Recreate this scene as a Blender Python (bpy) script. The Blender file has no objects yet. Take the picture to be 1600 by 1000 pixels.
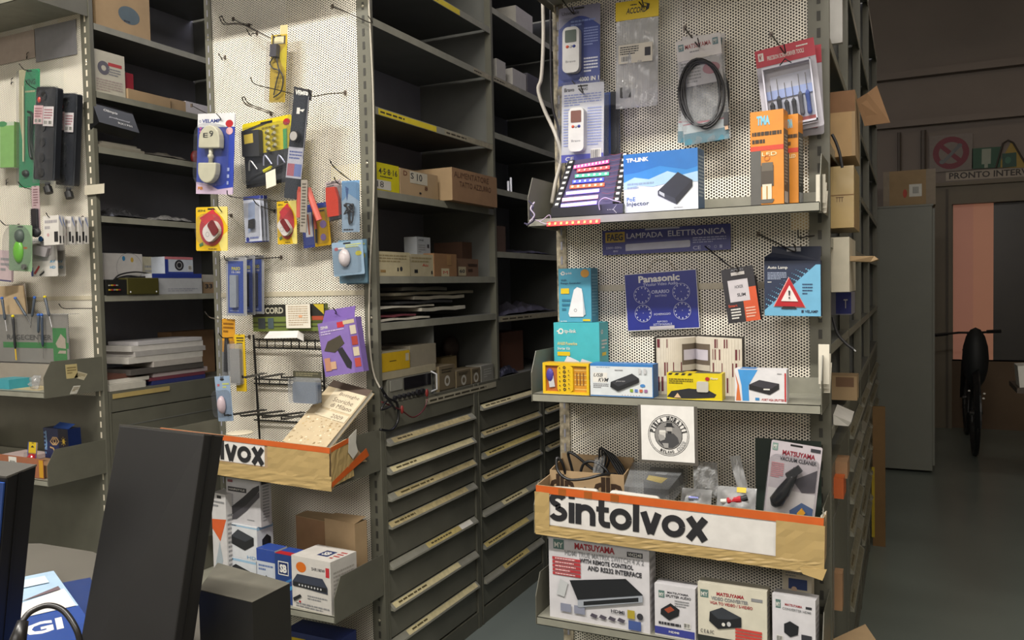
import bpy, math, random
from mathutils import Vector as V, Matrix
random.seed(7)
S = bpy.context.scene
COL = S.collection
# ---------------------------------------------------------------- camera
FPX, YAW, PIT, ROL, CH = 1284.5, .45026, .040107, -.020624, 1.5
_f = V((-math.sin(YAW)*math.cos(PIT), math.cos(YAW)*math.cos(PIT), -math.sin(PIT)))
_r0 = V((math.cos(YAW), math.sin(YAW), 0)); _u0 = _r0.cross(_f)
RT = _r0*math.cos(ROL)+_u0*math.sin(ROL); UP = _u0*math.cos(ROL)-_r0*math.sin(ROL)
CAM = V((0, 0, CH))
cd = bpy.data.cameras.new('camera'); cam = bpy.data.objects.new('camera', cd); COL.objects.link(cam)
cd.sensor_width = 36; cd.lens = FPX/1600*36; cd.clip_start = .05; cd.clip_end = 60
cam.matrix_world = Matrix(((RT.x, UP.x, -_f.x, 0), (RT.y, UP.y, -_f.y, 0), (RT.z, UP.z, -_f.z, CH), (0, 0, 0, 1)))
S.camera = cam
# ---------------------------------------------------------------- light and exposure
S.view_settings.view_transform = 'Standard'; S.view_settings.look = 'None'
S.view_settings.gamma = 1; S.view_settings.use_curve_mapping = False
S.view_settings.exposure = 0.15
w = bpy.data.worlds.new('world'); S.world = w; w.use_nodes = True
w.node_tree.nodes['Background'].inputs[0].default_value = (1, .93, .85, 1)
w.node_tree.nodes['Background'].inputs[1].default_value = .09
def area(name, loc, rot, sx, sy, p, col, spread=180):
    l = bpy.data.lights.new(name, 'AREA'); l.shape = 'RECTANGLE'; l.size = sx; l.size_y = sy; l.energy = p; l.color = col
    l.spread = math.radians(spread)
    o = bpy.data.objects.new(name, l); o.location = loc; o.rotation_euler = rot; COL.objects.link(o); return o
area('ceiling_tube_light', (-.55, .15, 4.1), (math.radians(12), 0, 0), 1.5, .16, 112, (1, .95, .87))
area('ceiling_tube_light', (-2.6, .15, 4.1), (math.radians(12), 0, 0), 1.5, .16, 112, (1, .95, .87))
area('ceiling_tube_light', (1.3, .6, 4.1), (0, 0, 0), 1.5, .16, 50, (1, .93, .84))  # unseen lamp added over the right side to brighten drawer fronts
area('front_fill_light', (-.8, -2.3, 2.9), (math.radians(58), 0, 0), 3.4, .9, 58, (1, .95, .9))  # added soft fill from behind the camera, not a real lamp
area('aisle_fill_light', (-1.36, 4.3, 4.0), (0, 0, 0), .2, 1.2, 16, (.74, .7, 1))  # invented cool fill above the aisle beside the right row
area('aisle_fill_light', (-2.82, 4.0, 4.0), (0, 0, 0), .2, 1.2, 9, (.9, .9, 1))  # same kind of added fill for the left aisle
area('back_fill_light', (.7, 8.2, 3.8), (0, 0, 0), .9, .3, 1.8, (1, .78, .6))  # weak fill added to lift the dark back wall

# ---------------------------------------------------------------- pixel to world
def ray(u, v): return _f + RT*((u-800)/FPX) - UP*((v-500)/FPX)
def P(u, v, Y=2.435): d = ray(u, v); return CAM + d*(Y/d.y)
def PX(u, v, X): d = ray(u, v); return CAM + d*(X/d.x)
def PZ(u, v, Z): d = ray(u, v); return CAM + d*((Z-CH)/d.z)
def PD(u, v, D): return CAM + ray(u, v)*D

# ---------------------------------------------------------------- materials
MATS = {}
def lin(h):
    h = h.lstrip('#'); c = [int(h[i:i+2], 16)/255 for i in (0, 2, 4)]
    return tuple(x/12.92 if x <= .04045 else ((x+.055)/1.055)**2.4 for x in c)
def M(h, rough=.6, metal=0, noise=.06, scale=30, emit=0, alpha=1, bump=0, clear=False, mul=1):
    k = (mul, h, rough, metal, noise, scale, emit, alpha, bump, clear)
    if k in MATS: return MATS[k]
    m = bpy.data.materials.new('m_'+h.lstrip('#')); m.use_nodes = True; MATS[k] = m
    nt = m.node_tree; b = nt.nodes['Principled BSDF']; c = tuple(x*mul for x in lin(h))
    b.inputs['Roughness'].default_value = rough; b.inputs['Metallic'].default_value = metal
    if clear:
        tr = nt.nodes.new('ShaderNodeBsdfTransparent'); mx = nt.nodes.new('ShaderNodeMixShader')
        lw = nt.nodes.new('ShaderNodeLayerWeight'); lw.inputs[0].default_value = .35
        mr = nt.nodes.new('ShaderNodeMapRange'); mr.inputs[3].default_value = alpha; mr.inputs[4].default_value = min(1, alpha+.38)
        nt.links.new(lw.outputs['Facing'], mr.inputs[0]); nt.links.new(mr.outputs[0], mx.inputs[0])
        nt.links.new(tr.outputs[0], mx.inputs[1]); nt.links.new(b.outputs[0], mx.inputs[2])
        nt.links.new(mx.outputs[0], nt.nodes['Material Output'].inputs[0])
        b.inputs['Base Color'].default_value = (*c, 1)
    else:
        tc = nt.nodes.new('ShaderNodeTexCoord'); n = nt.nodes.new('ShaderNodeTexNoise')
        n.inputs['Scale'].default_value = scale; n.inputs['Detail'].default_value = 4
        nt.links.new(tc.outputs['Object'], n.inputs['Vector'])
        r = nt.nodes.new('ShaderNodeMapRange'); r.inputs[1].default_value = .3; r.inputs[2].default_value = .7
        r.inputs[3].default_value = 1-noise; r.inputs[4].default_value = 1+noise
        nt.links.new(n.outputs[0], r.inputs[0])
        mx = nt.nodes.new('ShaderNodeVectorMath'); mx.operation = 'SCALE'; mx.inputs[0].default_value = c
        nt.links.new(r.outputs[0], mx.inputs['Scale']); nt.links.new(mx.outputs[0], b.inputs['Base Color'])
        if emit:
            b.inputs['Emission Color'].default_value = (*c, 1); b.inputs['Emission Strength'].default_value = emit
        if alpha < 1: b.inputs['Alpha'].default_value = alpha
        if bump:
            bm = nt.nodes.new('ShaderNodeBump'); bm.inputs['Strength'].default_value = bump; bm.inputs['Distance'].default_value = .004
            n2 = nt.nodes.new('ShaderNodeTexNoise'); n2.inputs['Scale'].default_value = scale*1.7
            nt.links.new(tc.outputs['Object'], n2.inputs['Vector']); nt.links.new(n2.outputs[0], bm.inputs['Height'])
            nt.links.new(bm.outputs[0], b.inputs['Normal'])
    return m
def PM(base):
    """perforated sheet steel: staggered round holes cut through the sheet"""
    m = bpy.data.materials.new('perforated_sheet'); m.use_nodes = True
    nt = m.node_tree; N = nt.nodes; L = nt.links; b = N['Principled BSDF']
    b.inputs['Roughness'].default_value = .45
    tc = N.new('ShaderNodeTexCoord'); sx = N.new('ShaderNodeSeparateXYZ'); L.new(tc.outputs['Object'], sx.inputs[0])
    def mth(op, a, c=None):
        n = N.new('ShaderNodeMath'); n.operation = op
        for i, q in enumerate((a, c)):
            if q is None: continue
            if isinstance(q, (int, float)): n.inputs[i].default_value = q
            else: L.new(q, n.inputs[i])
        return n.outputs[0]
    cx, cz = .0150, .0087
    def lat(ox, oz):
        fx = mth('SUBTRACT', mth('FRACT', mth('ADD', mth('DIVIDE', sx.outputs[0], cx), 100+ox)), .5)
        fz = mth('SUBTRACT', mth('FRACT', mth('ADD', mth('DIVIDE', sx.outputs[2], cz), 100+oz)), .5)
        X = mth('MULTIPLY', fx, cx); Z = mth('MULTIPLY', fz, cz)
        return mth('SQRT', mth('ADD', mth('MULTIPLY', X, X), mth('MULTIPLY', Z, Z)))
    d = mth('MINIMUM', lat(0, 0), lat(.5, .5)); hole = mth('LESS_THAN', d, .0028)
    n = N.new('ShaderNodeTexNoise'); n.inputs['Scale'].default_value = 5; n.inputs['Detail'].default_value = 5
    L.new(tc.outputs['Object'], n.inputs['Vector'])
    r = N.new('ShaderNodeMapRange'); r.inputs[1].default_value = .3; r.inputs[2].default_value = .7; r.inputs[3].default_value = .9; r.inputs[4].default_value = 1.06
    L.new(n.outputs[0], r.inputs[0])
    vm = N.new('ShaderNodeVectorMath'); vm.operation = 'SCALE'; vm.inputs[0].default_value = lin(base)
    L.new(r.outputs[0], vm.inputs['Scale']); L.new(vm.outputs[0], b.inputs['Base Color'])
    tr = N.new('ShaderNodeBsdfTransparent'); mx = N.new('ShaderNodeMixShader')
    L.new(hole, mx.inputs[0]); L.new(b.outputs[0], mx.inputs[1]); L.new(tr.outputs[0], mx.inputs[2])
    L.new(mx.outputs[0], N['Material Output'].inputs[0])
    return m
STEEL = M('#5f5e53', .45, .0, .08, 12); DSTEEL = M('#62635f', .45, 0, .1, 8); LIP = M('#838276', .4, 0, .1, 20)  # LIP is steel made paler, light on lips and trays put into its colour
CAVE = M('#8c8c96', .6, 0, .1, 5); BLACK = M('#1b1b1c', .4); WHITE = M('#e6e4dd', .5, mul=.78); WIRE = M('#2a2623', .35, .3)
CARD = M('#a98f6c', .8, 0, .07, 14, bump=.15, mul=.85); CARDD = M('#8a6a4c', .8, 0, .1, 14, bump=.2); TAPE = M('#b39a68', .28, 0, .05, 9, bump=.25, mul=.85)
CLR = M('#5c6066', .1, clear=True, alpha=.05); CLR2 = M('#a4a7aa', .15, clear=True, alpha=.22); CLR3 = M('#c4c6c8', .14, clear=True, alpha=.42)
PAPER = M('#e3ddcd', .75, 0, .04, mul=.78)

# ---------------------------------------------------------------- mesh building
TXT = {}
def text_geo(s, bold):
    k = (s, bold)
    if k not in TXT:
        c = bpy.data.curves.new('t', 'FONT'); c.body = s; c.resolution_u = 2; c.offset = .012*bold
        o = bpy.data.objects.new('t', c); me = bpy.data.meshes.new_from_object(o)
        vs = [v.co.copy() for v in me.vertices]; fs = [tuple(p.vertices) for p in me.polygons]
        bpy.data.objects.remove(o); bpy.data.curves.remove(c); bpy.data.meshes.remove(me)
        if vs:
            x0 = min(v.x for v in vs); x1 = max(v.x for v in vs); y0 = min(v.y for v in vs); y1 = max(v.y for v in vs)
        else: x0 = y0 = 0; x1 = y1 = 1
        TXT[k] = (vs, fs, x0, x1, y0, y1)
    return TXT[k]
class MB:
    def __init__(s): s.v = []; s.f = []; s.m = []; s.mats = []
    def mi(s, m):
        if m not in s.mats: s.mats.append(m)
        return s.mats.index(m)
    def add(s, vs, fs, m):
        o = len(s.v); s.v += [V(v) for v in vs]; i = s.mi(m)
        for f in fs: s.f.append(tuple(o+a for a in f)); s.m.append(i)
        return s
    def hexa(s, q, r, m):
        """two matching quads (4 points each)"""
        return s.add(list(q)+list(r), [(0, 1, 2, 3), (7, 6, 5, 4), (0, 4, 5, 1), (1, 5, 6, 2), (2, 6, 7, 3), (3, 7, 4, 0)], m)
    def box(s, a, b, m):
        (x0, y0, z0), (x1, y1, z1) = a, b
        return s.hexa([(x0, y0, z0), (x1, y0, z0), (x1, y0, z1), (x0, y0, z1)], [(x0, y1, z0), (x1, y1, z0), (x1, y1, z1), (x0, y1, z1)], m)
    def prism(s, pts, ext, m):
        n = len(pts); e = V(ext); a = [V(p) for p in pts]
        return s.add(a+[p+e for p in a], [tuple(range(n)), tuple(range(2*n-1, n-1, -1))]+[(i, i+n, (i+1) % n+n, (i+1) % n) for i in range(n)], m)
    def tube(s, pts, r, m, n=6, closed=False, flat=1):
        pts = [V(p) for p in pts]; k = len(pts); rings = []; prev = None
        for i, p in enumerate(pts):
            a = pts[(i-1) % k] if closed or i > 0 else p; b = pts[(i+1) % k] if closed or i < k-1 else p
            t = (b-a).normalized() if (b-a).length > 1e-9 else V((0, 0, 1))
            if prev is None: prev = t.orthogonal().normalized()
            nn = (prev-t*prev.dot(t)); nn = nn.normalized() if nn.length > 1e-6 else t.orthogonal().normalized(); prev = nn
            bb = t.cross(nn); rr = r[i] if isinstance(r, (list, tuple)) else r
            rings.append([p+nn*(rr*math.cos(2*math.pi*j/n))+bb*(rr*flat*math.sin(2*math.pi*j/n)) for j in range(n)])
        vs = [q for g in rings for q in g]; fs = []
        for i in range(k if closed else k-1):
            A = i*n; B = ((i+1) % k)*n
            for j in range(n): fs.append((A+j, A+(j+1) % n, B+(j+1) % n, B+j))
        if not closed: fs += [tuple(range(n-1, -1, -1)), tuple((k-1)*n+j for j in range(n))]
        return s.add(vs, fs, m)
    def ell(s, c, ax, ay, az, m, nu=14, nv=8, lo=-1.0):
        """ellipsoid (or its cap from lo) with half-axes ax, ay, az (vectors)"""
        c = V(c); vs = []; fs = []; t0 = math.asin(max(-1, lo))
        for i in range(nv+1):
            t = t0+(math.pi/2-t0)*i/nv
            for j in range(nu):
                a = 2*math.pi*j/nu; vs.append(c+ax*(math.cos(t)*math.cos(a))+ay*(math.cos(t)*math.sin(a))+az*math.sin(t))
        for i in range(nv):
            for j in range(nu): fs.append((i*nu+j, i*nu+(j+1) % nu, (i+1)*nu+(j+1) % nu, (i+1)*nu+j))
        fs.append(tuple(range(nu-1, -1, -1)))
        return s.add(vs, fs, m)
def catmull(pts, n=8):
    pts = [V(p) for p in pts]; out = []
    for i in range(len(pts)-1):
        p0 = pts[max(i-1, 0)]; p1 = pts[i]; p2 = pts[i+1]; p3 = pts[min(i+2, len(pts)-1)]
        for k in range(n):
            t = k/n; out.append(.5*((2*p1)+(p2-p0)*t+(2*p0-5*p1+4*p2-p3)*t*t+(3*p1-p0-3*p2+p3)*t**3))
    return out+[pts[-1]]
class Fr:
    """a flat face: origin bottom left, unit X and Z, width and height; printing goes on it in 0..1 coordinates"""
    def __init__(s, o, X, Z, W, H): s.o = V(o); s.X = V(X).normalized(); s.Z = V(Z).normalized(); s.n = s.X.cross(s.Z); s.W = W; s.H = H; s.k = 0
    def p(s, a, b, d=0): return s.o+s.X*(a*s.W)+s.Z*(b*s.H)+s.n*d
    def sub(s, a0, b0, a1, b1, d=0): return Fr(s.p(a0, b0, d), s.X, s.Z, s.W*(a1-a0), s.H*(b1-b0))
    def lay(s): s.k += 1; return .00025+.00018*s.k
def prt(mb, F, *ops):
    for op in ops:
        t = op[0]; d = F.lay()
        if t == 'r':      # rect x0 y0 x1 y1 mat
            _, a, b, c, e, m = op; mb.add([F.p(a, b, d), F.p(c, b, d), F.p(c, e, d), F.p(a, e, d)], [(0, 1, 2, 3)], m)
        elif t == 'p':    # polygon pts mat
            mb.add([F.p(x, y, d) for x, y in op[1]], [tuple(range(len(op[1])))], op[2])
        elif t == 'c':    # ellipse cx cy rx(in W) ry(in H) mat
            _, a, b, rx, ry, m = op; mb.add([F.p(a+rx*math.cos(i*math.pi/12), b+ry*math.sin(i*math.pi/12), d) for i in range(24)], [tuple(range(24))], m)
        elif t == 'o':    # ring cx cy r_out(metres) r_in mat
            _, a, b, ro, ri, m = op; n = 28; c = F.p(a, b, d)
            mb.add([c+F.X*(q*math.cos(i*2*math.pi/n))+F.Z*(q*math.sin(i*2*math.pi/n)) for q in (ri, ro) for i in range(n)],
                   [(i, (i+1) % n, (i+1) % n+n, i+n)[::-1] for i in range(n)], m)
        elif t == 't':    # text x0 y0 x1 y1 string mat [bold] [slant]
            _, a, b, c, e, st, m = op[:7]; bold = op[7] if len(op) > 7 else 1; sl = op[8] if len(op) > 8 else 0
            vs, fs, x0, x1, y0, y1 = text_geo(st, bold)
            if vs: mb.add([F.p(a+(c-a)*(v.x-x0)/(x1-x0)+sl*(v.y-y0)/(y1-y0), b+(e-b)*(v.y-y0)/(y1-y0), d) for v in vs], fs, m)
        elif t == 'l':    # small print: x0 y0 x1 y1 n mat
            _, a, b, c, e, n, m = op; rr = random.Random(int(1e4*(a+b*3+c*7)+n)); hh = (e-b)/n
            for i in range(n):
                x = a; end = c if i < n-1 else a+(c-a)*rr.uniform(.4, .9); y = e-hh*(i+.75)
                while x < end:
                    x2 = min(end, x+(c-a)*rr.uniform(.05, .16)); mb.add([F.p(x, y, d), F.p(x2, y, d), F.p(x2, y+hh*.5, d), F.p(x, y+hh*.5, d)], [(0, 1, 2, 3)], m); x = x2+(c-a)*.02
        elif t == 'b':    # bar code x0 y0 x1 y1
            _, a, b, c, e = op; rr = random.Random(int(a*1000+b*77)); x = a; mb.add([F.p(a, b, d), F.p(c, b, d), F.p(c, e, d), F.p(a, e, d)], [(0, 1, 2, 3)], WHITE); d += .0002
            x = a+(c-a)*.06
            while x < c-(c-a)*.1:
                x2 = x+(c-a)*rr.uniform(.02, .06); mb.add([F.p(x, b+(e-b)*.15, d), F.p(x2, b+(e-b)*.15, d), F.p(x2, e-(e-b)*.1, d), F.p(x, e-(e-b)*.1, d)], [(0, 1, 2, 3)], BLACK); x = x2+(c-a)*rr.uniform(.02, .06)
    return mb
def put(name, mb, parent=None, label=None, cat=None, group=None, kind=None, smooth=False, bevel=0):
    xs = [v.x for v in mb.v]; ys = [v.y for v in mb.v]; zs = [v.z for v in mb.v]
    o0 = V(((min(xs)+max(xs))/2, (min(ys)+max(ys))/2, min(zs)))
    me = bpy.data.meshes.new(name); me.from_pydata([v-o0 for v in mb.v], [], mb.f)
    for m in mb.mats: me.materials.append(m)
    me.polygons.foreach_set('material_index', mb.m)
    if smooth or name in ('clear_bag', 'plastic_bag'): me.polygons.foreach_set('use_smooth', [True]*len(me.polygons))
    me.update(); o = bpy.data.objects.new(name, me); COL.objects.link(o)
    if parent is not None: o.parent = parent; o.location = o0-wloc(parent)
    else: o.location = o0
    if bevel:
        b = o.modifiers.new('bevel', 'BEVEL'); b.width = bevel; b.segments = 2; b.limit_method = 'ANGLE'
    tag(o, label, cat, group, kind); return o
def wloc(o):
    l = o.location.copy()
    while o.parent: o = o.parent; l += o.location
    return l
def tag(o, label=None, cat=None, group=None, kind=None):
    for k, x in (('label', label), ('category', cat), ('group', group), ('kind', kind)):
        if x: o[k] = x
def E(name, label, cat, loc, group=None, kind=None):
    o = bpy.data.objects.new(name, None); o.empty_display_size = .05; o.location = loc; COL.objects.link(o); tag(o, label, cat, group, kind); return o
def slab(F, t, m, back=True):
    """solid plate behind the face F, t thick"""
    mb = MB(); q = [F.p(0, 0), F.p(1, 0), F.p(1, 1), F.p(0, 1)]; return mb.hexa(q, [p-F.n*t for p in q], m)
def rslab(mb, F, a0, b0, a1, b1, d0, d1, m, r=.12, n=4):
    """rounded plate between depths d0 and d1 in front of F"""
    w = (a1-a0)*F.W; h = (b1-b0)*F.H; rr = min(w, h)*r; pts = []
    for cx, cy, s0 in ((w-rr, h-rr, 0), (rr, h-rr, 1), (rr, rr, 2), (w-rr, rr, 3)):
        for i in range(n+1):
            a = (s0+i/n)*math.pi/2; pts.append((cx+rr*math.cos(a), cy+rr*math.sin(a)))
    P0 = F.p(a0, b0, d1); return mb.prism([P0+F.X*x+F.Z*y for x, y in pts], -F.n*(d1-d0), m)
def dome(mb, F, cx, cy, rx, ry, d, m, n=16):
    c = F.p(cx, cy, 0); return mb.ell(c, F.X*rx*F.W, F.Z*ry*F.H, F.n*d, m, n, 5, 0)
def FY(TL, TR, BL, Y=2.38, Yr=None, zb=None):
    """face seen at these pixels on the plane y = Y (or turning to Yr at its right edge); zb stands it upright on that height"""
    Yr = Y if Yr is None else Yr; a = P(*TL, Y); b = P(*TR, Yr); c = P(*BL, Y)
    if zb is not None:
        X = V((b.x-a.x, b.y-a.y, 0)); return Fr((a.x, a.y, zb), X, (0, 0, 1), X.length, a.z-zb)
    X = (b-a); Z = (a-c); W = X.length; X.normalize(); Z = Z-X*Z.dot(X); H = Z.length; return Fr(a-Z, X, Z, W, H)
def FX(TL, TR, BL, X, zb=None):
    a = PX(*TL, X); b = PX(*TR, X); c = PX(*BL, X); zb = c.z if zb is None else zb
    return Fr((X, a.y, zb), (0, 1, 0), (0, 0, 1), b.y-a.y, max(a.z, b.z)-zb)
def sideF(F, dep): return Fr(F.p(1, 0), -F.n, F.Z, dep, F.H)
def topF(F, dep): return Fr(F.p(0, 1), F.X, -F.n, F.W, dep)
# ================================================================ the setting
Y0 = 2.435
X1L, X1R, X2L, X2R, X3L, X3R = -3.95, -3.149, -2.487, -1.706, -1.011, -.195
def st(name, a, b, m): return put(name, MB().box(a, b, m), kind='structure')
FLOORM = M('#6d756f', .32, 0, .14, 1.3); WALLM = M('#746b64', .85, 0, .08, 1.5); CEILM = M('#dcd7cc', .9)
st('floor', (-6, -2.6, -.05), (2.4, 9.5, 0), FLOORM)
st('ceiling', (-6, -2.6, 4.4), (2.4, 9.5, 4.5), CEILM)
WLIT = M('#cfc8bc', .85)
st('wall_left', (-6.1, -2.6, 0), (-6, 9.5, 4.4), WLIT)
st('wall_right', (2.3, -2.6, 0), (2.4, 9.3, 4.4), M('#a39a8e', .85))
st('wall_front', (-6, -2.7, 0), (2.4, -2.6, 4.4), WLIT)
mb = MB(); gx0, gx1 = P(1487, 400, 9.3).x, P(1487, 400, 9.3).x+1.05; gz0, gz1 = P(1487, 562, 9.3).z, P(1487, 320, 9.3).z
mb.box((-6, 9.3, 0), (gx0, 9.5, 4.4), WALLM); mb.box((gx1, 9.3, 0), (2.4, 9.5, 4.4), WALLM)
mb.box((gx0, 9.3, gz1), (gx1, 9.5, 4.4), WALLM); mb.box((gx0, 9.3, 0), (gx1, 9.5, gz0), M('#5f4c38', .7, 0, .1, 3)); put('wall_back', mb, kind='structure')
mb = MB(); tm = M('#6b6252', .6, 0, .08, 3); jx = P(1460, 400, 9.3).x
mb.box((jx, 9.24, 0), (gx0, 9.3, gz1+.18), tm); mb.box((gx0, 9.24, gz1), (gx1+.1, 9.3, gz1+.18), tm); mb.box((jx-.04, 9.2, gz1+.18), (gx1+.1, 9.3, gz1+.215), tm)
mb.box((jx+.1, 9.225, 0), (jx+.12, 9.24, gz1+.15), M('#4a4238')); put('trim_1', mb, kind='structure')
px1 = P(1553, 400, 9.3).x
wi = put('window_1', MB().box((gx0, 9.30, gz0), (gx0+.012, 9.36, gz1), tm).box((gx0, 9.30, gz0-.01), (gx1, 9.36, gz0), tm), kind='structure')
put('lit_pane', MB().box((gx0+.012, 9.35, gz0), (gx0+.13+.06, 9.36, gz1), M('#8f604e', .5, 0, .05, 3, emit=.4)).box((gx0+.19, 9.35, gz0), (px1, 9.36, gz1), M('#96664f', .5, 0, .05, 3, emit=.4)), wi)
put('dark_pane', MB().box((px1, 9.35, gz0), (gx1, 9.36, gz1), M('#2c2724', .35, 0, .2, 2)), wi)  # shadowed stretch of glass, its shade put into a dark colour
bz = P(1600, 100, 9.3).z
put('trim_2', MB().box((-.6, 9.22, bz-.5), (2.3, 9.3, bz-.44), WALLM).box((-.6, 9.2, bz-.02), (2.3, 9.3, bz+.05), WALLM), kind='structure')
for i, u in enumerate((1405, 1443)):
    x = P(u, 200, 9.25).x; put('conduit_pipe', MB().tube([(x, 9.25, .1), (x, 9.25, bz-.55)], .018+.008*i, M('#4c443d', .6)), label='dark vertical conduit pipe on back wall, '+('nearer the shelving row' if i == 0 else 'nearer the hazard signs'), cat='pipe')

# ================================================================ shelving rows
def slots(F, z0, z1, m, pitch=.046, h=.026):
    mb = MB(); z = z0
    while z < z1:
        d = .0012; x0, x1 = F.W*.42, F.W*.6
        a = F.o+F.X*x0+F.Z*(z-F.o.z)+F.n*d; b = F.o+F.X*x1+F.Z*(z-F.o.z)+F.n*d
        mb.add([a, b, b+F.Z*h, a+F.Z*h], [(0, 1, 2, 3)], m); z += pitch
    return mb
def tray(par, x0, x1, yf, z0, t=.024, bh=.148, m=None):
    m = m or LIP; mb = MB(); yb = Y0-.0078
    mb.box((x0+.002, yf, z0+t-.002), (x1-.002, yb, z0+t), m); mb.box((x0+.002, yf, z0), (x1-.002, yf+.002, z0+t), m); mb.box((x0+.002, yf, z0), (x1-.002, yf+.02, z0+.002), m)
    mb.box((x0, yb-.002, z0+t), (x1, yb, z0+.07), m)
    o = put('tray', mb, par)
    for x in (x0-.002, x1):
        mb = MB().prism([(x, yb+.0, z0), (x, yf, z0), (x, yf, z0+bh*.58), (x, yf+.035, z0+bh), (x, yb, z0+bh)], (.002, 0, 0), STEEL)  # brackets in darker STEEL, their shade put into the colour
        put('tray_bracket', mb, par)
PERF = PM('#ece6d8')
PEEL = M('#8c8370', .6, 0, .75, 45)
RACKS = {}
def rack(i, xl, xr, pm_z0, trays, label, slotm, yf, side):
    r = E('end_display_rack', label, 'display rack', ((xl+xr)/2, Y0, 0), 'perforated end racks of the shelving rows'); RACKS[i] = r
    put('perforated_panel', MB().box((xl+.02, Y0, pm_z0), (xr-.02, Y0+.0012, 2.98), PERF), r)
    if pm_z0 > .2: put('plain_panel', MB().box((xl+.02, Y0, .06), (xr-.02, Y0+.0012, pm_z0), STEEL), r)
    for s, x in ((0, xl), (1, xr-.055)):
        w = .034 if s == 0 else .055
        if s == 0: x = xl
        u = put('upright', MB().box((x, Y0-.006, 0), (x+w, Y0-.003, 3.0), PEEL if (i == 3 and s == 0) else STEEL).box((x if s == 0 else x+w-.003, Y0-.003, 0), (x+.003 if s == 0 else x+w, Y0+.0125, 3.0), STEEL), r)
        F = Fr((x, Y0-.006, 0), (1, 0, 0), (0, 0, 1), w, 3); mm = slots(F, .05, 2.9, slotm if s else CAVE)
        put('slot_row', mm, u)
        for q in range(5): put('bolt', MB().ell(V((x+w*.5, Y0-.006, .3+q*.55)), V((.006, 0, 0)), V((0, 0, .006)), V((0, -.004, 0)), M('#a5a08e', .3, .5), 8, 3, 0), u)
    zc = P(495, 459).z; put('crossbar', MB().box((xl+.03, Y0-.003, zc-.008), (xr-.03, Y0-.0005, zc+.01), M('#b5ad98', .5)), r)
    for z in trays: tray(r, xl+.006, xr-.006, yf-(.22 if z == 2.36 else 0), z)  # deeper top tray of the right rack is unseen, added to shade its panel
    return r
rack(1, X1L, X1R, 1.06, (2.69, 1.087, .726), 'leftmost end rack with perforated cream panel and a solid olive lower part', M('#d6cdb9'), 2.158, 1)
rack(2, X2L, X2R, .06, (2.69, .852, .398), 'middle end rack with perforated cream panel hung with blister packs and wire hooks', M('#33322d'), 2.146, 1)
rack(3, X3L, X3R, .06, (2.36, 1.675, 1.16, .765, .49), 'right end rack with perforated cream panel and grey metal trays of small boxes', M('#33322d'), 2.205, 1)
LABY = [M('#b5a468', .6, 0, .15, 60), M('#a89a70', .6, 0, .2, 60), M('#c4b98f', .6, 0, .12, 60), M('#9b7a4a', .6, 0, .2, 50)]
def bay(xl, xr, y0, y1, zs, label, labs=(), ztop=3.0, zbot=1.08, m=DSTEEL):
    b = E('shelving_bay', label, 'shelving', ((xl+xr)/2, (y0+y1)/2, 0), 'metal shelving bays of the rows')
    xm = (xl+xr)/2-.0
    put('back_panel', MB().box((xm-.002, y0, zbot), (xm, y1, ztop), CAVE), b)
    put('side_panel', MB().box((xl, y1-.002, zbot), (xr-.001, y1, ztop), m), b)
    put('upright', MB().box((xr-.03, y1-.02, zbot), (xr+.001, y1-.0005, ztop), STEEL), b)
    put('far_side_panel', MB().box((xl, y0, zbot), (xl+.002, y1, ztop), m), b)
    for z in tuple(zs)+(2.995,):  # topmost shelf is an unseen addition that blocks ceiling light
        s = put('shelf', MB().box((xm, y0+.002, z-.003), (xr-.004, y1-.02, z), m).box((xr-.004, y0+.002, z-.027), (xr-.001, y1-.02, z), LIP), b)
        for (zz, a, c, mm, t) in labs:
            if abs(zz-z) < .01:
                F = Fr((xr-.001, y0+(y1-y0)*a, z-.025), (0, 1, 0), (0, 0, 1), (y1-y0)*(c-a), .022)
                l = MB(); prt(l, F, ('r', 0, 0, 1, 1, mm)); prt(l, F, ('l', .03, .2, .97, .8, 1, M('#3a3426')) if not t else ('t', .03, .2, .95, .85, t, M('#3a3426'))); put('label_strip', l, s)
    return b
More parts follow.
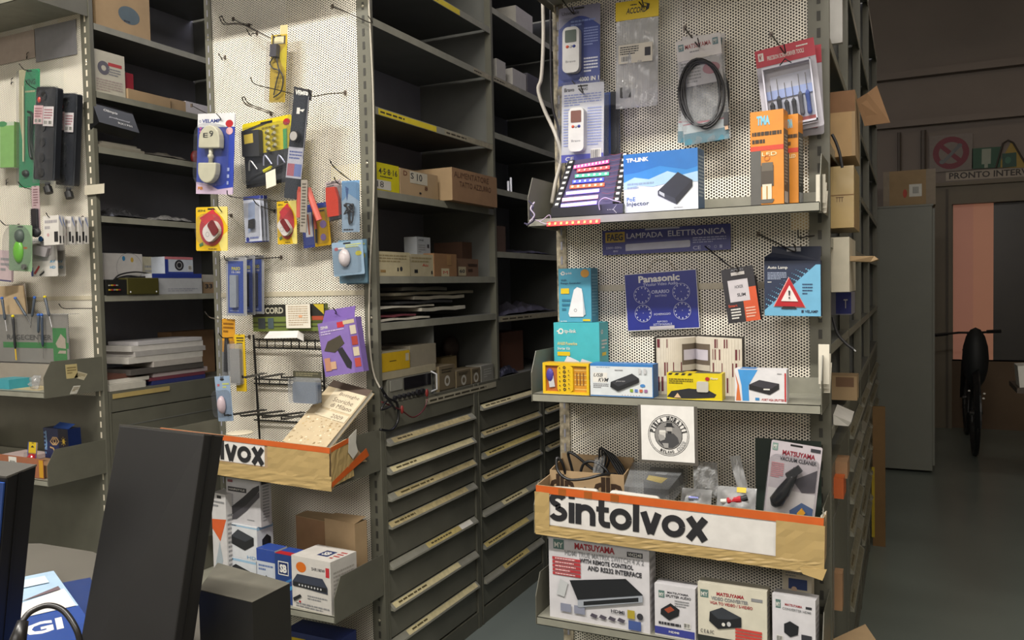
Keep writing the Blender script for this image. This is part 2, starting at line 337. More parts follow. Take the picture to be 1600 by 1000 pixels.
def cabinet(xl, xr, y0, y1, ztop, hs, label, plain=False, dull=False, group='drawer cabinets under the shelves', labs=None):
    """hs: heights of the bottoms of the drawer grips"""
    b = E('drawer_cabinet', label, 'cabinet', ((xl+xr)/2, (y0+y1)/2, 0), group)
    put('body', MB().box((xl, y0, 0), (xr-.02, y1, ztop), DSTEEL).box((xr-.02, y0+.001, 0), (xr, y0+.011, ztop), STEEL).box((xr-.02, y1-.03, 0), (xr, y1, ztop), STEEL)
        .box((xr-.02, y0+.01, ztop-.09), (xr-.003, y1-.03, ztop), STEEL).box((xr-.02, y0+.01, 0), (xr-.003, y1-.03, .07), STEEL), b)
    if plain:
        put('door', MB().box((xr-.02, y0+.014, .08), (xr-.002, y1-.034, ztop-.095), STEEL), b)
        fx = MB(); ym, yM, zM = y0+.06, y1-.09, ztop-.16
        for q in ((ym, .15, ym+.004, zM), (yM, .15, yM+.004, zM), (ym, zM, yM, zM+.004), (ym, .15, yM, .154)): fx.box((xr-.0021, q[0], q[1]), (xr-.0008, q[2], q[3]), DSTEEL)
        put('door_rib', fx, b); return b
    tops = [ztop-.1]+[h-.004 for h in hs]
    for i, h in enumerate(hs):
        hi = tops[i]; nx = (hs[i+1] if i+1 < len(hs) else .075)
        d = put('drawer', MB().box((xr-.02, y0+.014, nx+.004 if i+1 == len(hs) else nx+.03), (xr-.008, y1-.034, h+.024), M('#66655b', .4, 0, .1, 8)), b)
        g = MB(); g.prism([(xr-.008, y0+.016, h+.024), (xr+.012, y0+.016, h+.006), (xr+.014, y0+.016, h), (xr-.008, y0+.016, h)], (0, y1-y0-.054, 0), LIP); put('grip', g, d)
        F = Fr((xr+.0122, y0+.016, h+.0062), (0, 1, 0), V((-.02, 0, .018)), y1-y0-.054, .0262)
        rr = random.Random(i*13+int(y0*100)); a = rr.choice((.02, .06, .3, .02)); c = rr.choice((.97, .8, .72, .97)); l = MB()
        if labs: a, c = labs[i][:2]
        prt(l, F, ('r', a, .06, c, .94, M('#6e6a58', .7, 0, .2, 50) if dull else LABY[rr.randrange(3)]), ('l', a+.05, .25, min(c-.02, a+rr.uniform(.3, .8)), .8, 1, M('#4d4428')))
        if labs and len(labs[i]) > 2: prt(l, F, ('r', c, .06, labs[i][2], .94, M('#dcd8cc')))
        put('label_strip', l, d)
    return b
YB = [2.45, 3.385, 4.33, 5.27, 6.2]
yel = M('#c9b52e', .5); oldw = M('#8f8873', .7, 0, .15, 40)
# row 1
bay(X1L, X1R, YB[0], YB[1], (2.67, 2.38, 2.143, 1.845, 1.5), 'left shelving bay between the leftmost and middle racks, with mixed boxes')
bay(X1L, X1R, YB[1], YB[2], (2.67, 2.3, 1.9, 1.5), 'second bay of the left row, behind the middle rack')
cabinet(X1L, X1R, YB[0], YB[1], 1.076, (.86,), 'olive cabinet with plain front under the stacked books', plain=True)
cabinet(X1L, X1R, YB[1], YB[2], 1.076, (.86,), 'second plain olive cabinet of the left row, behind the middle rack', plain=True)
# row 2
bay(X2L, X2R, YB[0], YB[1], (2.675, 2.462, 2.152, 1.857, 1.549, 1.38), 'centre shelving bay holding the yellow box and the piled papers',
    [(2.152, .02, .45, yel, ''), (2.152, .52, .98, oldw, ''), (2.462, .8, .99, oldw, ''), (2.675, .35, .68, yel, '')])
bay(X2L, X2R, YB[1]+.001, YB[2], (2.775, 2.468, 2.21, 1.955, 1.665, 1.365), 'dark second bay of the centre row, beyond the grey divider',
    [(2.468, .0, .3, oldw, ''), (1.365, .02, .9, oldw, '')])
bay(X2L, X2R, YB[2]+.001, YB[3], (2.7, 2.4, 2.1, 1.8, 1.5), 'far third bay of the centre row')
HS = (.932, .827, .729, .627, .477, .325, .19)
cabinet(X2L, X2R, YB[0], 3.165, 1.08, HS, 'nearest tall drawer cabinet of the centre row, under the meter and lamp boxes', labs=[(.05, .93), (.03, .97), (.07, .99), (.0, .88), (.38, .78, .93), (.02, .76), (.15, .98)])
cabinet(X2L, X2R, 3.175, 3.875, 1.08, (.957, .836, .74, .64, .482, .335, .18), 'second tall drawer cabinet of the centre row, with faded label strips')
cabinet(X2L, X2R, 3.885, 4.6, 1.08, (.957, .836, .74, .64, .482, .335, .18), 'third tall drawer cabinet of the centre row, half behind the right rack')
# row 3
R3 = [2.45, 3.2, 4.03, 4.9, 6.15]
for i, lb in enumerate(('nearest bay on the right side of the right row, with jutting cartons', 'second bay on the right side of the right row', 'third bay on the right side of the right row', 'last dark bay on the right side of the right row')):
    bay(X3L, X3R, R3[i], R3[i+1], (2.55, 2.17, 1.88, 1.62, 1.32, 1.08), lb)
cabinet(X3L, X3R, R3[0], R3[1], .97, (.8,), 'plain fronted olive cabinet right behind the right end rack', plain=True)
for i, lb in ((1, 'first cabinet with label strips along the dark right aisle'), (2, 'second cabinet with label strips along the dark right aisle'), (3, 'last cabinet along the dark right aisle')):
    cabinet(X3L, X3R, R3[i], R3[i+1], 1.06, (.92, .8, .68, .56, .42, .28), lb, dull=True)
# far right: cabinet, carton, bicycle, signs
cx0, cx1 = P(1357, 400, 7.03).x, P(1457, 400, 7.03).x; cz = P(1400, 322, 7.03).z
c = E('metal_cabinet', 'tall plain grey metal cabinet at end of the dark aisle', 'cabinet', ((cx0+cx1)/2, 7.25, 0))
gm = M('#6f7169', .45, 0, .05, 4)
put('body', MB().box((cx0, 7.03, .02), (cx1, 7.5, cz), gm), c, bevel=.004); put('door', MB().box((cx1, 7.05, .06), (cx1+.016, 7.48, cz-.03), gm), c)
put('top_rim', MB().box((cx0-.004, 7.022, cz-.012), (cx1+.006, 7.5, cz+.002), gm), c)
F = FY((1380, 269), (1462, 263), (1380, 318), 7.1, zb=cz+.003)
mb = slab(F, .32, CARD); prt(mb, F, ('r', 0, 0, .12, 1, M('#8d8070')), ('r', .82, 0, 1, 1, M('#8d8070')), ('r', .5, .25, .74, .6, WHITE), ('c', .42, .35, .04, .12, M('#b04030')), ('b', .56, .3, .7, .55))
put('cardboard_box', mb, label='brown cardboard box with white label on top of the tall grey cabinet', cat='box')
# bicycle, seen from behind
BX, BY = P(1523, 700, 7.9).x, 7.9
b = E('bicycle', 'dark bicycle seen from behind with wide handlebar and a saddle', 'bicycle', (BX, BY+.5, 0)); bk = M('#17181a', .4); 
def wheel(y):
    mb = MB(); R = .335; mb.tube([(BX, y+R*math.cos(a*math.pi/16), .355+R*math.sin(a*math.pi/16)) for a in range(32)], .022, bk, 8, True)
    mb.tube([(BX-.04, y, .355), (BX+.04, y, .355)], .018, M('#777777', .3, .8), 8)
    for k in range(16): a = k*math.pi/8; mb.tube([(BX, y, .355), (BX, y+R*.95*math.cos(a), .355+R*.95*math.sin(a))], .0013, M('#888888', .3, .8), 4)
    put('wheel', mb, b, smooth=True)
wheel(BY); wheel(BY+1.05)
mb = MB(); bb = (BX, BY+.42, .32); seatz = P(1519, 548, 8.0).z
mb.tube([(BX, BY+.25, seatz-.05), bb], .017, bk); mb.tube([(BX, BY+.3, seatz-.2), (BX, BY+.85, seatz-.12)], .017, bk); mb.tube([bb, (BX, BY+.87, seatz-.2)], .02, bk)
for s in (-1, 1): mb.tube([(BX+s*.05, BY, .355), bb], .01, bk); mb.tube([(BX+s*.05, BY, .355), (BX+s*.02, BY+.3, seatz-.22)], .01, bk); mb.tube([(BX+s*.05, BY+1.05, .355), (BX+s*.045, BY+.9, .72), (BX, BY+.87, .78)], .011, bk)
mb.tube([(BX, BY+.87, .75), (BX, BY+.83, seatz+.06)], .018, bk); put('frame', mb, b, smooth=True)
mb = MB(); c0 = V((BX, BY+.2, seatz)); mb.ell(c0, V((.085, 0, 0)), V((0, .1, 0)), V((0, 0, .035)), bk); mb.ell(c0+V((0, .1, 0)), V((.035, 0, 0)), V((0, .12, 0)), V((0, 0, .028)), bk); put('saddle', mb, b, smooth=True)
hz = P(1510, 520, BY+.8).z; xl, xr = P(1460, 525, BY+.8).x, P(1563, 518, BY+.8).x
put('handlebar', MB().tube([(xl, BY+.74, hz-.02), (BX-.08, BY+.82, hz), (BX+.08, BY+.82, hz), (xr, BY+.74, hz+.02)], .011, bk).tube([(BX, BY+.83, seatz+.05), (BX, BY+.82, hz)], .014, bk), b)
for x in (xl, xr): put('grip', MB().tube([(x, BY+.74, hz-.02 if x == xl else hz+.02), (x+(.11 if x == xl else -.11), BY+.775, hz-.01 if x == xl else hz+.012)], .017, bk), b)
mb = MB(); mb.tube([(BX+s*.03, BY-.36, z) for s, z in ((0, .2), (0, .2))], .001, bk)
pts = [(BX, BY+.36*math.cos(a), .355+.37*math.sin(a)) for a in [math.radians(t) for t in range(60, 200, 10)]]
put('mudguard', MB().tube(pts, .035, bk, 8, flat=.3), b); put('rear_bag', MB().ell(V((BX+.005, BY+.02, .82)), V((.1, 0, 0)), V((0, .12, 0)), V((0, 0, .26)), M('#141719', .6)), b, smooth=True)
for x, z in ((-.05, .56), (.06, .54), (.055, .5)): put('reflector', MB().ell(V((BX+x, BY-.13, z)), V((.01, 0, 0)), V((0, .006, 0)), V((0, 0, .008)), M('#e8e4dc', .2)), b)
# signs over the door; red and green ones darkened in imitation of dim light
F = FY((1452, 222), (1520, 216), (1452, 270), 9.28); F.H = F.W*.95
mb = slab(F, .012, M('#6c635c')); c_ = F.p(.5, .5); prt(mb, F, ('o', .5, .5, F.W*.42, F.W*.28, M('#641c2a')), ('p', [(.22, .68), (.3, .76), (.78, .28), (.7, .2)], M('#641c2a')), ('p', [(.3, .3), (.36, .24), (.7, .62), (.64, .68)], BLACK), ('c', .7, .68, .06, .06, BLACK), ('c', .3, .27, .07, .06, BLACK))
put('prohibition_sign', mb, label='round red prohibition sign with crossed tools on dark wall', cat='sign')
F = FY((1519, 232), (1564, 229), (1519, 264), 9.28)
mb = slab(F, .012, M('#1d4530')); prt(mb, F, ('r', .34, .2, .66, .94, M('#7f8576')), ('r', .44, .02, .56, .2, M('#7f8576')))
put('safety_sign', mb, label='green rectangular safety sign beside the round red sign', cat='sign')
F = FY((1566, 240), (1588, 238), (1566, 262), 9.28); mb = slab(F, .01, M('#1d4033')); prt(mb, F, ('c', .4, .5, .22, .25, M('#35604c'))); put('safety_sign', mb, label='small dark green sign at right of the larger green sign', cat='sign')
a = P(1558, 262, 9.285); bq = P(1604, 262, 9.285); t_ = P(1581, 220, 9.285); mb = MB().prism([a, bq, t_], (0, .01, 0), M('#8a7228'))
mb.tube([P(1556, 262, 9.27), P(1567, 224, 9.27), P(1575, 219, 9.27), P(1583, 223, 9.27), P(1606, 262, 9.27)], .008, M('#2d2418')); put('warning_sign', mb, label='yellow triangular warning sign with dark rim over the door', cat='sign')
F = FY((1478, 269), (1655, 258), (1478, 283), 9.295); mb = slab(F, .006, M('#8d8375')); prt(mb, F, ('t', .03, .18, .98, .88, 'PRONTO INTERVENTO', M('#2c241e'), 2)); put('lettered_board', mb, label='pale board lettered PRONTO INTERV above the back door', cat='sign')
F = FY((1590, 572), (1625, 570), (1588, 606), 6.0); put('white_box', slab(F, .2, WHITE), label='small white box at right edge of the photo in front of dark wall', cat='box')
put('side_table', MB().box((F.o.x-.02, 5.95, F.o.z-.03), (F.o.x+.6, 6.4, F.o.z), M('#4a4038')).box((F.o.x+.3, 6.1, 0), (F.o.x+.36, 6.2, F.o.z-.03), M('#4a4038')).box((F.o.x+.1, 6.0, 0), (F.o.x+.6, 6.35, .03), M('#4a4038')), label='small dark table carrying the white box at the right edge', cat='table')
# ================================================================ goods: helpers
def carton(name, label, cat, F, dep, m, ops=(), side=(), top=(), group=None, bevel=0):
    mb = slab(F, dep, m); prt(mb, F, *ops)
    if side: prt(mb, sideF(F, dep), *side)
    if top: prt(mb, topF(F, dep), *top)
    return put(name, mb, label=label, cat=cat, group=group, bevel=bevel)
def pack(name, label, cat, F, m, ops=(), bl=None, dep=.02, group=None, t=.0015, cr=.12, clear=None):
    r = E(name, label, cat, F.p(.5, 0), group); r['_n'] = 0; del r['_n']
    mb = MB(); rslab(mb, F, 0, 0, 1, 1, -t, 0, m, .04)
    prt(mb, F, ('r', .38, 1-.035*F.W/F.H*2, .62, 1-.015*F.W/F.H*2, BLACK), *ops); put('card', mb, r)
    if bl: a, b, c, d = bl; mb = MB(); rslab(mb, F, a, b, c, d, .001, dep, clear or CLR, cr); put('blister', mb, r)
    return r
def hook(u, v, Y=2.27, lab='', double=False, du=0, up=.012, base=None):
    """wire hook: from the sheet out to its tip at the pixel"""
    tip = P(u, v, Y); b = V((tip.x+du, Y0, tip.z-.02)) if base is None else P(base[0], base[1], Y0)
    mb = MB(); pts = catmull([b, b+(tip-b)*.5+V((0, 0, -.004)), tip+V((0, .02, -.008)), tip+V((0, 0, up))], 4)
    mb.tube(pts, .0019, WIRE, 6)
    if double: mb.tube([p+V((.012, 0, .002)) for p in pts], .0019, WIRE, 6); mb.tube([pts[-1], pts[-1]+V((.012, 0, .002))], .0019, WIRE, 6)
    mb.box((b.x-.004, Y0-.005, b.z-.007), (b.x+.005, Y0-.001, b.z+.007), M('#5a5048', .4, .3))
    return put('wire_hook', mb, label=lab, cat='hook', group='wire hooks on the perforated panels', smooth=False)
def bag(F, m, amp=.004, nx=7, nz=13, bulge=.012):
    mb = MB(); rr = random.Random(int(F.W*1e5)); vs = []; nx *= 2; nz *= 2; f1, f2, f3 = rr.uniform(5, 9), rr.uniform(9, 15), rr.uniform(0, 6)
    for s in (1, -1):
        for j in range(nz+1):
            for i in range(nx+1):
                a, b = i/nx, j/nz; e = min(1, 4*min(a, 1-a))*min(1, 4*min(b, 1-b)); vs.append(F.p(a, b, s*bulge*e*(.5 if s < 0 else 1)+(amp*(.55*math.sin(f1*a+f2*b+f3)+.5*math.sin(f2*1.7*a-f1*1.3*b+2*f3)+.25*rr.uniform(-1, 1)) if e > 0 else 0)))
    n = (nx+1)*(nz+1); fs = []
    for s in range(2):
        for j in range(nz):
            for i in range(nx): q = s*n+j*(nx+1)+i; fs.append((q, q+1, q+nx+2, q+nx+1))
    return mb.add(vs, fs, m)
C = lambda h, r=.5: M(h, r, mul=.76)
BLU = C('#2b3f8e', .4); RED = C('#b3242c', .45); YEL = C('#e3c414', .5); BLK = C('#222226', .5); GRY = C('#8e8f92'); LGR = C('#c9cacc'); INK = C('#33333a', .6); ORG = C('#e08a1e', .5)
# ================================================================ right rack, hanging goods
F = FY((873, 14), (938, 4), (886, 134), 2.375)
arc = [(.0, .0), (1, 0), (1, .72)]+[(1-.05*i, .72+.15*math.sin(i*math.pi/20)) for i in range(1, 20)]+[(0, .72)]
r = pack('blister_pack', 'blue carded white remote control, the upper one, marked 4000 IN 1', 'package', F, C('#8b8aa0'), [('p', arc, BLU), ('t', .08, .9, .5, .95, 'Universale', INK), ('l', .3, .74, .9, .83, 2, C('#7f93cf')), ('l', .62, .48, .95, .72, 7, C('#8b9bd2')), ('l', .62, .14, .95, .34, 5, C('#e0e4f2')), ('t', .5, .03, .98, .09, '4000 IN 1', WHITE, 2)], (.1, .05, .62, .82), .03)
def remote(r, F, x0, z0, x1, z1, d=.022, scr=C('#5d6a60', .25)):
    mb = MB(); rslab(mb, F, x0, z0, x1, z1, .002, d, C('#e4e3e0', .35), .3); b = put('remote_control', mb, r, 'white remote with a small screen'); G = F.sub(x0, z0, x1, z1, d)
    mb = MB(); rslab(mb, G, .16, .66, .84, .93, 0, .001, scr, .1); put('screen', mb, b)
    for cx, m in ((.3, C('#d8502c')), (.7, C('#2e3f96')), (.5, LGR)): mb = MB(); dome(mb, G, cx, .57, .1, .035, .003, m, 10); put('button', mb, b)
    mb = MB(); prt(mb, G, ('t', .2, .22, .8, .27, 'Bravo', GRY)); put('marking', mb, b)
remote(r, F, .16, .14, .56, .72)
F = FY((878, 134), (944, 127), (891, 254), 2.325)
r = pack('blister_pack', 'white carded remote control hanging just above the lit LED strips', 'package', F, C('#d9dbe4'), [('t', .06, .91, .3, .96, 'Bravo', INK, 2), ('t', .42, .91, .62, .95, 'BRAVO', INK), ('l', .06, .72, .94, .88, 5, C('#8f9bd0')), ('l', .62, .2, .95, .7, 14, C('#98a4d6')), ('l', .05, .2, .2, .7, 14, C('#98a4d6')), ('r', 0, 0, 1, .1, C('#4a4fae')), ('t', .1, .02, .3, .07, 'CE', WHITE), ('b', .7, .015, .95, .16)], (-.02, -.04, 1.12, 1.0), .032)
remote(r, F, .24, .12, .6, .68, .026, C('#7a4a3c', .3))
F = FY((899, 150), (968, 142), (905, 250), 2.39); pack('blister_pack', 'dark blue card pack half hidden behind the lower white remote pack', 'package', F, C('#2a52a8'), [('r', .8, 0, 1, 1, C('#23252c'))], (.05, .05, .95, .95), .01)
# bag with yellow header
F = FY((963, 10), (1029, 0), (981, 169), 2.36)
r = E('header_bag', 'clear bag with yellow header card and a tiny dark adapter in its bottom', 'package', F.p(.5, 0))
G = F.sub(-.01, .85, 1.01, 1.03, .003); mb = slab(G, .003, YEL); prt(mb, G, ('t', .25, .3, .72, .62, 'ACCORD', BLK, 2, .02), ('l', .35, .7, .65, .82, 1, BLK), ('p', [(.66, .28), (.78, .45), (.8, .7), (.6, .86), (.73, .7), (.72, .45)], BLK)); put('header_card', mb, r)
put('clear_bag', bag(F.sub(0, 0, 1, .86), CLR3, .006), r)
G = F.sub(.1, .42, .9, .6, .016); mb = slab(G, .0006, PAPER); prt(mb, G, ('l', .05, .45, .6, .92, 4, INK), ('b', .08, .06, .4, .4), ('r', .78, .3, .95, .75, INK)); put('paper_label', mb, r)
mb = MB(); rslab(mb, F, .12, .1, .38, .2, .0, .008, BLK, .1); rslab(mb, F, .38, .12, .48, .18, .0, .005, LGR, .1); put('adapter', mb, r)
# cable bags
for i, (tl, tr, bl, Y) in enumerate((((1066, 58), (1130, 52), (1094, 222), 2.385), ((1056, 66), (1122, 51), (1058, 230), 2.345))):
    F = FY(tl, tr, bl, Y); ex = 1.12 if i == 0 else 1.25
    F.W *= 1.05
    r = E('cable_bag', ('front' if i else 'rear')+' one of the two overlapping clear bags with a coiled black cable', 'package', F.p(.5, 0))
    G = F.sub(0, .8, 1, 1, .003); mb = slab(G, .002, C('#dcd8d6')); prt(mb, G, ('t', .2, .52, .78, .74, 'MATSUYAMA', C('#a03038'), 1), ('r', .05, .48, .17, .8, C('#5c7f86')), ('t', .07, .54, .15, .74, 'MY', WHITE), ('r', .82, .48, .94, .8, C('#5c7f86')), ('t', .84, .54, .92, .74, 'MY', WHITE), ('l', .3, .3, .7, .42, 1, GRY)); put('header_card', mb, r)
    G = F.sub(.02, .55, .98, .8, .001); mb = slab(G, .001, C('#cfccd0')); prt(mb, G, ('l', .05, .1, .5, .95, 7, GRY), ('c', .75, .55, .2, .22, C('#b86a7c'))); put('insert', mb, r)
    G = F.sub(0, 0, 1.0, .2, .0); mb = slab(G, .001, C('#3d7d92')); prt(mb, G, ('r', 0, .55, 1, .95, C('#c6d4da')), ('r', 0, .95, 1, 1.02, C('#a8485e'))); put('insert', mb, r)
    put('clear_bag', bag(F.sub(-.02, 0, 1.04, .82), CLR2, .004, bulge=.016), r)
    cxy = (.45, .47) if i else (.62, .42); mb = MB(); c0 = F.p(*cxy, .011)
    for k in range(5):
        rx, rz = .058-.004*(k % 3), .094-.005*(k % 2); pts = [c0+F.X*(rx*math.cos(a*math.pi/14)+.003*k)+F.Z*(rz*math.sin(a*math.pi/14)-.002*k)+F.n*(.0022*math.sin(a+k)) for a in range(28)]
        mb.tube(pts, .0034, BLK, 6, True)
    put('cable', mb, r, smooth=True)
    mb = MB(); pt = F.p(.92, .12, .006) if i else F.p(.8, .2, .006); mb.prism([pt, pt+F.X*.013, pt+F.X*.015+F.Z*.035, pt+F.X*.003+F.Z*.035], F.n*.008, BLK).prism([pt-F.Z*.012+F.X*.002, pt-F.Z*.012+F.X*.011, pt+F.X*.011, pt+F.X*.002], F.n*.005, C('#c9a27e', .3)); put('plug', mb, r)
# screwdriver sets
for i, (tl, tr, bl, Y) in enumerate((((1192, 84), (1283, 69), (1205, 219), 2.40), ((1179, 81), (1271, 58), (1193, 215), 2.335))):
    F = FY(tl, tr, bl, Y)
    r = pack('screwdriver_set', ('front carded set of six precision screwdrivers in a clear case' if i else 'second carded screwdriver set right behind the first one'), 'tool set', F, C('#b9b6c0'), [('r', 0, .8, 1, 1, C('#bb2f42')), ('r', .05, .87, .14, .96, WHITE), ('t', .07, .88, .12, .95, 'MY', RED), ('t', .2, .86, .82, .91, 'PRECISION SCREWDRIVER TOOLS', WHITE), ('l', .7, .93, .92, .96, 1, WHITE), ('r', .2, .1, .9, .66, C('#cfd3e6')), ('r', .2, .08, .9, .14, C('#c04a48'))], None)
    mb = MB(); rslab(mb, F, .1, .06, .92, .76, .002, .024, CLR, .08); cs = put('clear_case', mb, r)
    if i == 0: continue
    mb = MB(); G = F.sub(.1, .06, .92, .76, .024)
    for q in ((0, 0, 1, .03), (0, .97, 1, 1), (0, 0, .03, 1), (.97, 0, 1, 1)): rslab(mb, G, *q, -.018, .002, C('#c2c2d0', .3), .2)
    put('case_rim', mb, r)
    put('case_handle', MB().tube([G.p(.38, .98, .001), G.p(.5, 1.07, .001), G.p(.62, .98, .001)], .002, BLK), r)
    G2 = F.sub(.12, .4, .9, .5, .006); put('tool_rack', slab(G2, .003, C('#8ea2d8', .3)), r)
    for k in range(6):
        x = .2+.12*k; base = .15; h = .42 if k in (1, 4, 5) else .36
        hm = C('#2a4690') if k == 5 else (C('#4c4d58') if k == 4 else C('#23262e'))
        mb = MB(); pts = [F.p(x, base+(h-base)*t, .013) for t in (0, .08, .5, .85, 1)]; mb.tube(pts, [.0035, .0062, .0052, .0068, .003], hm, 8); s_ = put('screwdriver', mb, r, 'precision screwdriver with '+('blue' if k == 5 else 'dark')+' handle')
        put('shaft', MB().tube([F.p(x, h, .013), F.p(x, h+.2, .013)], .0011, M('#9a9a9c', .25, .9), 6), s_)
# tester signs on the sheet
F = FY((941, 361), (1141, 349), (942, 399), 2.415)
mb = slab(F, .006, C('#2c3180', .4)); prt(mb, F, ('r', .025, .5, .185, .92, C('#b79b42')), ('t', .04, .57, .17, .85, 'FAEG', C('#2a2c4a'), 3), ('t', .2, .63, .49, .84, 'LAMPADA', C('#c9c9dc'), 1), ('t', .53, .63, .965, .86, 'ELETTRONICA', C('#c9c9dc'), 1),
   ('p', [(.19, .13), (.19, .38), (.2, .41), (.69, .45), (.7, .42), (.7, .2), (.69, .17)], C('#b5b5c8')), ('r', .35, .93, .62, 1.0, C('#b0b0c0')), ('l', .72, .3, .97, .56, 3, C('#9fa2cc')), ('t', .03, .24, .16, .33, '230V~50Hz', C('#b9bbdc'), 1), ('t', .09, .1, .13, .18, '8W', C('#b9bbdc')), ('t', .72, .06, .78, .2, 'CE', C('#b9bbdc'), 1), ('o', .84, .14, .004, .003, C('#b9bbdc')), ('o', .89, .14, .004, .003, C('#b9bbdc')), ('r', .92, .08, .94, .2, C('#9fa2cc')))
put('hanging_sign', mb, label='long blue FAEG LAMPADA ELETTRONICA sign under the top tray', cat='sign')
F = FY((975, 429), (1088, 420), (981.6, 518), 2.42)
r = E('hanging_sign', 'blue Panasonic opening hours sign with four clock dials', 'sign', F.p(.5, 0))
mb = slab(F, .003, C('#26328f', .35)); lt = C('#c3c8e4')
for q in ((0, 0, 1, .012), (0, .988, 1, 1), (0, 0, .008, 1), (.992, 0, 1, 1)): prt(mb, F, ('r', *q, WHITE)); F.k = 0
prt(mb, F, ('t', .2, .83, .77, .95, 'Panasonic', WHITE, 3), ('t', .26, .765, .74, .82, 'TVcolor Video Audio', lt, 1), ('t', .37, .63, .62, .69, 'ORARIO', lt, 2), ('t', .42, .57, .58, .605, 'MATTINO', lt), ('t', .39, .255, .62, .29, 'POMERIGGIO', lt), ('t', .43, .13, .57, .16, 'RIPOSO', lt), ('t', .37, .08, .63, .115, 'SETTIMANALE', lt), ('r', .32, .015, .66, .07, C('#c4c0c4')))
put('board', mb, r)
for k, (x, y) in enumerate(((.24, .62), (.78, .63), (.24, .3), (.78, .31))):
    d = MB(); rad = F.W*.118; prt(d, F, ('o', x, y, rad, rad*.955, lt)); c = F.p(x, y, .0012)
    for j in range(12):
        a = j*math.pi/6; e = c+F.X*math.cos(a)*rad*.82+F.Z*math.sin(a)*rad*.82; q = rad*.06
        d.add([e-F.X*q-F.Z*q*1.4, e+F.X*q-F.Z*q*1.4, e+F.X*q+F.Z*q*1.4, e-F.X*q+F.Z*q*1.4], [(0, 1, 2, 3)], lt)
    d.add([c-F.X*rad*.04, c+F.X*rad*.04, c+F.X*rad*.03+F.Z*rad*.1, c-F.X*rad*.03+F.Z*rad*.1], [(0, 1, 2, 3)], lt); put('clock_dial', d, r)
put('cord', MB().tube([F.p(.3, 1, -.001), F.p(.42, 1.2, -.004), F.p(.6, 1.22, -.004), F.p(.72, 1, -.001)], .001, M('#9a917e')), r)
F = FY((1126, 422), (1176, 414), (1138, 506), 2.30)
r = pack('hanging_box', 'small black and orange hanging box tilted on a long hook', 'box', F, C('#26242a'), [('r', .56, 0, 1, .62, C('#d0552c')), ('r', .16, .38, .78, .78, C('#c9c4c8')), ('t', .36, .62, .62, .68, 'HOKER', INK), ('t', .4, .47, .66, .53, 'SLIM', INK, 2), ('t', .08, .29, .36, .34, 'Smart', C('#c04a30'), 2), ('l', .14, .06, .44, .27, 4, WHITE), ('l', .6, .06, .9, .27, 4, C('#e8b8a0')), ('r', .3, .86, .72, .92, C('#bdb8b4')), ('t', .3, .94, .7, .975, 'ABCD', C('#8a8a90'))])
put('box_body', slab(F.sub(0, 0, 1, .82, -.002), .03, C('#26242a')), r)
F = FY((1194, 408), (1282, 405), (1194, 493), 2.315); F = Fr(F.p(0, 0), (1, 0, -.02), F.Z, F.W, F.H)
r = E('auto_lamp_box', 'dark and light blue Auto Lamp box with a red warning triangle', 'box', F.p(.5, 0))
mb = slab(F, .035, C('#1d2b48')); lb = C('#6fb2d6'); F2 = Fr(F.o, F.X, F.Z, F.W, F.H)
prt(mb, F, ('p', [(0, 0), (1, 0), (1, .93), (.92, .93), (0, .1)], lb))
for i in range(14):
    for j in range(5):
        x = (i+.5*(j % 2))/14; y = .1+x*.9+.025+.05*j; rr_ = (.016-.0026*j)
        if y < .86 and x > .02: mb.add([F.p(x+rr_*math.cos(k*math.pi/3), y+rr_*math.sin(k*math.pi/3), .0009) for k in range(6)], [tuple(range(6))], lb)
prt(mb, F, ('t', .06, .84, .42, .91, 'Auto Lamp', WHITE, 1), ('l', .06, .66, .4, .8, 5, C('#a8b4cc')), ('l', .06, .6, .14, .63, 1, WHITE), ('l', .68, .38, .86, .6, 4, C('#2c4c70')), ('r', .66, .06, .7, .11, C('#1d2b48')), ('t', .72, .06, .95, .11, 'VELAMP', C('#1d2b48'), 2)); put('box_body', mb, r)
mb = MB(); prt(mb, F, ('p', [(.16, .17), (.74, .15), (.44, .71)], C('#e9a49a')))
tri = lambda cx, cy, s: [F.p(cx-.27*s, cy-.24*s, 0), F.p(cx+.27*s, cy-.25*s, 0), F.p(cx, cy+.27*s, 0)]
mb.prism([p+F.n*.004 for p in tri(.45, .42, 1)], -F.n*.003, C('#b8222c', .3)); mb.prism([p+F.n*.006 for p in tri(.455, .405, .56)], -F.n*.002, C('#f0e4e0')); put('triangle_print', mb, r)
mb = MB(); G = F.sub(0, 0, 1, 1, .0085); prt(mb, G, ('p', [(.437, .46), (.473, .46), (.463, .37), (.447, .37)], BLK), ('c', .455, .33, .015, .015, BLK)); put('exclamation_mark', mb, r)
put('lamp_base_print', MB().prism([F.p(.3, .13, .001), F.p(.58, .13, .001), F.p(.54, .18, .001), F.p(.34, .18, .001)], F.n*.002, BLK), r)
mb = MB().prism([F.p(0, 1, -.001), F.p(1, 1, -.001), F.p(1, 1.26, -.02), F.p(.12, 1.27, -.02), F.p(.12, 1.16, -.015), F.p(0, 1.08, -.01)], -F.n*.002, C('#1a2238')); prt(mb, Fr(F.p(.4, 1.17, -.01), F.X, F.Z, F.W*.25, F.H*.07), ('r', 0, 0, 1, 1, GRY)); put('hang_tab', mb, r)
F = FY((1001, 632.5), (1084, 635.6), (1003, 718), 2.18); F = Fr(F.p(0, 0), F.X, F.Z, F.W, F.H)
r = E('paper_notice', 'white paper notice with round PIRLA MORATTI emblem hanging below the tray', 'sign', F.p(.5, 0))
G = F.sub(-.06, -.05, 1.06, 1.0, -.001); put('plastic_sleeve', slab(G, .0008, C('#625e58', .3)), r)
put('sheet', slab(F, .0006, C('#efede9', .7)), r)
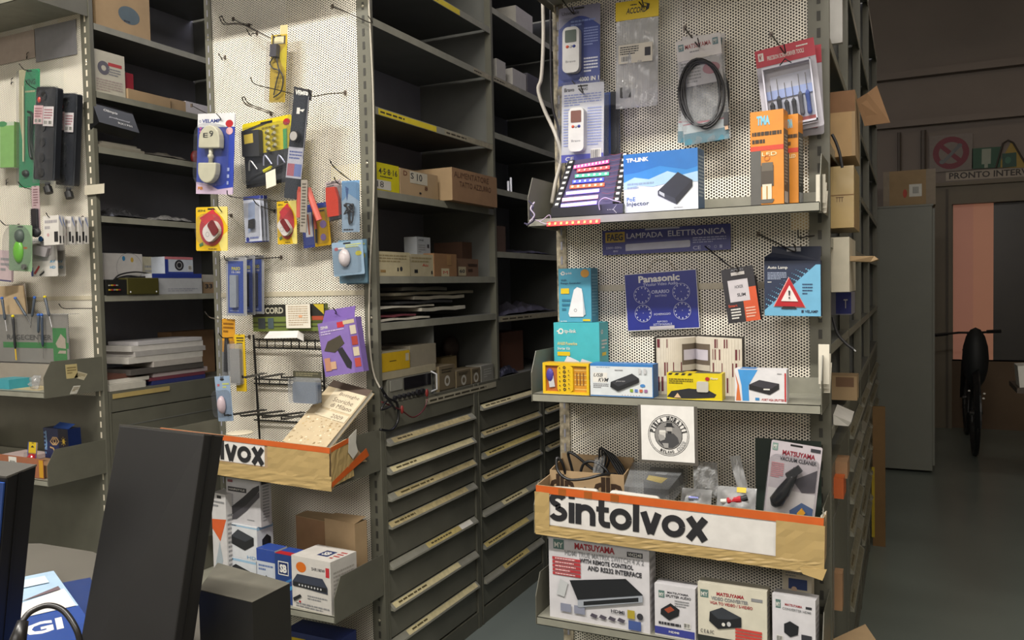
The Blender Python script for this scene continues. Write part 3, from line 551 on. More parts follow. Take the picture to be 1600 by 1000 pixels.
mb = MB(); k0 = C('#2b2b2d'); R_ = F.H*.375; prt(mb, F, ('o', .52, .47, R_, R_*.975, k0), ('o', .52, .47, R_*.93, R_*.91, k0)); c = F.p(.52, .47, .001)
def arctext(mb, st, a0, a1, rad, hh, m, flip=False, ww=.8):
    n = len(st)
    for i, ch in enumerate(st):
        if ch == ' ': continue
        a = math.radians(a0+(a1-a0)*(i+.5)/n); rd = F.X*math.cos(a)+F.Z*math.sin(a); tg = F.X*math.sin(a)-F.Z*math.cos(a)
        if flip: rd, tg = -rd, -tg
        wd = abs(math.radians(a1-a0))/n*rad*ww*(.4 if ch == 'I' else 1); Q = Fr(c+(rd if not flip else -rd)*rad-tg*wd/2-rd*hh/2, tg, rd, wd, hh); prt(mb, Q, ('t', 0, 0, 1, 1, ch, m, 3))
arctext(mb, 'PIRLA MORATTI', 172, 8, R_*.8, R_*.26, k0); arctext(mb, 'MILANO', -120, -70, R_*.8, R_*.15, k0, True); arctext(mb, 'COCCO', -60, -18, R_*.8, R_*.17, GRY, True)
put('emblem_lettering', mb, r)
mb = MB(); prt(mb, F, ('o', .52, .47, R_*.68, R_*.655, k0)); g1, g2 = C('#4a4a4c'), C('#a9a7a4')
def q(x, y): return (.52+x*R_/F.W, .47+y*R_/F.H)
prt(mb, F, ('c', *q(0, 0), .655*R_/F.W, .655*R_/F.H, C('#8c8a88')), ('p', [q(*t) for t in ((-.5, -.3), (-.3, .0), (-.12, .1), (.25, .1), (.45, -.1), (.52, -.36), (.2, -.6), (-.2, -.6))], g1),
    ('c', *q(.05, .28), .15*R_/F.W, .19*R_/F.H, C('#b9b5b0')), ('p', [q(*t) for t in ((-.2, .4), (.32, .4), (.22, .46), (.18, .6), (-.08, .6), (-.1, .46))], k0), ('p', [q(*t) for t in ((-.06, .2), (.16, .2), (.14, .1), (-.02, .1))], k0),
    ('p', [q(*t) for t in ((-.42, -.12), (-.14, -.12), (-.12, .16), (-.44, .16))], C('#d6d3cd')), ('p', [q(*t) for t in ((-.45, .14), (-.11, .14), (-.14, .24), (-.42, .24))], WHITE), ('p', [q(*t) for t in ((-.5, .0), (-.44, .05), (-.2, -.02), (-.16, -.2), (-.4, -.3))], g2), ('p', [q(*t) for t in ((-.3, -.38), (0, -.38), (.0, -.6), (-.2, -.6))], g2))
put('emblem_figure', mb, r, 'drinking man in a dark hat and suit holding a mug')
# hooks of the right rack
for a in ((893, 15, 2.33, 'hook holding the upper blue remote pack'), (907, 139, 2.28, 'hook holding the lower white remote pack'), (1002, 3, 2.32, 'hook holding the bag with the yellow header'), (1090, 66, 2.30, 'hook holding the two cable bags'), (1225, 76, 2.28, 'hook holding the screwdriver sets')):
    hook(a[0], a[1], a[2], a[3], base=(a[0]-20, a[1]-22))
hook(1150, 420, 2.27, 'long bare hook reaching over the small black and orange box', base=(1096, 380)); hook(1240, 388, 2.28, 'hook passing over the Auto Lamp box', base=(1185, 366)); hook(1247, 366, 2.4, 'bare hook at the right post above the Auto Lamp box', base=(1276, 368))
# ================================================================ right rack, trays
zt = {1: 1.699, 2: 1.184, 3: .789, 4: .514}
F = FY((974, 240), (1090, 227), (974, 337), 2.225, 2.213, zb=zt[1]); sky = C('#1f6fb8', .35)
F.H -= .004
mb = slab(F, .06, C('#dfe5ea', .4)); prt(mb, F, ('p', [(0, 1), (1, 1), (1, .62), (.8, .58), (.6, .66), (.35, .55), (.15, .6), (0, .52)], C('#2f86cc', .35)), ('p', [(0, 1), (1, 1), (1, .7), (.85, .66), (.5, .76), (.2, .68), (0, .66)], sky), ('p', [(0, .52), (.15, .6), (.35, .55), (.6, .66), (.8, .58), (1, .62), (1, .45), (.7, .48), (.4, .42), (.2, .46), (0, .4)], C('#a7cbe6', .35)),
  ('t', .04, .86, .35, .93, 'TP-LINK', WHITE, 4), ('t', .04, .2, .16, .27, 'PoE', C('#2b6fb0'), 1), ('t', .04, .1, .35, .19, 'Injector', C('#35495c'), 1), ('l', .05, .4, .42, .52, 2, C('#8ea6b8')), ('l', .68, .04, .94, .06, 1, GRY))
r = E('poe_injector_box', 'blue and white TP-LINK PoE Injector box beside the LED display', 'box', F.p(.5, 0)); S2 = sideF(F, .06); prt(mb, S2, ('r', 0, 0, 1, 1, C('#3a5f86')), ('l', .1, .2, .9, .9, 12, C('#a8bccc'))); put('carton', mb, r)
mb = MB(); prt(mb, F, ('p', [(.47, .27), (.72, .1), (.93, .38), (.93, .48), (.74, .63), (.47, .34)], C('#3a3e4a')), ('p', [(.47, .34), (.74, .63), (.93, .48), (.7, .2)], C('#262a36')), ('p', [(.49, .29), (.56, .23), (.56, .29), (.49, .34)], C('#c0c6cc')), ('p', [(.7, .2), (.93, .48), (.93, .38), (.72, .1)], C('#1b1e28'))); put('device_print', mb, r)
def torchbox(F, dep, lab, back=False):
    r = E('torch_box', lab, 'box', F.p(.5, 0)); mb = slab(F, dep, C('#d98a26', .4)); gr = C('#5d5c58')
    prt(mb, F, ('r', 0, 0, .32, .6, gr), ('r', 0, .58, 1, .63, C('#d2452c')), ('t', .2, .85, .6, .95, 'TMA', C('#7fc4dc'), 4), ('l', .06, .64, .94, .8, 2, C('#3a2c1c')), ('t', .35, .52, .8, .56, 'LED', C('#f0e0b0')))
    prt(mb, sideF(F, dep), ('r', 0, 0, 1, .8, gr), ('l', .15, .2, .85, .75, 16, C('#b9b6ae')), ('r', .1, .02, .9, .14, LGR)); put('carton', mb, r)
    if not back:
        mb = MB(); prt(mb, F, ('o', .5, .5, .008, .005, C('#c8742a')), ('r', .32, .2, .7, .42, C('#4e463c')), ('r', .34, .36, .68, .45, C('#6a6256')), ('r', .36, .06, .64, .22, C('#e8dcc4')), ('p', [(.28, .06), (.72, .06), (.66, .02), (.34, .02)], gr), ('r', .48, .06, .52, .2, C('#b58a3c'))); put('lantern_print', mb, r)
F = FY((1226, 180), (1247, 180), (1229, 318), 2.27, 2.265, zb=zt[1]); torchbox(F, .045, 'rear orange torch box half hidden by the front one', True)
F = FY((1172, 176), (1224, 171), (1176, 321), 2.222, 2.215, zb=zt[1]); torchbox(F, .05, 'front orange TMA torch box showing a camping lantern')
# LED strip demonstration display
r = E('led_display', 'black LED strip demonstration stand with glowing coloured rows', 'led display', P(918, 340, 2.24))
blk = C('#17171f', .4)
A, B = P(861, 340, 2.208), P(973, 330, 2.208); A.z = B.z = zt[1]
F = Fr(A, (1, 0, 0), (0, 0, 1), (B-A).length, P(862, 327, 2.208).z-zt[1]+.004); mb = slab(F, .1, blk)
prt(mb, F, *[('c', .8+.03*i*(1 if i < 3 else .6), .45, .006, .03, WHITE) for i in range(3)], *[('c', .88+.012*i, .5+.12*i, .006, .03, WHITE) for i in range(4)], *[('c', .88+.012*i, .4-.1*i, .006, .03, WHITE) for i in range(4)]); put('base', mb, r)
bp = lambda u, v, y: P(u, v, y)
bl_, br_, tl_, tr_ = bp(864, 326, 2.215), bp(958, 318, 2.215), bp(889, 252, 2.32), bp(972, 240, 2.32)
mb = MB(); nn = V((0, .012, -.004)); mb.prism([bl_, br_, tr_, tl_], nn, C('#4c4668', .4)); put('back_board', mb, r)
for (p0, p1, wd) in ((bl_, tl_, .02), (br_, tr_, .02)):
    e = V((wd, 0, 0)); d = V((0, -.006, .002)); mb = MB().prism([p0, p0+e, p1+e, p1], d, blk)
    for k in range(9): q0 = p0+(p1-p0)*(k+.4)/9+e*.3+d*1.05; q1 = q0+(p1-p0)*.045; mb.add([q0, q0+e*.5, q1+e*.5, q1], [(0, 1, 2, 3)], WHITE)
    put('side_frame', mb, r)
def led(u0, v0, u1, v1, y0, y1, colr, n, strength, par, hh=.007, lab=None, glow=.5):
    a, b = P(u0, v0, y0), P(u1, v1, y1); X = (b-a); W = X.length; F = Fr(a-V((0, 0, hh/2)), X, (0, .3, 1), W, hh)
    hx = dict(zip(('#ff5aa8', '#ff2030', '#20e0a0', '#2a50ff', '#ff7a1e', '#cfc8ff', '#ffc6ae', '#c9c4ff', '#ff2c14'), ('#c01870', '#c80018', '#008868', '#0818c8', '#c83c00', '#8a78e8', '#c890a0', '#8a78e8', '#d00010')))[colr]
    s = put('led_strip', slab(F, .002, M(hx, .4, 0, 0, emit=glow*1.2)), par, lab); em = M(dict(zip(('#ff5aa8', '#ff2030', '#20e0a0', '#2a50ff', '#ff7a1e', '#ffc6ae', '#ff2c14'), ('#ffb8dc', '#ff6a68', '#a8ffe6', '#80a4ff', '#ffc478', '#ffe6dc', '#ff9a48'))).get(colr, '#f4f2ff'), .4, 0, 0, emit=2.2); mb = MB()
    for k in range(n):
        x = (k+.5)/n; c0 = F.p(x, .5, .0008); w_ = W/n*(.17 if n < 14 else .3); h_ = hh*.27
        mb.prism([c0-F.X*w_-F.Z*h_, c0+F.X*w_-F.Z*h_, c0+F.X*w_+F.Z*h_, c0-F.X*w_+F.Z*h_], F.n*.001, em)
    put('diode_row', mb, s, 'glowing diodes')
for (u0, v0, u1, v1, cl, n, sg, nm, hs) in ((896, 261, 951, 252, '#ff5aa8', 10, 6, 'pink', '#b0506e'), (901, 266.5, 952, 261, '#ff2030', 6, 14, 'red', '#7c1420'), (898, 275, 951, 271, '#20e0a0', 6, 9, 'green', '#206c6c'), (894, 284, 943, 280, '#2a50ff', 6, 16, 'blue', '#1c2c98'), (890, 292, 944, 288, '#ff7a1e', 6, 12, 'orange', '#9c4a20'), (884, 302, 936, 297, '#cfc8ff', 18, 9, 'cold white', '#b0a8e8'), (878, 312, 934, 307, '#ffc6ae', 7, 5, 'warm white', '#c8a8c0'), (876, 321.5, 932, 316, '#c9c4ff', 18, 11, 'cold white', '#b0a8e8')):
    tt = (326-v0)/75; y = 2.21+.1*max(0, tt); led(u0, v0, u1, v1, y-.006, y-.006, cl, n, sg, r, .0105, nm+' LED strip', .9 if 'white' in nm else .55)
red = E('led_strip_light', 'glowing red LED strip stuck on the front edge of the top tray', 'led strip', P(895, 350, 2.2)); led(854, 350, 937, 345.5, 2.2, 2.2, '#ff2c14', 9, 16, red, .013, None, .8)
for nm_, lc, en, rd, cl_ in (('led_glow', P(918, 296, 2.08), .8, .05, (.5, .42, 1)),):
    l_ = bpy.data.lights.new(nm_, 'POINT'); l_.energy = en; l_.color = cl_; l_.shadow_soft_size = rd; o_ = bpy.data.objects.new(nm_, l_); o_.location = lc; COL.objects.link(o_)
for k in range(9):
    t = k/9; a = tr_+(br_-tr_)*t+V((0, -.008, 0)); put('lead_wire', MB().tube([a+V((.006, 0, 0)), a+V((-.02, -.004, -.004)), a+V((-.036, -.002, 0))], .0006, C('#9a4050'), 4), r)
wv = C('#c9b8cc', .4)
put('white_wire', MB().tube(catmull([P(937, 328, 2.2), P(936, 316, 2.195), P(945, 309, 2.19), P(958, 313, 2.195), P(970, 316, 2.2)], 6), .0014, wv, 6), r)
put('loose_wire', MB().tube(catmull([P(823, 352, 2.2), P(832, 344, 2.19), P(845, 345, 2.19), P(858, 336, 2.19), P(861, 344, 2.195)], 6), .0012, wv, 6).tube(catmull([P(840, 345, 2.19), P(850, 349, 2.19), P(857, 350, 2.195)], 5), .001, wv, 5), label='thin white wires trailing from the LED display over the tray corner', cat='wire')
put('wire_bundle', MB().tube(catmull([P(826, 314, 2.19), P(833, 322, 2.18), P(829, 334, 2.18), P(835, 343, 2.185), P(826, 350, 2.19), P(819, 349, 2.185)], 6), .0024, C('#3a3550', .4), 6).tube(catmull([P(835, 316, 2.19), P(829, 326, 2.175), P(835, 336, 2.18), P(828, 346, 2.18)], 6), .002, C('#cfc6d8', .4), 6), label='knotted dark and white wire ends clipped to left bracket of the top tray', cat='wire')
# second tray, back row
F = FY((865, 504), (936, 503), (865, 620), 2.34, 2.335, zb=zt[2]); tq = C('#46b7c2', .45)
mb = slab(F, .075, tq); r = E('powerline_box', 'turquoise tp-link box under the range extender box, in the second tray', 'box', F.p(.5, 0))
def tplogo(F, x, y, s): return [('o', x, y, s, s*.55, WHITE), ('r', x-s/F.W, y-s*.9/F.H, x-.5*s/F.W, y+.2*s/F.H, WHITE), ('r', x-1.5*s/F.W, y-.2*s/F.H, x-.6*s/F.W, y+.25*s/F.H, WHITE)]
prt(mb, F, *tplogo(F, .16, .87, .009), ('t', .24, .83, .5, .9, 'tp-link', WHITE, 1), ('t', .08, .66, .52, .71, 'AV600 Powerline', C('#e3d890'), 1), ('t', .08, .59, .36, .63, 'Starter Kit', WHITE), ('r', .08, .5, .36, .56, YEL))
S2 = sideF(F, .075); prt(mb, S2, *tplogo(S2, .3, .86, .007), ('r', .25, .5, .7, .55, YEL), ('l', .2, .6, .8, .75, 3, WHITE), ('r', .15, .28, .45, .38, C('#9fd0d2')), ('r', .55, .28, .85, .38, C('#9fd0d2'))); put('carton', mb, r)
mb = MB(); prt(mb, F, ('p', [(.08, .22), (.3, .5), (.56, .42), (.36, .1), (.08, .1)], C('#dfe0e4')), ('p', [(.4, .15), (.62, .46), (.9, .4), (.8, .12)], C('#cfd2d8'))); put('adapter_print', mb, r)
F3 = FY((872.5, 420), (923, 418.5), (872.5, 503), 2.352, 2.348, zb=F.o.z+F.H+.001)
mb = slab(F3, .055, C('#4fa3bd', .45)); r = E('range_extender_box', 'blue tp-link Range Extender box standing on the turquoise box', 'box', F3.p(.5, 0))
prt(mb, F3, *tplogo(F3, .14, .91, .006), ('t', .22, .88, .42, .93, 'tp-link', WHITE), ('c', .82, .9, .13, .075, C('#d09a3c')), ('t', .07, .76, .25, .8, 'WiFi', C('#2a5878')), ('t', .07, .7, .7, .745, 'Range Extender', C('#2a5878'), 1), ('r', .07, .53, .33, .63, YEL), ('l', .1, .2, .36, .45, 3, C('#2f7898')), ('r', .74, .02, .97, .055, YEL), ('t', .05, -.0, .25, .03, 'tp-link', WHITE))
prt(mb, sideF(F3, .055), ('r', 0, 0, 1, 1, C('#3f88a4')), ('l', .1, .1, .9, .9, 14, C('#7db4c8'))); put('carton', mb, r)
mb = MB(); prt(mb, F3, ('p', [(.3, .16), (.48, .6), (.58, .65), (.72, .62), (.82, .2), (.76, .1), (.34, .1)], C('#eceef0')), ('p', [(.76, .12), (.83, .14), (.74, .6)], C('#b9c4cc')), ('o', .52, .22, .005, .0035, GRY)); put('extender_print', mb, r)
# front row
F = FY((849, 566), (921, 569.5), (850, 614), 2.225, 2.218, zb=zt[2])
r = E('kit_case', 'yellow framed case of small orange compartments, at left end of second tray', 'box', F.p(.5, 0))
mb = slab(F, .035, C('#e0a81c', .4)); put('case_body', mb, r)
for (a, b, c, d) in ((0, 0, 1, .07), (0, .92, 1, 1), (0, 0, .07, 1), (.94, 0, 1, 1), (.31, 0, .37, 1), (.63, 0, .68, 1)): pass
mb = MB()
for q4 in ((0, 0, 1, .08), (0, .91, 1, 1), (0, .08, .06, .91), (.95, .08, 1, .91), (.32, .08, .66, .91)): rslab(mb, F, *q4, .0, .006, C('#e8bf20', .4), .2)
put('frame', mb, r)
mb = MB(); prt(mb, F, ('r', .06, .08, .32, .91, C('#b5652a')), ('r', .67, .08, .95, .91, C('#cf8f28')), *[('r', .68, .16+.15*k, .94, .18+.15*k, C('#f2d27a')) for k in range(5)], *[('r', .72+.07*k, .3, .745+.07*k, .7, C('#8a5a20')) for k in range(3)]); G = F.sub(0, 0, 1, 1, .0065)
prt(mb, G, *[('o', .48, .16+.14*k, .0045, .0022, BLK) for k in range(6)], *[('c', .38, .14+.14*k, .012, .02, BLK) for k in range(6)], *[('c', .58, .2+.14*k, .012, .02, BLK) for k in range(5)]); put('tray_print', mb, r)
put('blue_pouch', MB().ell(F.p(.15, .6, .002), F.X*.012, F.Z*.02, F.n*.006, C('#4a3d9a')), r); G = Fr(F.p(.14, .2, .004), (F.X+F.Z*.15), (F.Z-F.X*.15), .018, .045); put('paper_tag', slab(G, .001, LGR), r)
F = FY((922, 567.5), (1020, 567.5), (922, 615), 2.213, 2.211, zb=zt[2])
r = E('usb_kvm_box', 'white USB KVM switch box with blue edges', 'box', F.p(.5, 0)); mb = slab(F, .05, C('#3a7fc4', .4))
prt(mb, F, ('r', 0, .03, .99, .92, C('#dde3e6', .4)), ('l', .1, .86, .45, .91, 1, C('#8aa0b0')), ('r', .045, .42, .28, .72, WHITE), ('t', .05, .59, .2, .7, 'USB', C('#2f3238'), 1, .02), ('t', .13, .44, .28, .56, 'KVM', C('#2f3238'), 1, .02), ('l', .05, .24, .3, .4, 3, GRY), ('l', .4, .78, .65, .84, 1, GRY), ('c', .84, .36, .04, .05, C('#4a88c8')), *[('r', .64+.075*k, .16, .69+.075*k, .25, C(hx)) for k, hx in enumerate(('#8aa838', '#5a7cc0', '#c86c4c', '#a0709c'))], *[('c', .52+.045*k, .06, .006, .01, RED if k % 2 else INK) for k in range(7)], ('r', .78, .72, .82, .88, LGR), ('r', .86, .72, .9, .88, LGR)); prt(mb, sideF(F, .05), ('r', 0, 0, 1, 1, C('#2c66ac'))); put('carton', mb, r)
mb = MB(); prt(mb, F, ('p', [(.33, .3), (.34, .45), (.68, .72), (.79, .58), (.79, .46), (.45, .17)], C('#1e2024')), ('p', [(.34, .45), (.68, .72), (.79, .58), (.46, .31)], C('#34363c')), ('t', .42, .45, .55, .5, 'ports', C('#b0b0b4'), 1, .03)); put('device_print', mb, r)
F = FY((1042, 582), (1128, 579), (1042, 622), 2.213, 2.214, zb=zt[2])
r = E('window_box', 'yellow box with a clear window and black bottom swoosh', 'box', F.p(.5, 0)); mb = slab(F, .045, C('#e2cc18', .4))
prt(mb, F, ('p', [(0, .08), (.08, .3), (.4, .42), (.75, .38), (.9, .22), (.86, .1), (.5, .04), (.2, .02)], C('#24262a')), *[('p', [(.02+.12*k, .92), (.08+.12*k, .92), (.11+.12*k, .99), (.05+.12*k, .99)], BLK) for k in range(4)], ('l', .04, .58, .48, .8, 3, C('#6a6010')), ('p', [(.13, .06), (.26, .06), (.195, .24)], C('#e8c49a')), ('t', .8, .78, .93, .86, 'Maurer', WHITE), ('c', .74, .8, .04, .07, RED))
prt(mb, topF(F, .045), ('r', .05, .1, .95, .9, C('#4a4a38')), ('r', .3, .1, .5, .9, YEL)); put('carton', mb, r)
mb = MB(); rslab(mb, F, .55, .3, .76, .7, .0, .004, C('#c9c6bc', .15), .15); put('clear_window', mb, r)
F = FY((1148, 576), (1229, 575.6), (1150, 627), 2.215, 2.214, zb=zt[2])
r = E('vga_splitter_box', 'white and blue VGA splitter box at right end of the second tray', 'box', F.p(.5, 0)); mb = slab(F, .045, C('#e6e5e8', .4))
prt(mb, F, ('p', [(.06, .98), (.45, .98), (.27, .5), (.28, .03), (.15, .03), (.13, .5)], C('#4499dc')), ('p', [(.0, .9), (.08, .5), (.12, .03), (.02, .03), (.05, .5)], C('#d8753c')), ('t', .52, .05, .95, .12, 'PORT VGA SPLITTER', C('#b03030'), 2, .01), ('r', .4, .06, .48, .14, C('#3a8ac8')), ('l', .82, .85, .95, .9, 1, GRY), ('r', .96, .05, .99, .9, C('#c23030')))
prt(mb, topF(F, .045), ('r', .1, .0, .4, 1, C('#4a88c8'))); put('carton', mb, r)
mb = MB(); prt(mb, F, ('p', [(.28, .38), (.28, .53), (.48, .68), (.86, .58), (.86, .42), (.68, .24)], C('#1f1e22')), ('p', [(.28, .53), (.48, .68), (.86, .58), (.68, .4)], C('#3a3840')), ('r', .56, .38, .68, .42, WHITE)); put('device_print', mb, r)
# open book standing behind
r = E('open_book', 'open illustrated book standing upright against the panel', 'book', P(1090, 600, 2.34))
zb = zt[2]; sp = P(1089, 524, 2.41); lf = P(1022, 525, 2.31); rg = P(1163, 525, 2.32); hz_ = lf.z-zb
bc = C('#3a3632'); pg = C('#ddd5c4', .8)
cov = MB()
for a, b in ((lf, sp), (sp, rg)): a = V((a.x, a.y, zb)); b = V((b.x, b.y, zb)); cov.prism([a, b, b+V((0, 0, hz_-.001)), a+V((0, 0, hz_-.001))], (0, .004, 0), bc)
put('cover', cov, r)
def pblock(a, b, sgn):
    a = V((a.x, a.y, zb)); b = V((b.x, b.y, zb)); n = 26; vs = []; fs = []; bands = []; d0 = (b-a)
    nrm = V((d0.y, -d0.x, 0)).normalized(); nrm = nrm if nrm.y < 0 else -nrm; pts = []
    prof = []
    for k in range(n+1):
        t = k/n; prof.append(a+d0*t+nrm*(.002+.045*math.sin(math.pi*min(1, t*1.02))**.6*(1-.2*t)))
    mb = MB().prism(prof+[b+nrm*.0, a+nrm*.0], (0, 0, hz_-.006), pg); rr = random.Random(3 if sgn < 0 else 9); m1, m2 = C('#6c2430', .8), C('#b9ad98', .8)
    rng = range(0, 11)
    for k in rng:
        i = k; p0, p1 = prof[i if sgn < 0 else n-1-i], prof[i+1 if sgn < 0 else n-i]; nn = nrm*.0007
        for (z0, z1) in ((.05, .3), (.32, .55), (.6, .78), (.8, .95)):
            if rr.random() < .3: w0, w1 = rr.uniform(.1, .3), rr.uniform(.5, .85); e = (p1-p0); q = [p0+e*w0+nn, p0+e*w1+nn]; mb.add([q[0]+V((0, 0, hz_*z0)), q[1]+V((0, 0, hz_*z0)), q[1]+V((0, 0, hz_*z1)), q[0]+V((0, 0, hz_*z1))], [(0, 1, 2, 3)], m1)
        mb.add([p0+nn, p0+(p1-p0)*.08+nn, p0+(p1-p0)*.08+nn+V((0, 0, hz_*.95)), p0+nn+V((0, 0, hz_*.95))], [(0, 1, 2, 3)], m2)
    put('page_block', mb, r)
    i0, i1 = (11, 25) if sgn < 0 else (2, 14)
    for (z0, z1, mm, i0_, i1_) in ((.3, .86, C('#6b5f50', .7), i0, i1), (.4, .5, C('#c9c2b2'), i0, i1), (.58, .76, C('#cfcad4'), i0+1, i1-1), (.33, .4, C('#4a3d34'), i0+1, i1-1)):
        im = MB()
        for i in range(i0_, i1_): p0, p1 = prof[i]+nrm*(.001+.0003*z0), prof[i+1]+nrm*(.001+.0003*z0); im.add([p0+V((0, 0, hz_*z0)), p1+V((0, 0, hz_*z0)), p1+V((0, 0, hz_*z1)), p0+V((0, 0, hz_*z1))], [(0, 1, 2, 3)], mm)
        for v in im.v: v += nrm*(.0004*(1-z1)+.0003*(z1-z0 < .2)*2)
        put('photo_print', im, r)
pblock(lf+V((.006, 0, 0)), sp, -1); pblock(sp, rg-V((.006, 0, 0)), 1)
# papers clipped at the right brackets
for (u0, v0, u1, v1, Y, lb) in ((1275, 285, 1290, 330, 2.26, 'cream paper tags tucked at right end of the top tray'), (1279, 550, 1296, 612, 2.25, 'torn cream papers tucked at right end of the second tray')):
    r = E('paper_tag', lb, 'paper', P(u0, v1, Y)); a = P(u0, v1, Y); b = P(u1, v1, Y); h = P(u0, v0, Y).z-a.z
    for k in range(3):
        F = Fr((a.x+.003*k, Y+.006*k, a.z-.012*k+.02), (1, .1*k, 0), (.03*k, .02, 1), (b.x-a.x)*(1-.1*k), h*(1-.12*k)); put('sheet', slab(F, .0008, PAPER), r)
# ---- third tray: cut carton strip lettered Sintolvox, and what lies behind it
def strip(name, lab, ft, fb, fr_, x0, x1, yf, zt0, zt1, zb0, zb1, ops, lx0, lx1, white=True): pass
yS = 2.193
TLs, TRs, BLs, BRs = P(834, 757, yS), P(1282, 809, yS), P(838, 832, yS), P(1283, 890, yS)
r = E('carton_strip', 'long cut carton lettered Sintolvox taped along the front of the third tray', 'cardboard', (TLs+TRs)/2-V((0, 0, .16)))
F = Fr(BLs, TRs-TLs, V((0, 0, 1)), (TRs-TLs).length, 1); F.Z = (F.Z-F.X*F.X.z).normalized(); F.n = F.X.cross(F.Z); F.H = (TLs-BLs).dot(F.Z)
mb = slab(F, .004, CARD); put('cardboard', mb, r)
G = F.sub(.05, .2, .855, .9, .001); mb = slab(G, .0008, C('#e3e0dc', .6)); put('white_print', mb, r)
G = F.sub(0, 0, 1, 1, .002); mb = MB(); ink = C('#202024', .6)
def stroke(mb, pts, wd, m, d):
    pts = [V((p[0], p[1])) for p in pts]; L_, R2 = [], []
    for i, p in enumerate(pts):
        t = (pts[min(i+1, len(pts)-1)]-pts[max(i-1, 0)]).normalized(); nn = V((-t.y, t.x)); L_.append(p+nn*wd/2); R2.append(p-nn*wd/2)
    for i in range(len(pts)-1): mb.add([G.o+G.X*q_.x+G.Z*q_.y+G.n*d for q_ in (L_[i], L_[i+1], R2[i+1], R2[i])], [(0, 1, 2, 3)], m)
def sintol(mb, G, x0, x1, base, xh, m, letters='Sintolvox'):
    """heavy rounded grotesque lettering; x0..x1 in metres along the face, xh = x height"""
    wd = xh*.29; adv = dict(S=1.12, i=.42, n=1.12, t=.74, o=1.2, l=.42, v=1.1, x=1.12); tot = sum(adv[c] for c in letters)*xh; sc = (x1-x0)/tot; x = x0; d = .0004
    arc_ = lambda cx, cy, rx, ry, a0, a1, n=18: [(cx+rx*math.cos(math.radians(a0+(a1-a0)*k/n)), cy+ry*math.sin(math.radians(a0+(a1-a0)*k/n))) for k in range(n+1)]
    for c in letters:
        w_ = adv[c]*xh*sc; cx = x+w_/2; R_ = w_*.5-wd*.53; cap = xh*1.42; h2 = wd/2; d += .00002
        if c == 'o': stroke(mb, arc_(cx, base+xh/2, R_, xh/2-h2*.9, 0, 360, 28), wd, m, d)
        elif c == 'l': stroke(mb, [(cx, base), (cx, base+cap)], wd*1.05, m, d)
        elif c == 'i': stroke(mb, [(cx, base), (cx, base+xh)], wd*1.05, m, d); stroke(mb, [(cx, base+xh*1.18), (cx, base+cap)], wd*1.1, m, d)
        elif c == 'n':
            stroke(mb, [(cx-R_, base), (cx-R_, base+xh)], wd*1.05, m, d); stroke(mb, arc_(cx, base+xh-R_-h2, R_, R_, 180, 0)+[(cx+R_, base)], wd, m, d+.00001)
        elif c == 't': stroke(mb, [(cx-wd*.2, base+cap*.95), (cx-wd*.2, base+xh*.36)]+arc_(cx+wd*.55, base+xh*.36, wd*.75, xh*.36-h2, 180, 275, 8)+[(cx+wd*1.3, base+h2)], wd, m, d); stroke(mb, [(x+wd*.1, base+xh-h2), (x+w_-wd*.1, base+xh-h2)], wd*.85, m, d+.00001)
        elif c == 'v': stroke(mb, [(cx-R_, base+xh), (cx, base+.0)], wd*1.1, m, d); stroke(mb, [(cx+R_, base+xh), (cx, base+.0)], wd*1.1, m, d+.00001)
        elif c == 'x': stroke(mb, [(cx-R_, base+xh), (cx+R_, base)], wd*1.15, m, d); stroke(mb, [(cx+R_, base+xh), (cx-R_, base)], wd*1.15, m, d+.00001)
        elif c == 'S': stroke(mb, arc_(cx, base+cap*.74, R_*.85, cap*.26-h2, 20, 270, 16)+arc_(cx, base+cap*.27, R_*.95, cap*.27-h2, 90, -160, 16), wd, m, d)
        x += w_
pa = (P(857, 815, yS)-F.o); pb = P(1107, 845, yS)-F.o
sintol(mb, G, pa.dot(F.X), pb.dot(F.X), pa.dot(F.Z)+.0055, .06, ink); put('lettering', mb, r, 'bold black lettering Sintolvox')
mb = MB(); ot = C('#d2642a', .4); T_ = F.sub(0, .845, 1, 1.0, .003); mb = slab(T_, .0006, ot); T2 = F.sub(0, .3, .045, .5, .0015)
for k in range(3): q = F.sub(.09+.115*k+.05*(k > 1), .84, .125+.115*k+.05*(k > 1), .98, .0042); mb = slab(q, .0002, C('#b0682c', .4)) if False else mb; prt(mb, T_, ('r', .09+.1*k, 0, .12+.1*k, .9, C('#a8602c', .3)))
put('orange_tape', mb, r)
for (a, b, c, d, o_) in ((-.004, 0, .055, .87, .0035), (.855, 0, 1.004, .87, .0035), (.0, -.02, 1.0, .2, .0038)):
    q = F.sub(a, b, c, d, o_); nx, nz = max(3, int(40*(c-a))), 6; mb = MB(); rr = random.Random(int(a*99+5)); vs = [q.p(i/nx, j/nz, rr.uniform(0, .0022)) for j in range(nz+1) for i in range(nx+1)]
    mb.add(vs, [(j*(nx+1)+i, j*(nx+1)+i+1, (j+1)*(nx+1)+i+1, (j+1)*(nx+1)+i) for j in range(nz) for i in range(nx)], TAPE); put('brown_tape', mb, r)
put('side_flap', MB().prism([F.p(1, .02), F.p(1, 1), F.p(1, 1)+V((0, .09, -.005)), F.p(1, 0.1)+V((0, .09, 0))], (-.003, 0, 0), CARD), r); put('side_flap', MB().prism([F.p(0, .02), F.p(0, 1), F.p(0, 1)+V((0, .1, .01)), F.p(0, .1)+V((0, .1, 0))], (.003, 0, 0), CARD), r)
put('torn_flap', MB().prism([F.p(.93, .06, .004), F.p(1.012, .1, .006), F.p(1.0, -.1, .01), F.p(.94, -.04, .006)], F.n*.002, TAPE), r)
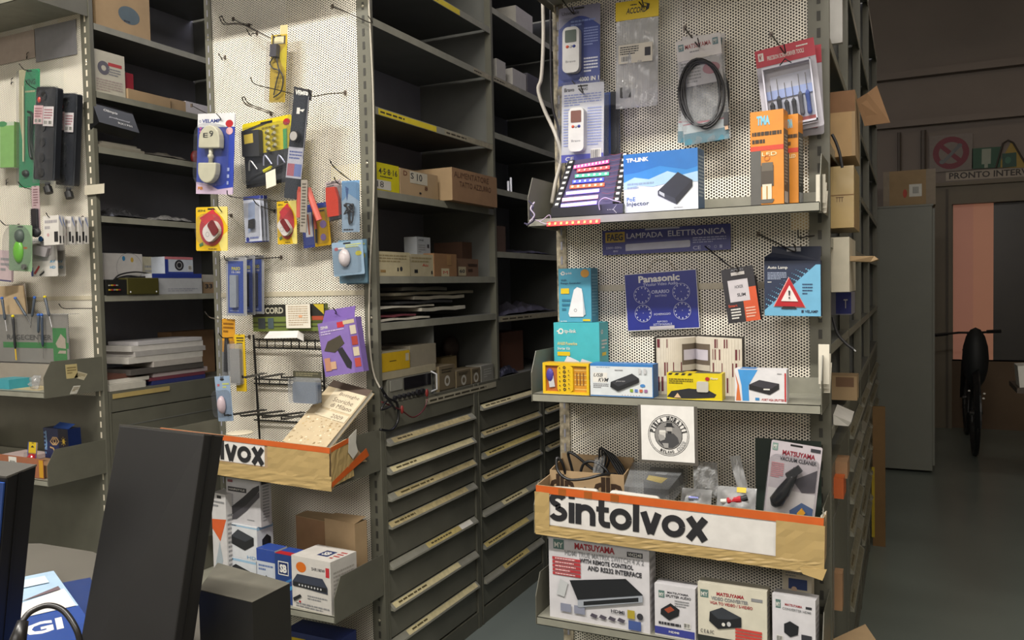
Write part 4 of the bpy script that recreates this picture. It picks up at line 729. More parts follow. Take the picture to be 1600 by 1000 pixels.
# contents
F = FY((859, 734), (975, 742), (859, 790), 2.29, 2.30, zb=zt[3]); dk = C('#3c2a1c')
r = E('small_carton', 'open kraft carton with large dark letters, full of black cables', 'box', F.p(.5, 0)); F.H = max(F.H, .1)
mb = slab(F, .003, CARD); G = F; lw_ = F.W
prt(mb, F, ('t', .0, .42, .34, .93, 'dlp', dk, 4), ('c', .48, .68, .02, .025, dk), ('t', .6, .42, .98, .93, 'dlp', dk, 4)); put('front_wall', mb, r)
B0 = F.p(0, 0, -.11); put('back_wall', MB().hexa([B0, B0+F.X*F.W, B0+F.X*F.W+F.Z*(F.H+.03), B0+F.Z*(F.H+.03)], [p+V((0, .003, 0)) for p in (B0, B0+F.X*F.W, B0+F.X*F.W+F.Z*(F.H+.03), B0+F.Z*(F.H+.03))], CARD), r)
for s in (0, 1): a = F.p(s, 0, -.003); b = F.p(s, 0, -.11); put('side_wall', MB().prism([a, b, b+F.Z*(F.H+.015), a+F.Z*F.H], F.X*(.003 if s == 0 else -.003), CARD), r)
put('floor_panel', MB().prism([F.p(0, 0, -.003), F.p(1, 0, -.003), F.p(1, 0, -.11), F.p(0, 0, -.11)], (0, 0, .003), CARD), r)
cb = C('#1f2023', .35)
def cable(name, px, Y, rad, m, lab=None, cat='cable', group=None, par=None):
    pts = [P(u, v, (Y if not isinstance(Y, (list, tuple)) else Y[i])) for i, (u, v) in enumerate(px)]
    return put(name, MB().tube(catmull(pts, 7), rad, m, 8), par, lab, cat if par is None else None, group, smooth=True)
cable('black_cable', [(885, 745), (878, 722), (870, 716), (872, 736), (888, 749), (915, 748), (940, 742), (962, 741)], [2.3, 2.28, 2.27, 2.26, 2.25, 2.25, 2.27, 2.33], .0045, cb, 'thick black cable looping out over front of the kraft carton')
cable('black_cable', [(900, 760), (893, 730), (888, 708), (900, 712), (925, 732), (950, 745)], [2.34, 2.34, 2.33, 2.33, 2.34, 2.36], .0045, cb, 'black cable arching up at back left of the kraft carton')
for k in range(4): cable('black_cable', [(925+4*k, 750), (936+5*k, 722), (937+4*k, 702+2*k), (946+4*k, 705+2*k), (960+4*k, 728), (972+3*k, 748)], [2.34+.006*k]*6, .0038, cb, 'black power cable bundled upright in the kraft carton', group='bundled power cables in the carton')
cable('black_cable', [(905, 748), (912, 725), (930, 722), (950, 738), (940, 750)], [2.33]*5, .0045, cb, 'black cable coiled low in the middle of the kraft carton')
F = Fr(P(925, 745, 2.33), (1, 0, .2), (.1, .2, 1), .035, .06); put('plastic_bag', bag(F, CLR2, .006, 5, 6), label='small clear crinkled bag among the black cables', cat='bag')
# grey tray with yellow label in a clear clamshell
A, B, Cc, D = P(975, 760, 2.25), P(1045, 765, 2.25), P(1075, 727, 2.41), P(988, 722, 2.41)
r = E('clamshell_pack', 'clear clamshell with grey device and yellow label lying in the third tray', 'package', ((A+Cc)/2)-V((0, 0, .06)))
q = [V(p) for p in (A, B, Cc, D)]; put('clear_shell', MB().hexa([p-V((0, 0, .05)) for p in q], q, CLR2), r)
q2 = [q[0]+(q[2]-q[0])*.3, q[0]*.25+q[1]*.6+q[2]*.15, q[1]*.1+q[2]*.85+q[3]*.05, q[3]*.55+q[2]*.35+q[0]*.1]; q2 = [p-V((0, 0, .004)) for p in q2]; mb = MB().hexa([p-V((0, 0, .04)) for p in q2], q2, C('#3b3c40', .3)); put('device', mb, r)
m_ = lambda a, b: q2[0]*(1-a)*(1-b)+q2[1]*a*(1-b)+q2[2]*a*b+q2[3]*(1-a)*b+V((0, 0, .001))
put('yellow_label', MB().prism([m_(.1, .12), m_(.9, .12), m_(.9, .4), m_(.1, .4)], (0, 0, .0008), YEL).prism([m_(.3, .55), m_(.7, .55), m_(.7, .7), m_(.3, .7)], (0, 0, .0008), GRY), r)
# white plastic bars
for i, (a, b) in enumerate((((861, 766), (933, 771)), ((952, 772), (1030, 783)))):
    p0, p1 = P(*a, 2.21), P(*b, 2.21); F = Fr(p0-V((0, 0, .018)), p1-p0, (0, .2, 1), (p1-p0).length, .03); mb = MB(); rslab(mb, F, 0, 0, 1, 1, -.012, 0, C('#e9e7e0', .35), .4); prt(mb, F, ('l', .1, .55, .9, .8, 1, GRY)); put('white_tube', mb, label=('left' if i == 0 else 'right')+' one of the two white plastic strips behind the Sintolvox carton', cat='plastic strip')
# bags with connectors
for i, (u, v, Y, wd, hh, mc, lb) in enumerate(((1062, 800, 2.26, .085, .07, '#8fa0b8', 'clear bag of metal connectors beside the bag with red connectors'), (1118, 806, 2.26, .105, .085, '#c0202c', 'clear bag with red and black connectors in the third tray'))):
    a = P(u, v, Y); F = Fr(a, (1, 0, 0), (0, .5, 1), wd, hh); r = E('parts_bag', lb, 'bag', a); put('clear_bag', bag(F, CLR3, .007, 9, 9, .03), r)
    mb = MB(); c0 = F.p(.5, .5, .028)
    if i: mb.tube([c0-F.X*.018-F.Z*.004, c0+F.X*.018+F.Z*.004], .009, C(mc, .3), 10)
    else: mb.tube([c0-F.X*.014, c0+F.X*.014], .008, M('#aab4c4', .15, .8), 10)
    put('connector', mb, r)
    if i: put('connector', MB().tube([c0+F.X*.019+F.Z*.004, c0+F.X*.034+F.Z*.01], .008, BLK, 10), r, 'black connector'); put('connector', MB().tube([c0-F.X*.036-F.Z*.006, c0-F.X*.02-F.Z*.004], [.006, .006], WHITE, 10), r, 'white connector'); G = Fr(F.p(.55, .75, .032), F.X, F.Z, .025, .014); put('yellow_label', slab(G, .001, YEL), r)
F = Fr(P(1085, 775, 2.33), (1, 0, 0), (-.1, .25, 1), .07, .1); put('parts_bag', bag(F, CLR3, .009, 8, 10, .02), label='tall empty crumpled clear bag at the middle back of the third tray', cat='bag')
F = FY((1144, 722), (1160, 720), (1160, 790), 2.33); F.W = .03; F.H = .14; F.Z = V((-.25, .05, 1)).normalized(); put('plastic_bag', bag(F, CLR3, .004, 5, 12, .006), label='narrow stiff clear bag leaning left of the vacuum cleaner pack', cat='bag')
F = FY((1206, 686.6), (1285.6, 700), (1174, 808), 2.25)
F4 = FY((1180, 684), (1283, 690), (1180, 800), 2.385); put('green_card', slab(F4, .002, C('#2b3a33', .5)), label='dark green sheet standing behind the vacuum cleaner pack', cat='card')
r = pack('vacuum_blister_pack', 'MATSUYAMA vacuum cleaner blister pack leaning at right end of third tray', 'package', F, C('#c9c1c8'), [('r', .03, .0, .97, .42, C('#e4e0e2')), ('r', .03, .88, .14, .97, C('#7f9a92')), ('t', .05, .9, .12, .95, 'MY', WHITE, 1), ('t', .24, .84, .88, .9, 'MATSUYAMA', C('#8c2434'), 3), ('t', .2, .77, .92, .82, 'VACUUM CLEANER', INK, 2), ('r', .78, .93, .97, .97, INK), ('l', .05, .55, .3, .74, 8, C('#c47880')), ('p', [(.5, .55), (.95, .72), (.95, .45), (.7, .42)], C('#4c4850')), ('p', [(.5, .18), (.72, .3), (.95, .25), (.95, .04), (.55, .04)], C('#4a628e'))], (.02, .01, .98, .84), .04)
vb = C('#1f1f22', .2); ax = lambda a, b, d: F.p(a, b, d)
put('vacuum_body', MB().tube([ax(.2, .22, .02), ax(.24, .28, .02), ax(.36, .42, .02), ax(.5, .6, .02), ax(.56, .72, .02)], [.008, .019, .018, .011, .008], vb, 12), r, smooth=True)
put('brush_nozzle', MB().prism([ax(.36, .64, .012), ax(.58, .76, .012), ax(.68, .7, .012), ax(.44, .56, .012)], F.n*.018, BLK), r); put('cable_coil', MB().tube([ax(.55+.22*math.cos(a*.4), .08+.05*math.sin(a*.4), .015+.003*(a % 2)) for a in range(15)], .004, BLK, 6), r); put('yellow_part', MB().prism([ax(.66, .18, .01), ax(.74, .25, .01), ax(.82, .2, .01), ax(.72, .12, .01)], F.n*.008, C('#e0a020')), r)
# ---- bottom tray
def mats_box(F, dep, lab, ops, dev, side=True, base=None):
    r = E('converter_box', lab, 'box', F.p(.5, 0)); mb = slab(F, dep, base or C('#dcdade', .4)); prt(mb, F, *ops)
    if side: prt(mb, sideF(F, dep), ('l', .1, .1, .9, .9, 9, C('#b8b4b8')))
    put('carton', mb, r); mb = MB(); prt(mb, F, *dev); put('device_print', mb, r)
mr = C('#a8303a'); DV = C('#202226'); DV2 = C('#3b3f46')
def my(a, b, c, d): return [('r', a, b, c, d, C('#5e7e78')), ('t', a+.1*(c-a), b+.15*(d-b), c-.1*(c-a), d-.3*(d-b), 'MY', WHITE, 1)]
F = FY((857, 838), (1014, 856), (860, 947), 2.222, 2.216, zb=zt[4])
mats_box(F, .06, 'large white MATSUYAMA HDMI matrix switch box in the bottom tray', [('t', .2, .0, .26, .01, ' ', WHITE), *my(.05, .86, .16, .98), ('t', .27, .885, .67, .965, 'MATSUYAMA', mr, 3), ('r', .79, .88, .94, .94, INK), ('t', .8, .89, .93, .93, 'VH2248', WHITE), ('t', .17, .8, .95, .86, 'HDMI TRUE MATRIX SWITCH 4 X 2', GRY, 1), ('t', .32, .73, .85, .785, 'WITH REMOTE CONTROL', INK, 3), ('t', .4, .65, .93, .71, 'AND RS232 INTERFACE', INK, 3), *[('r', .04, .54+.047*k, .33, .577+.047*k, C('#b83c42')) for k in range(5)], *[('l', .07, .545+.047*k, .31, .575+.047*k, 1, C('#e8c4c4')) for k in range(5)],
   ('p', [(.08, .3), (.16, .28), (.2, .46), (.12, .5)], C('#c9ccce')), ('t', .63, .185, .76, .225, 'HDMI', INK, 2), ('r', .79, .15, .86, .25, C('#b5a23a')), ('c', .91, .19, .03, .04, INK), *[('r', .12+.14*k, .1, .23+.14*k, .2, C('#8f93a6')) for k in range(2)], *[('p', [(.42+.09*k, .1), (.48+.09*k, .08), (.5+.09*k, .12), (.44+.09*k, .14)], C('#55505c')) for k in range(4)], ('r', .8, .02, .92, .13, C('#4a5f9c'))],
   [('p', [(.22, .5), (.78, .62), (.94, .46), (.94, .38), (.32, .19), (.3, .27)], DV2), ('p', [(.22, .5), (.78, .62), (.94, .46), (.3, .28)], DV), ('p', [(.3, .19), (.32, .185), (.94, .37), (.94, .45), (.3, .27)], C('#a4aab4')), ('p', [(.36, .215), (.9, .37), (.9, .42), (.36, .265)], DV)])
F = FY((1022.5, 911), (1086, 914), (1024, 974), 2.222, 2.218, zb=zt[4])
mats_box(F, .045, 'small white MATSUYAMA splitter box between the two larger converter boxes', [*my(.1, .74, .25, .88), ('t', .32, .84, .84, .88, 'MATSUYAMA', INK, 2), ('t', .28, .77, .9, .82, 'SPLITTER AUDIO', INK, 2), ('l', .5, .6, .85, .74, 3, GRY), ('r', 0, .03, .98, .17, C('#3d4496')), ('t', .35, .08, .6, .12, 'HDMI', WHITE, 2), ('l', .1, .2, .85, .3, 1, INK), ('b', .72, .22, .88, .32)], [('p', [(.15, .42), (.16, .52), (.4, .66), (.62, .56), (.6, .44), (.36, .32)], DV), ('p', [(.24, .52), (.4, .6), (.5, .54), (.34, .46)], C('#a04a30'))])
F = FY((1090, 909), (1198, 915), (1090, 985), 2.222, 2.217, zb=zt[4])
mats_box(F, .045, 'white MATSUYAMA VIDEO CONVERTER box with black band, in the bottom tray', [*my(.04, .76, .16, .89), ('t', .28, .82, .68, .88, 'MATSUYAMA', mr, 3), ('r', .78, .81, .94, .86, GRY), ('t', .2, .74, .74, .8, 'VIDEO CONVERTER', GRY, 3), ('t', .18, .67, .8, .72, 'VGA TO VIDEO / S-VIDEO', mr, 2), *[('r', .55, .13+.055*k, .93, .17+.055*k, C('#d04840')) for k in range(4)], ('r', 0, .0, 1, .13, C('#2e322f')), ('t', .38, .04, .62, .09, 'SCART', C('#7c9a84'), 1), ('t', .04, .17, .24, .23, 'C E & FC', INK)], [('p', [(.17, .38), (.18, .54), (.36, .64), (.64, .52), (.64, .36), (.3, .27)], DV), ('p', [(.18, .54), (.36, .64), (.64, .52), (.48, .46), (.3, .44)], DV2), ('c', .38, .36, .025, .03, WHITE), ('c', .46, .38, .03, .04, LGR)], base=C('#dfdac8', .4))
F5 = FY((1223, 889), (1268, 893), (1223, 930), 2.36, 2.355, zb=zt[4]); carton('converter_box', 'small cream box with blue picture standing behind the rightmost bottom box', 'box', F5, .04, C('#cfc6b2'), [('r', .2, .72, .85, .88, C('#3b4a78')), ('c', .4, .72, .1, .04, C('#d8b8a0')), ('l', .1, .9, .9, .98, 2, GRY)])
F = FY((1206.5, 927), (1274, 937), (1206, 1000), 2.222, 2.21, zb=zt[4])
mats_box(F, .045, 'small MATSUYAMA box at right end of the bottom tray, with blue foot band', [*my(.08, .78, .2, .92), ('t', .3, .84, .7, .88, 'MATSUYAMA', mr, 2), ('r', .78, .84, .92, .88, INK), ('t', .24, .77, .9, .81, 'CONVERTER HDMI', GRY, 2), ('r', 0, .02, 1, .15, C('#2e3f9a')), ('t', .4, .06, .62, .1, 'HDMI', WHITE, 2), ('b', .1, .2, .25, .34), ('r', .68, .32, .92, .42, INK)], [('p', [(.28, .4), (.28, .54), (.42, .6), (.62, .54), (.6, .4), (.42, .34)], DV)])
# ================================================================ middle rack, hanging goods
def hk(tip, base, lab, Y=2.28): return hook(tip[0], tip[1], Y, lab, base=base)
F = FY((309.5, 178), (367.5, 176), (317, 303), 2.26)
r = pack('blister_pack', 'blue VELAMP blister pack with two-part cream lamp, left edge of middle rack', 'package', F, C('#3146a8', .4), [('r', 0, .83, 1, 1, C('#d9dadd')), ('p', [(0, 0), (1, 0), (1, .09), (.6, .06), (.3, .13), (0, .15)], C('#c9b4cc')), ('t', .12, .885, .62, .93, 'VELAMP', C('#24367e'), 3), ('o', .07, .905, .0045, .003, C('#24367e')), ('c', .86, .87, .1, .045, RED), ('c', .87, .78, .09, .045, C('#d8a8b0')), *[('c', .09, .82-.04*k, .035, .016, C('#c060a8')) for k in range(3)], ('l', .84, .1, .9, .35, 3, C('#a8b4e0')), ('t', .06, .05, .2, .09, 'PIR', C('#d88a20'), 2)], (.1, .1, .86, .86), .035, cr=.3)
cm = C('#cfccb4', .35)
def archp(F, x0, y0, x1, y1, up=True, n=10):
    cx = (x0+x1)/2; rx = (x1-x0)/2; ry = (y1-y0)*.62; out = []
    yb = y1-ry if up else y0+ry
    for i in range(n+1): a = math.pi*i/n; out.append((cx+rx*math.cos(a), yb+(ry if up else -ry)*math.sin(a)))
    e = [(x0, y0), (x1, y0)] if up else [(x0, y1), (x1, y1)]
    return [F.p(x, y, .004) for x, y in out+e]
put('lamp_head', MB().prism(archp(F, .2, .56, .76, .84), F.n*.026, cm), r, bevel=.004); put('sensor_head', MB().prism(archp(F, .2, .13, .68, .38, False), F.n*.026, cm), r, bevel=.004)
put('swivel_joint', MB().ell(F.p(.46, .46, .014), F.X*.011, F.Z*.012, F.n*.012, cm).tube([F.p(.46, .38, .014), F.p(.46, .58, .014)], .008, cm, 8), r, smooth=True)
mb = MB(); prt(mb, F.sub(.3, .68, .66, .77, .031), ('t', .1, .1, .45, .7, 'E', BLK, 0), ('t', .55, .2, .85, 1, '9', BLK, 0)); put('handwriting', mb, r)
def siren(F, lab, par_group='small red and white siren packs'):
    r = pack('blister_pack', lab, 'package', F, C('#e0b820', .4), [('p', [(.55, 1), (1, 1), (1, .55), (.85, .75)], C('#e8d87a')), ('p', [(.7, .25), (1, .45), (1, .0), (.8, 0)], C('#e8d87a')), ('c', .5, .5, .38, .39, C('#c8323c')), ('p', [(.12, .75), (.55, .95), (.7, .8), (.3, .6)], C('#c8323c')), ('t', .05, .9, .3, .94, 'ZN', C('#4a5a2c'), 2), ('p', [(.1, .15), (.22, .2), (.25, .13), (.13, .09)], C('#4a7a48')), ('l', .4, .03, .95, .06, 1, INK)], (.16, .12, .84, .84), .03, cr=.45)
    G = Fr(F.p(.32, .2, 0), F.X-F.Z*.1, F.Z+F.X*.1, F.W*.52, F.H*.46); G.X = (F.X*.8+F.Z*.6).normalized(); G.Z = (F.Z*.8-F.X*.6).normalized(); G.n = G.X.cross(G.Z); G.o = F.p(.5, .14, 0)
    mb = MB(); rslab(mb, G, 0, 0, .95, .85, .003, .018, C('#e2dcd8', .3), .4); b = put('siren_body', mb, r)
    mb = MB(); rslab(mb, G, .5, .06, .92, .8, .0185, .022, C('#7c1a20', .2), .3); put('red_lens', mb, b); mb = MB(); prt(mb, Fr(G.p(0, 0, .018), G.X, G.Z, G.W, G.H), ('o', .25, .42, .009, .0075, GRY)); put('button_ring', mb, b)
    return r
siren(FY((306, 324), (355.5, 322.5), (311, 392), 2.27), 'yellow pack with red siren hanging left of the white blister packs')
siren(FY((432.5, 315), (463, 313), (433.5, 382), 2.36), 'yellow pack with red siren hanging right of the white blister packs')
F = FY((424, 55), (449, 53), (433, 160), 2.37)
r = pack('blister_pack', 'tall yellow blister pack with dark charger and cable, topmost on the middle rack', 'package', F, C('#c9ab2a', .45), [('r', .08, .86, .9, .98, C('#4a4438')), ('r', .2, .87, .8, .97, C('#d8cfa8')), ('p', [(.5, .7), (1, .86), (1, .45), (.75, .55)], C('#e6d020')), ('l', .3, .2, .9, .4, 3, C('#a8902c'))], (.0, .0, .98, .87), .025)
put('charger', MB().prism([F.p(.2, .66, .004), F.p(.6, .66, .004), F.p(.6, .84, .004), F.p(.2, .84, .004)], F.n*.018, C('#4a4850', .4)), r)
put('charger_cable', MB().tube(catmull([F.p(.3, .66, .01), F.p(.1, .58, .01), F.p(.3, .5, .012), F.p(.7, .45, .012), F.p(.55, .3, .01), F.p(.4, .1, .01)], 5), .0025, BLK, 6).tube(catmull([F.p(.5, .66, .01), F.p(.7, .5, .015), F.p(.95, .35, .01), F.p(.85, .15, .01), F.p(.4, .07, .01)], 5), .0025, BLK, 6), r); put('price_tag', slab(F.sub(.5, .98, .95, 1.14, -.004), .001, C('#d9c690')), r)
F = FY((378, 194.6), (455, 178), (391, 294), 2.345)
r = pack('blister_pack', 'yellow and black multi adapter blister pack with small plugs, tilted', 'package', F, C('#e0cc1c', .4), [('r', .0, .0, 1, .5, C('#2c2c30')), ('p', [(.02, .9), (.5, .97), (.5, .93), (.02, .86)], BLK), ('c', .9, .9, .07, .05, RED), ('l', .4, .84, .8, .9, 1, C('#8a7a10')), ('p', [(.8, .5), (.88, .5), (.9, .8), (.82, .8)], C('#4a9a5a'))], (.03, .03, .97, .9), .03)
put('control_box', MB().prism([F.p(.05, .48, .004), F.p(.4, .44, .004), F.p(.42, .84, .004), F.p(.07, .87, .004)], F.n*.02, C('#2e2e30')), r); G = F.sub(.12, .66, .3, .8, .025); put('sticky_note', slab(G, .0008, C('#dcc24c')), r)
for k in range(8): put('adapter_plug', MB().tube([F.p(.5+.13*(k % 2), .52+.045*k, .006), F.p(.58+.13*(k % 2), .53+.045*k, .018)], .006, M('#c9c4a0', .2, .6), 8), r)
for (x, y, s) in ((.12, .26, 0), (.42, .3, 1), (.7, .26, 1)): put('plug_prong', MB().tube(catmull([F.p(x, y, .01), F.p(x+.07, y+.14, .02), F.p(x+.16, y, .01)], 5), .003, M('#b9bcd8' if s else '#a8a8a8', .25, .5), 6), r)
put('cable', MB().tube(catmull([F.p(.05, .1, .01), F.p(.3, .16, .02), F.p(.6, .22, .015), F.p(.95, .28, .01)], 6), .006, BLK, 8), r, smooth=True); put('price_tag', MB().prism([F.p(.52, .16, .03), F.p(.72, .2, .03), F.p(.72, -.05, .032), F.p(.52, -.08, .032)], F.n*.0006, PAPER), r); put('yellow_cap', MB().tube([F.p(.45, .2, .018), F.p(.6, .24, .018)], .008, C('#d8d020'), 8), r)
F = FY((459, 148), (483.7, 149.5), (451, 310), 2.30)
r = pack('socket_strip_pack', 'tall narrow dark pack with round grey socket hanging in middle of middle rack', 'package', F, C('#2f333c', .3), [('r', 0, .2, 1, .5, C('#c9cad8')), ('l', .1, .38, .9, .47, 3, C('#4a5aa0')), ('r', .05, .22, .5, .34, C('#b86a78')), ('r', .5, .22, .95, .34, C('#6a7ab0')), ('t', .3, .82, .5, .88, '1', WHITE, 2), ('p', [(.4, .86), (.8, .87), (.7, .84)], WHITE), ('r', .95, .4, 1, .99, C('#8f8f98'))], (0, .0, 1, 1), .02)
mb = MB(); c = F.p(.52, .6, .006); mb.tube([c, c+F.n*.016], .0205, BLK, 18); put('socket_ring', mb, r); put('socket_face', MB().tube([c+F.n*.012, c+F.n*.018], .016, C('#a8a4a0'), 18), r)
G = F.sub(-.05, .98, 1.1, 1.08, -.002); G.X = (F.X-F.Z*.12).normalized(); mb = slab(G, .002, C('#2a2a2e')); prt(mb, G, ('t', .1, .25, .85, .75, 'VEMER', WHITE, 3)); put('hang_card', mb, r)
for i, (dx, Y, lb) in enumerate(((11, 2.40, 'rearmost'), (5.5, 2.37, 'middle'), (0, 2.335, 'front'))):
    F = FY((380+dx, 308-i*.0), (406+dx, 305), (379.5+dx, 380), Y)
    r = pack('blister_pack', lb+' one of three white and blue blister packs hanging together', 'package', F, C('#c9cede'), [('r', 0, .93, 1, 1, C('#34408f')), ('p', [(.2, .2), (.6, .3), (.7, .9), (.3, .85)], C('#a9b9dc')), ('c', .16, .07, .1, .05, C('#34408f')), ('r', 0, 0, 1, .02, C('#34408f')), ('l', .3, .06, .9, .14, 1, C('#7a84b8'))], (.1, .1, .92, .85), .016, group='white and blue blister packs')
    if i == 2: put('small_device', MB().prism([F.p(.35, .3, .004), F.p(.66, .3, .004), F.p(.68, .5, .004), F.p(.4, .48, .004)], F.n*.01, BLK), r)
# tester pack and red tools
F = FY((469.5, 322), (511.7, 315), (469.5, 389), 2.39)
r = pack('blister_pack', 'blue and yellow tester screwdriver pack right of the right siren pack', 'package', F, C('#dcae1c', .4), [('r', 0, .88, 1, 1, C('#3a4a9c')), ('r', .0, .0, .42, .9, C('#3a4a9c')), ('r', .12, .25, .38, .82, C('#dcdce4')), ('r', .22, .3, .28, .78, C('#a85a40')), ('c', .78, .5, .12, .09, C('#8f78b0')), ('c', .75, .2, .1, .08, C('#8f78b0')), ('l', .55, .78, .92, .85, 1, INK)], (.05, .05, .95, .92), .018)
put('tester', MB().tube([F.p(.52, .08, .008), F.p(.55, .4, .008)], .004, BLK, 8).tube([F.p(.55, .4, .008), F.p(.52, .75, .008)], .005, C('#c0402c', .3), 8), r)
r = E('cable_tool', 'salmon red scissor-like tool hanging in front of the tester pack', 'tool', P(485, 345, 2.3)); rm = C('#c85a4c', .35)
put('handle', MB().tube([P(468, 340, 2.3), P(469, 300, 2.3), P(471, 293, 2.3)], .011, rm, 8, flat=.5), r); put('handle', MB().tube([P(481, 294, 2.3), P(490, 320, 2.3), P(499, 344, 2.3)], .011, rm, 8, flat=.5), r); put('jaw', MB().tube([P(475, 285, 2.3), P(476, 300, 2.3)], .009, BLK, 8, flat=.5), r)
F = FY((470.5, 281), (480.5, 281), (469.5, 363), 2.285); mb = slab(F, .003, C('#9c958a', .3)); prt(mb, F, ('l', .2, .1, .8, .95, 14, C('#5c564e'))); put('hang_tag_strip', mb, label='grey printed strip hanging edge-on over the salmon red tool', cat='package')
F = FY((508, 285.6), (531.7, 280), (512, 347), 2.35)
r = pack('blister_pack', 'clear pack with red folded tool, left of the blue earphone pack', 'package', F, C('#a89a9a'), [('l', .1, .86, .9, .97, 2, INK)], (0, 0, 1, .85), .022)
put('red_tool', MB().prism([F.p(.1, .1, .004), F.p(.85, .08, .004), F.p(.9, .5, .004), F.p(.75, .82, .004), F.p(.2, .84, .004), F.p(.1, .5, .004)], F.n*.014, C('#c8402e', .3)), r); put('black_trim', MB().prism([F.p(.2, .0, .004), F.p(.95, .02, .004), F.p(.92, .1, .004), F.p(.2, .09, .004)], F.n*.012, BLK), r)
F = FY((534, 283), (561.5, 281.5), (539, 363), 2.33)
r = pack('blister_pack', 'light blue clear pack with tangled black earphones at right post', 'package', F, C('#9cb4cc', .35), [('p', [(0, .6), (.4, .75), (1, .6), (1, 1), (0, 1)], C('#6f9ac4')), ('p', [(.2, .9), (.4, .85), (.3, .6)], C('#3a5a90')), ('l', .1, .02, .9, .08, 1, INK)], (0, 0, 1, .96), .02)
mb = MB(); rr = random.Random(5); mb.tube(catmull([F.p(.5+rr.uniform(-.25, .25), .15+.42*rr.random(), .006+.008*rr.random()) for k in range(14)], 4), .0025, BLK, 6); put('earphone_cord', mb, r)
for x in (.3, .7): put('earbud', MB().ell(F.p(x, .52, .01), F.X*.006, F.Z*.006, F.n*.006, BLK), r)
# night light packs
for i in range(3):
    tl = ((538, 376), (528, 376), (518, 380))[i]; tr = ((573, 373), (572, 373), (566, 374))[i]; bl = ((526, 446), (514, 444), (508, 434))[i]; lb = ('rearmost', 'middle', 'front')[i]
    F = FY(tl, tr, bl, (2.40, 2.37, 2.33)[i])
    r = pack('blister_pack', lb+' one of three blue-grey packs with round white night light', 'package', F, C(('#5f7f92', '#6f93a8', '#8fa9c0')[i], .4), [('l', .45, .8, .95, .92, 2, C('#c9cf70')), ('c', .85, .62, .1, .07, C('#c8c03c')), ('c', .15, .8, .07, .05, C('#b8626a')), ('r', .2, .79, .42, .83, WHITE)], (.05, .05, .92, .82), .02, group='blue-grey night light packs')
    if i == 2: put('night_light', MB().ell(F.p(.42, .52, .004), F.X*.024, F.Z*.032, F.n*.018, C('#d9d0d2', .3), lo=0), r, smooth=True)
# long blue packs
for i, (tl, tr, bl, Y) in enumerate((((390, 399), (412, 399), (396, 490), 2.39), ((375, 400), (398, 400), (372, 491), 2.36), ((353, 402.5), (385, 402.5), (345.5, 492), 2.31))):
    F = FY(tl, tr, bl, Y)
    r = pack('blister_pack', ('rightmost', 'middle', 'leftmost')[i]+' of the three long clear packs with blue inserts', 'package', F, C('#b4b6bc'), [('r', .1, .04, .85, .94, C('#3552ae')), ('t', .28, .78, .7, .84, 'PASO', C('#d8d020'), 3), ('t', .28, .73, .7, .765, '15-180', WHITE, 1), ('l', .2, .06, .8, .1, 1, C('#9aa8d8'))], (0, 0, 1, 1), .03, group='long clear packs with blue inserts')
    mb = MB(); rslab(mb, F, .3, .14, .62, .7, .002, .014, C(('#3a3c46', '#2c2e38', '#9098a4')[i], .25), .1); put('tool', mb, r)
# ACCORD carton on the wire rack, note, wire rack
F = FY((394, 477), (507, 474), (395, 518), 2.40)
r = E('long_carton', 'long green and black carton with a receipt stuck on it', 'box', F.p(.5, 0)); mb = slab(F, .02, C('#6b7a38'))
prt(mb, F, ('r', 0, .55, 1, 1, C('#24241f')), ('r', 0, .3, 1, .36, C('#3c4424')), ('r', 0, .16, 1, .2, C('#3c4424')), ('t', .12, .66, .44, .9, 'CCORD', C('#b8b4a0'), 3), ('p', [(.85, .98), (.99, .98), (.99, .6)], C('#c9b430')), ('r', .08, .1, .18, .5, C('#3a4248')), ('r', .22, .1, .3, .5, C('#4a5a60')), ('r', .83, .4, .98, .55, C('#a84a30'))); put('carton', mb, r)
G = FY((446, 476), (484, 475), (446, 513), 2.39); mb = slab(G, .0006, PAPER); prt(mb, G, ('l', .1, .1, .9, .95, 9, C('#b9a890')), ('c', .6, .5, .08, .06, C('#e0a880'))); put('receipt', mb, r)
A = P(414, 529, 2.33); r0 = E('card_note', 'white folded card with faint writing lying on the wire rack', 'card', A)
q = [P(412, 529, 2.30), P(464, 528, 2.30), P(466, 517, 2.37), P(421, 518, 2.37)]; q = [V((p.x, p.y, p.z)) for p in q]; mb = MB().prism(q, (0, 0, .001), C('#e6e4e2')); put('card_panel', mb, r0); put('card_panel', MB().prism([q[1], q[2], q[2]+V((.025, .0, -.014)), q[1]+V((.03, 0, -.012))], (0, 0, .001), C('#cfcdca')), r0)
r = E('wire_rack', 'black wire grid rack with empty prong rows on the middle panel', 'rack', P(400, 680, 2.42)); bw = C('#191817', .35)
yw = 2.418
for u in ((396, 523, 406, 690), (503, 520, 508, 640)): put('vertical_bar', MB().tube([P(u[0], u[1], yw), P(u[2], u[3], yw)], .0042, bw, 8), r)
for (v0, v1) in ((530, 533), (543, 546), (592, 596), (599, 603), (648, 653), (656, 662)): put('cross_wire', MB().tube([P(397, v0, yw-.004), P(508, v1, yw-.004)], .0032, bw, 6), r)
for k in range(9): u = 405+12.5*k; put('short_wire', MB().tube([P(u, 530, yw-.006), P(u, 545, yw-.006)], .0022, bw, 5), r)
for k in range(6): u = 405+16*k; put('short_wire', MB().tube([P(u, 593, yw-.006), P(u, 602, yw-.006)], .0022, bw, 5), r)
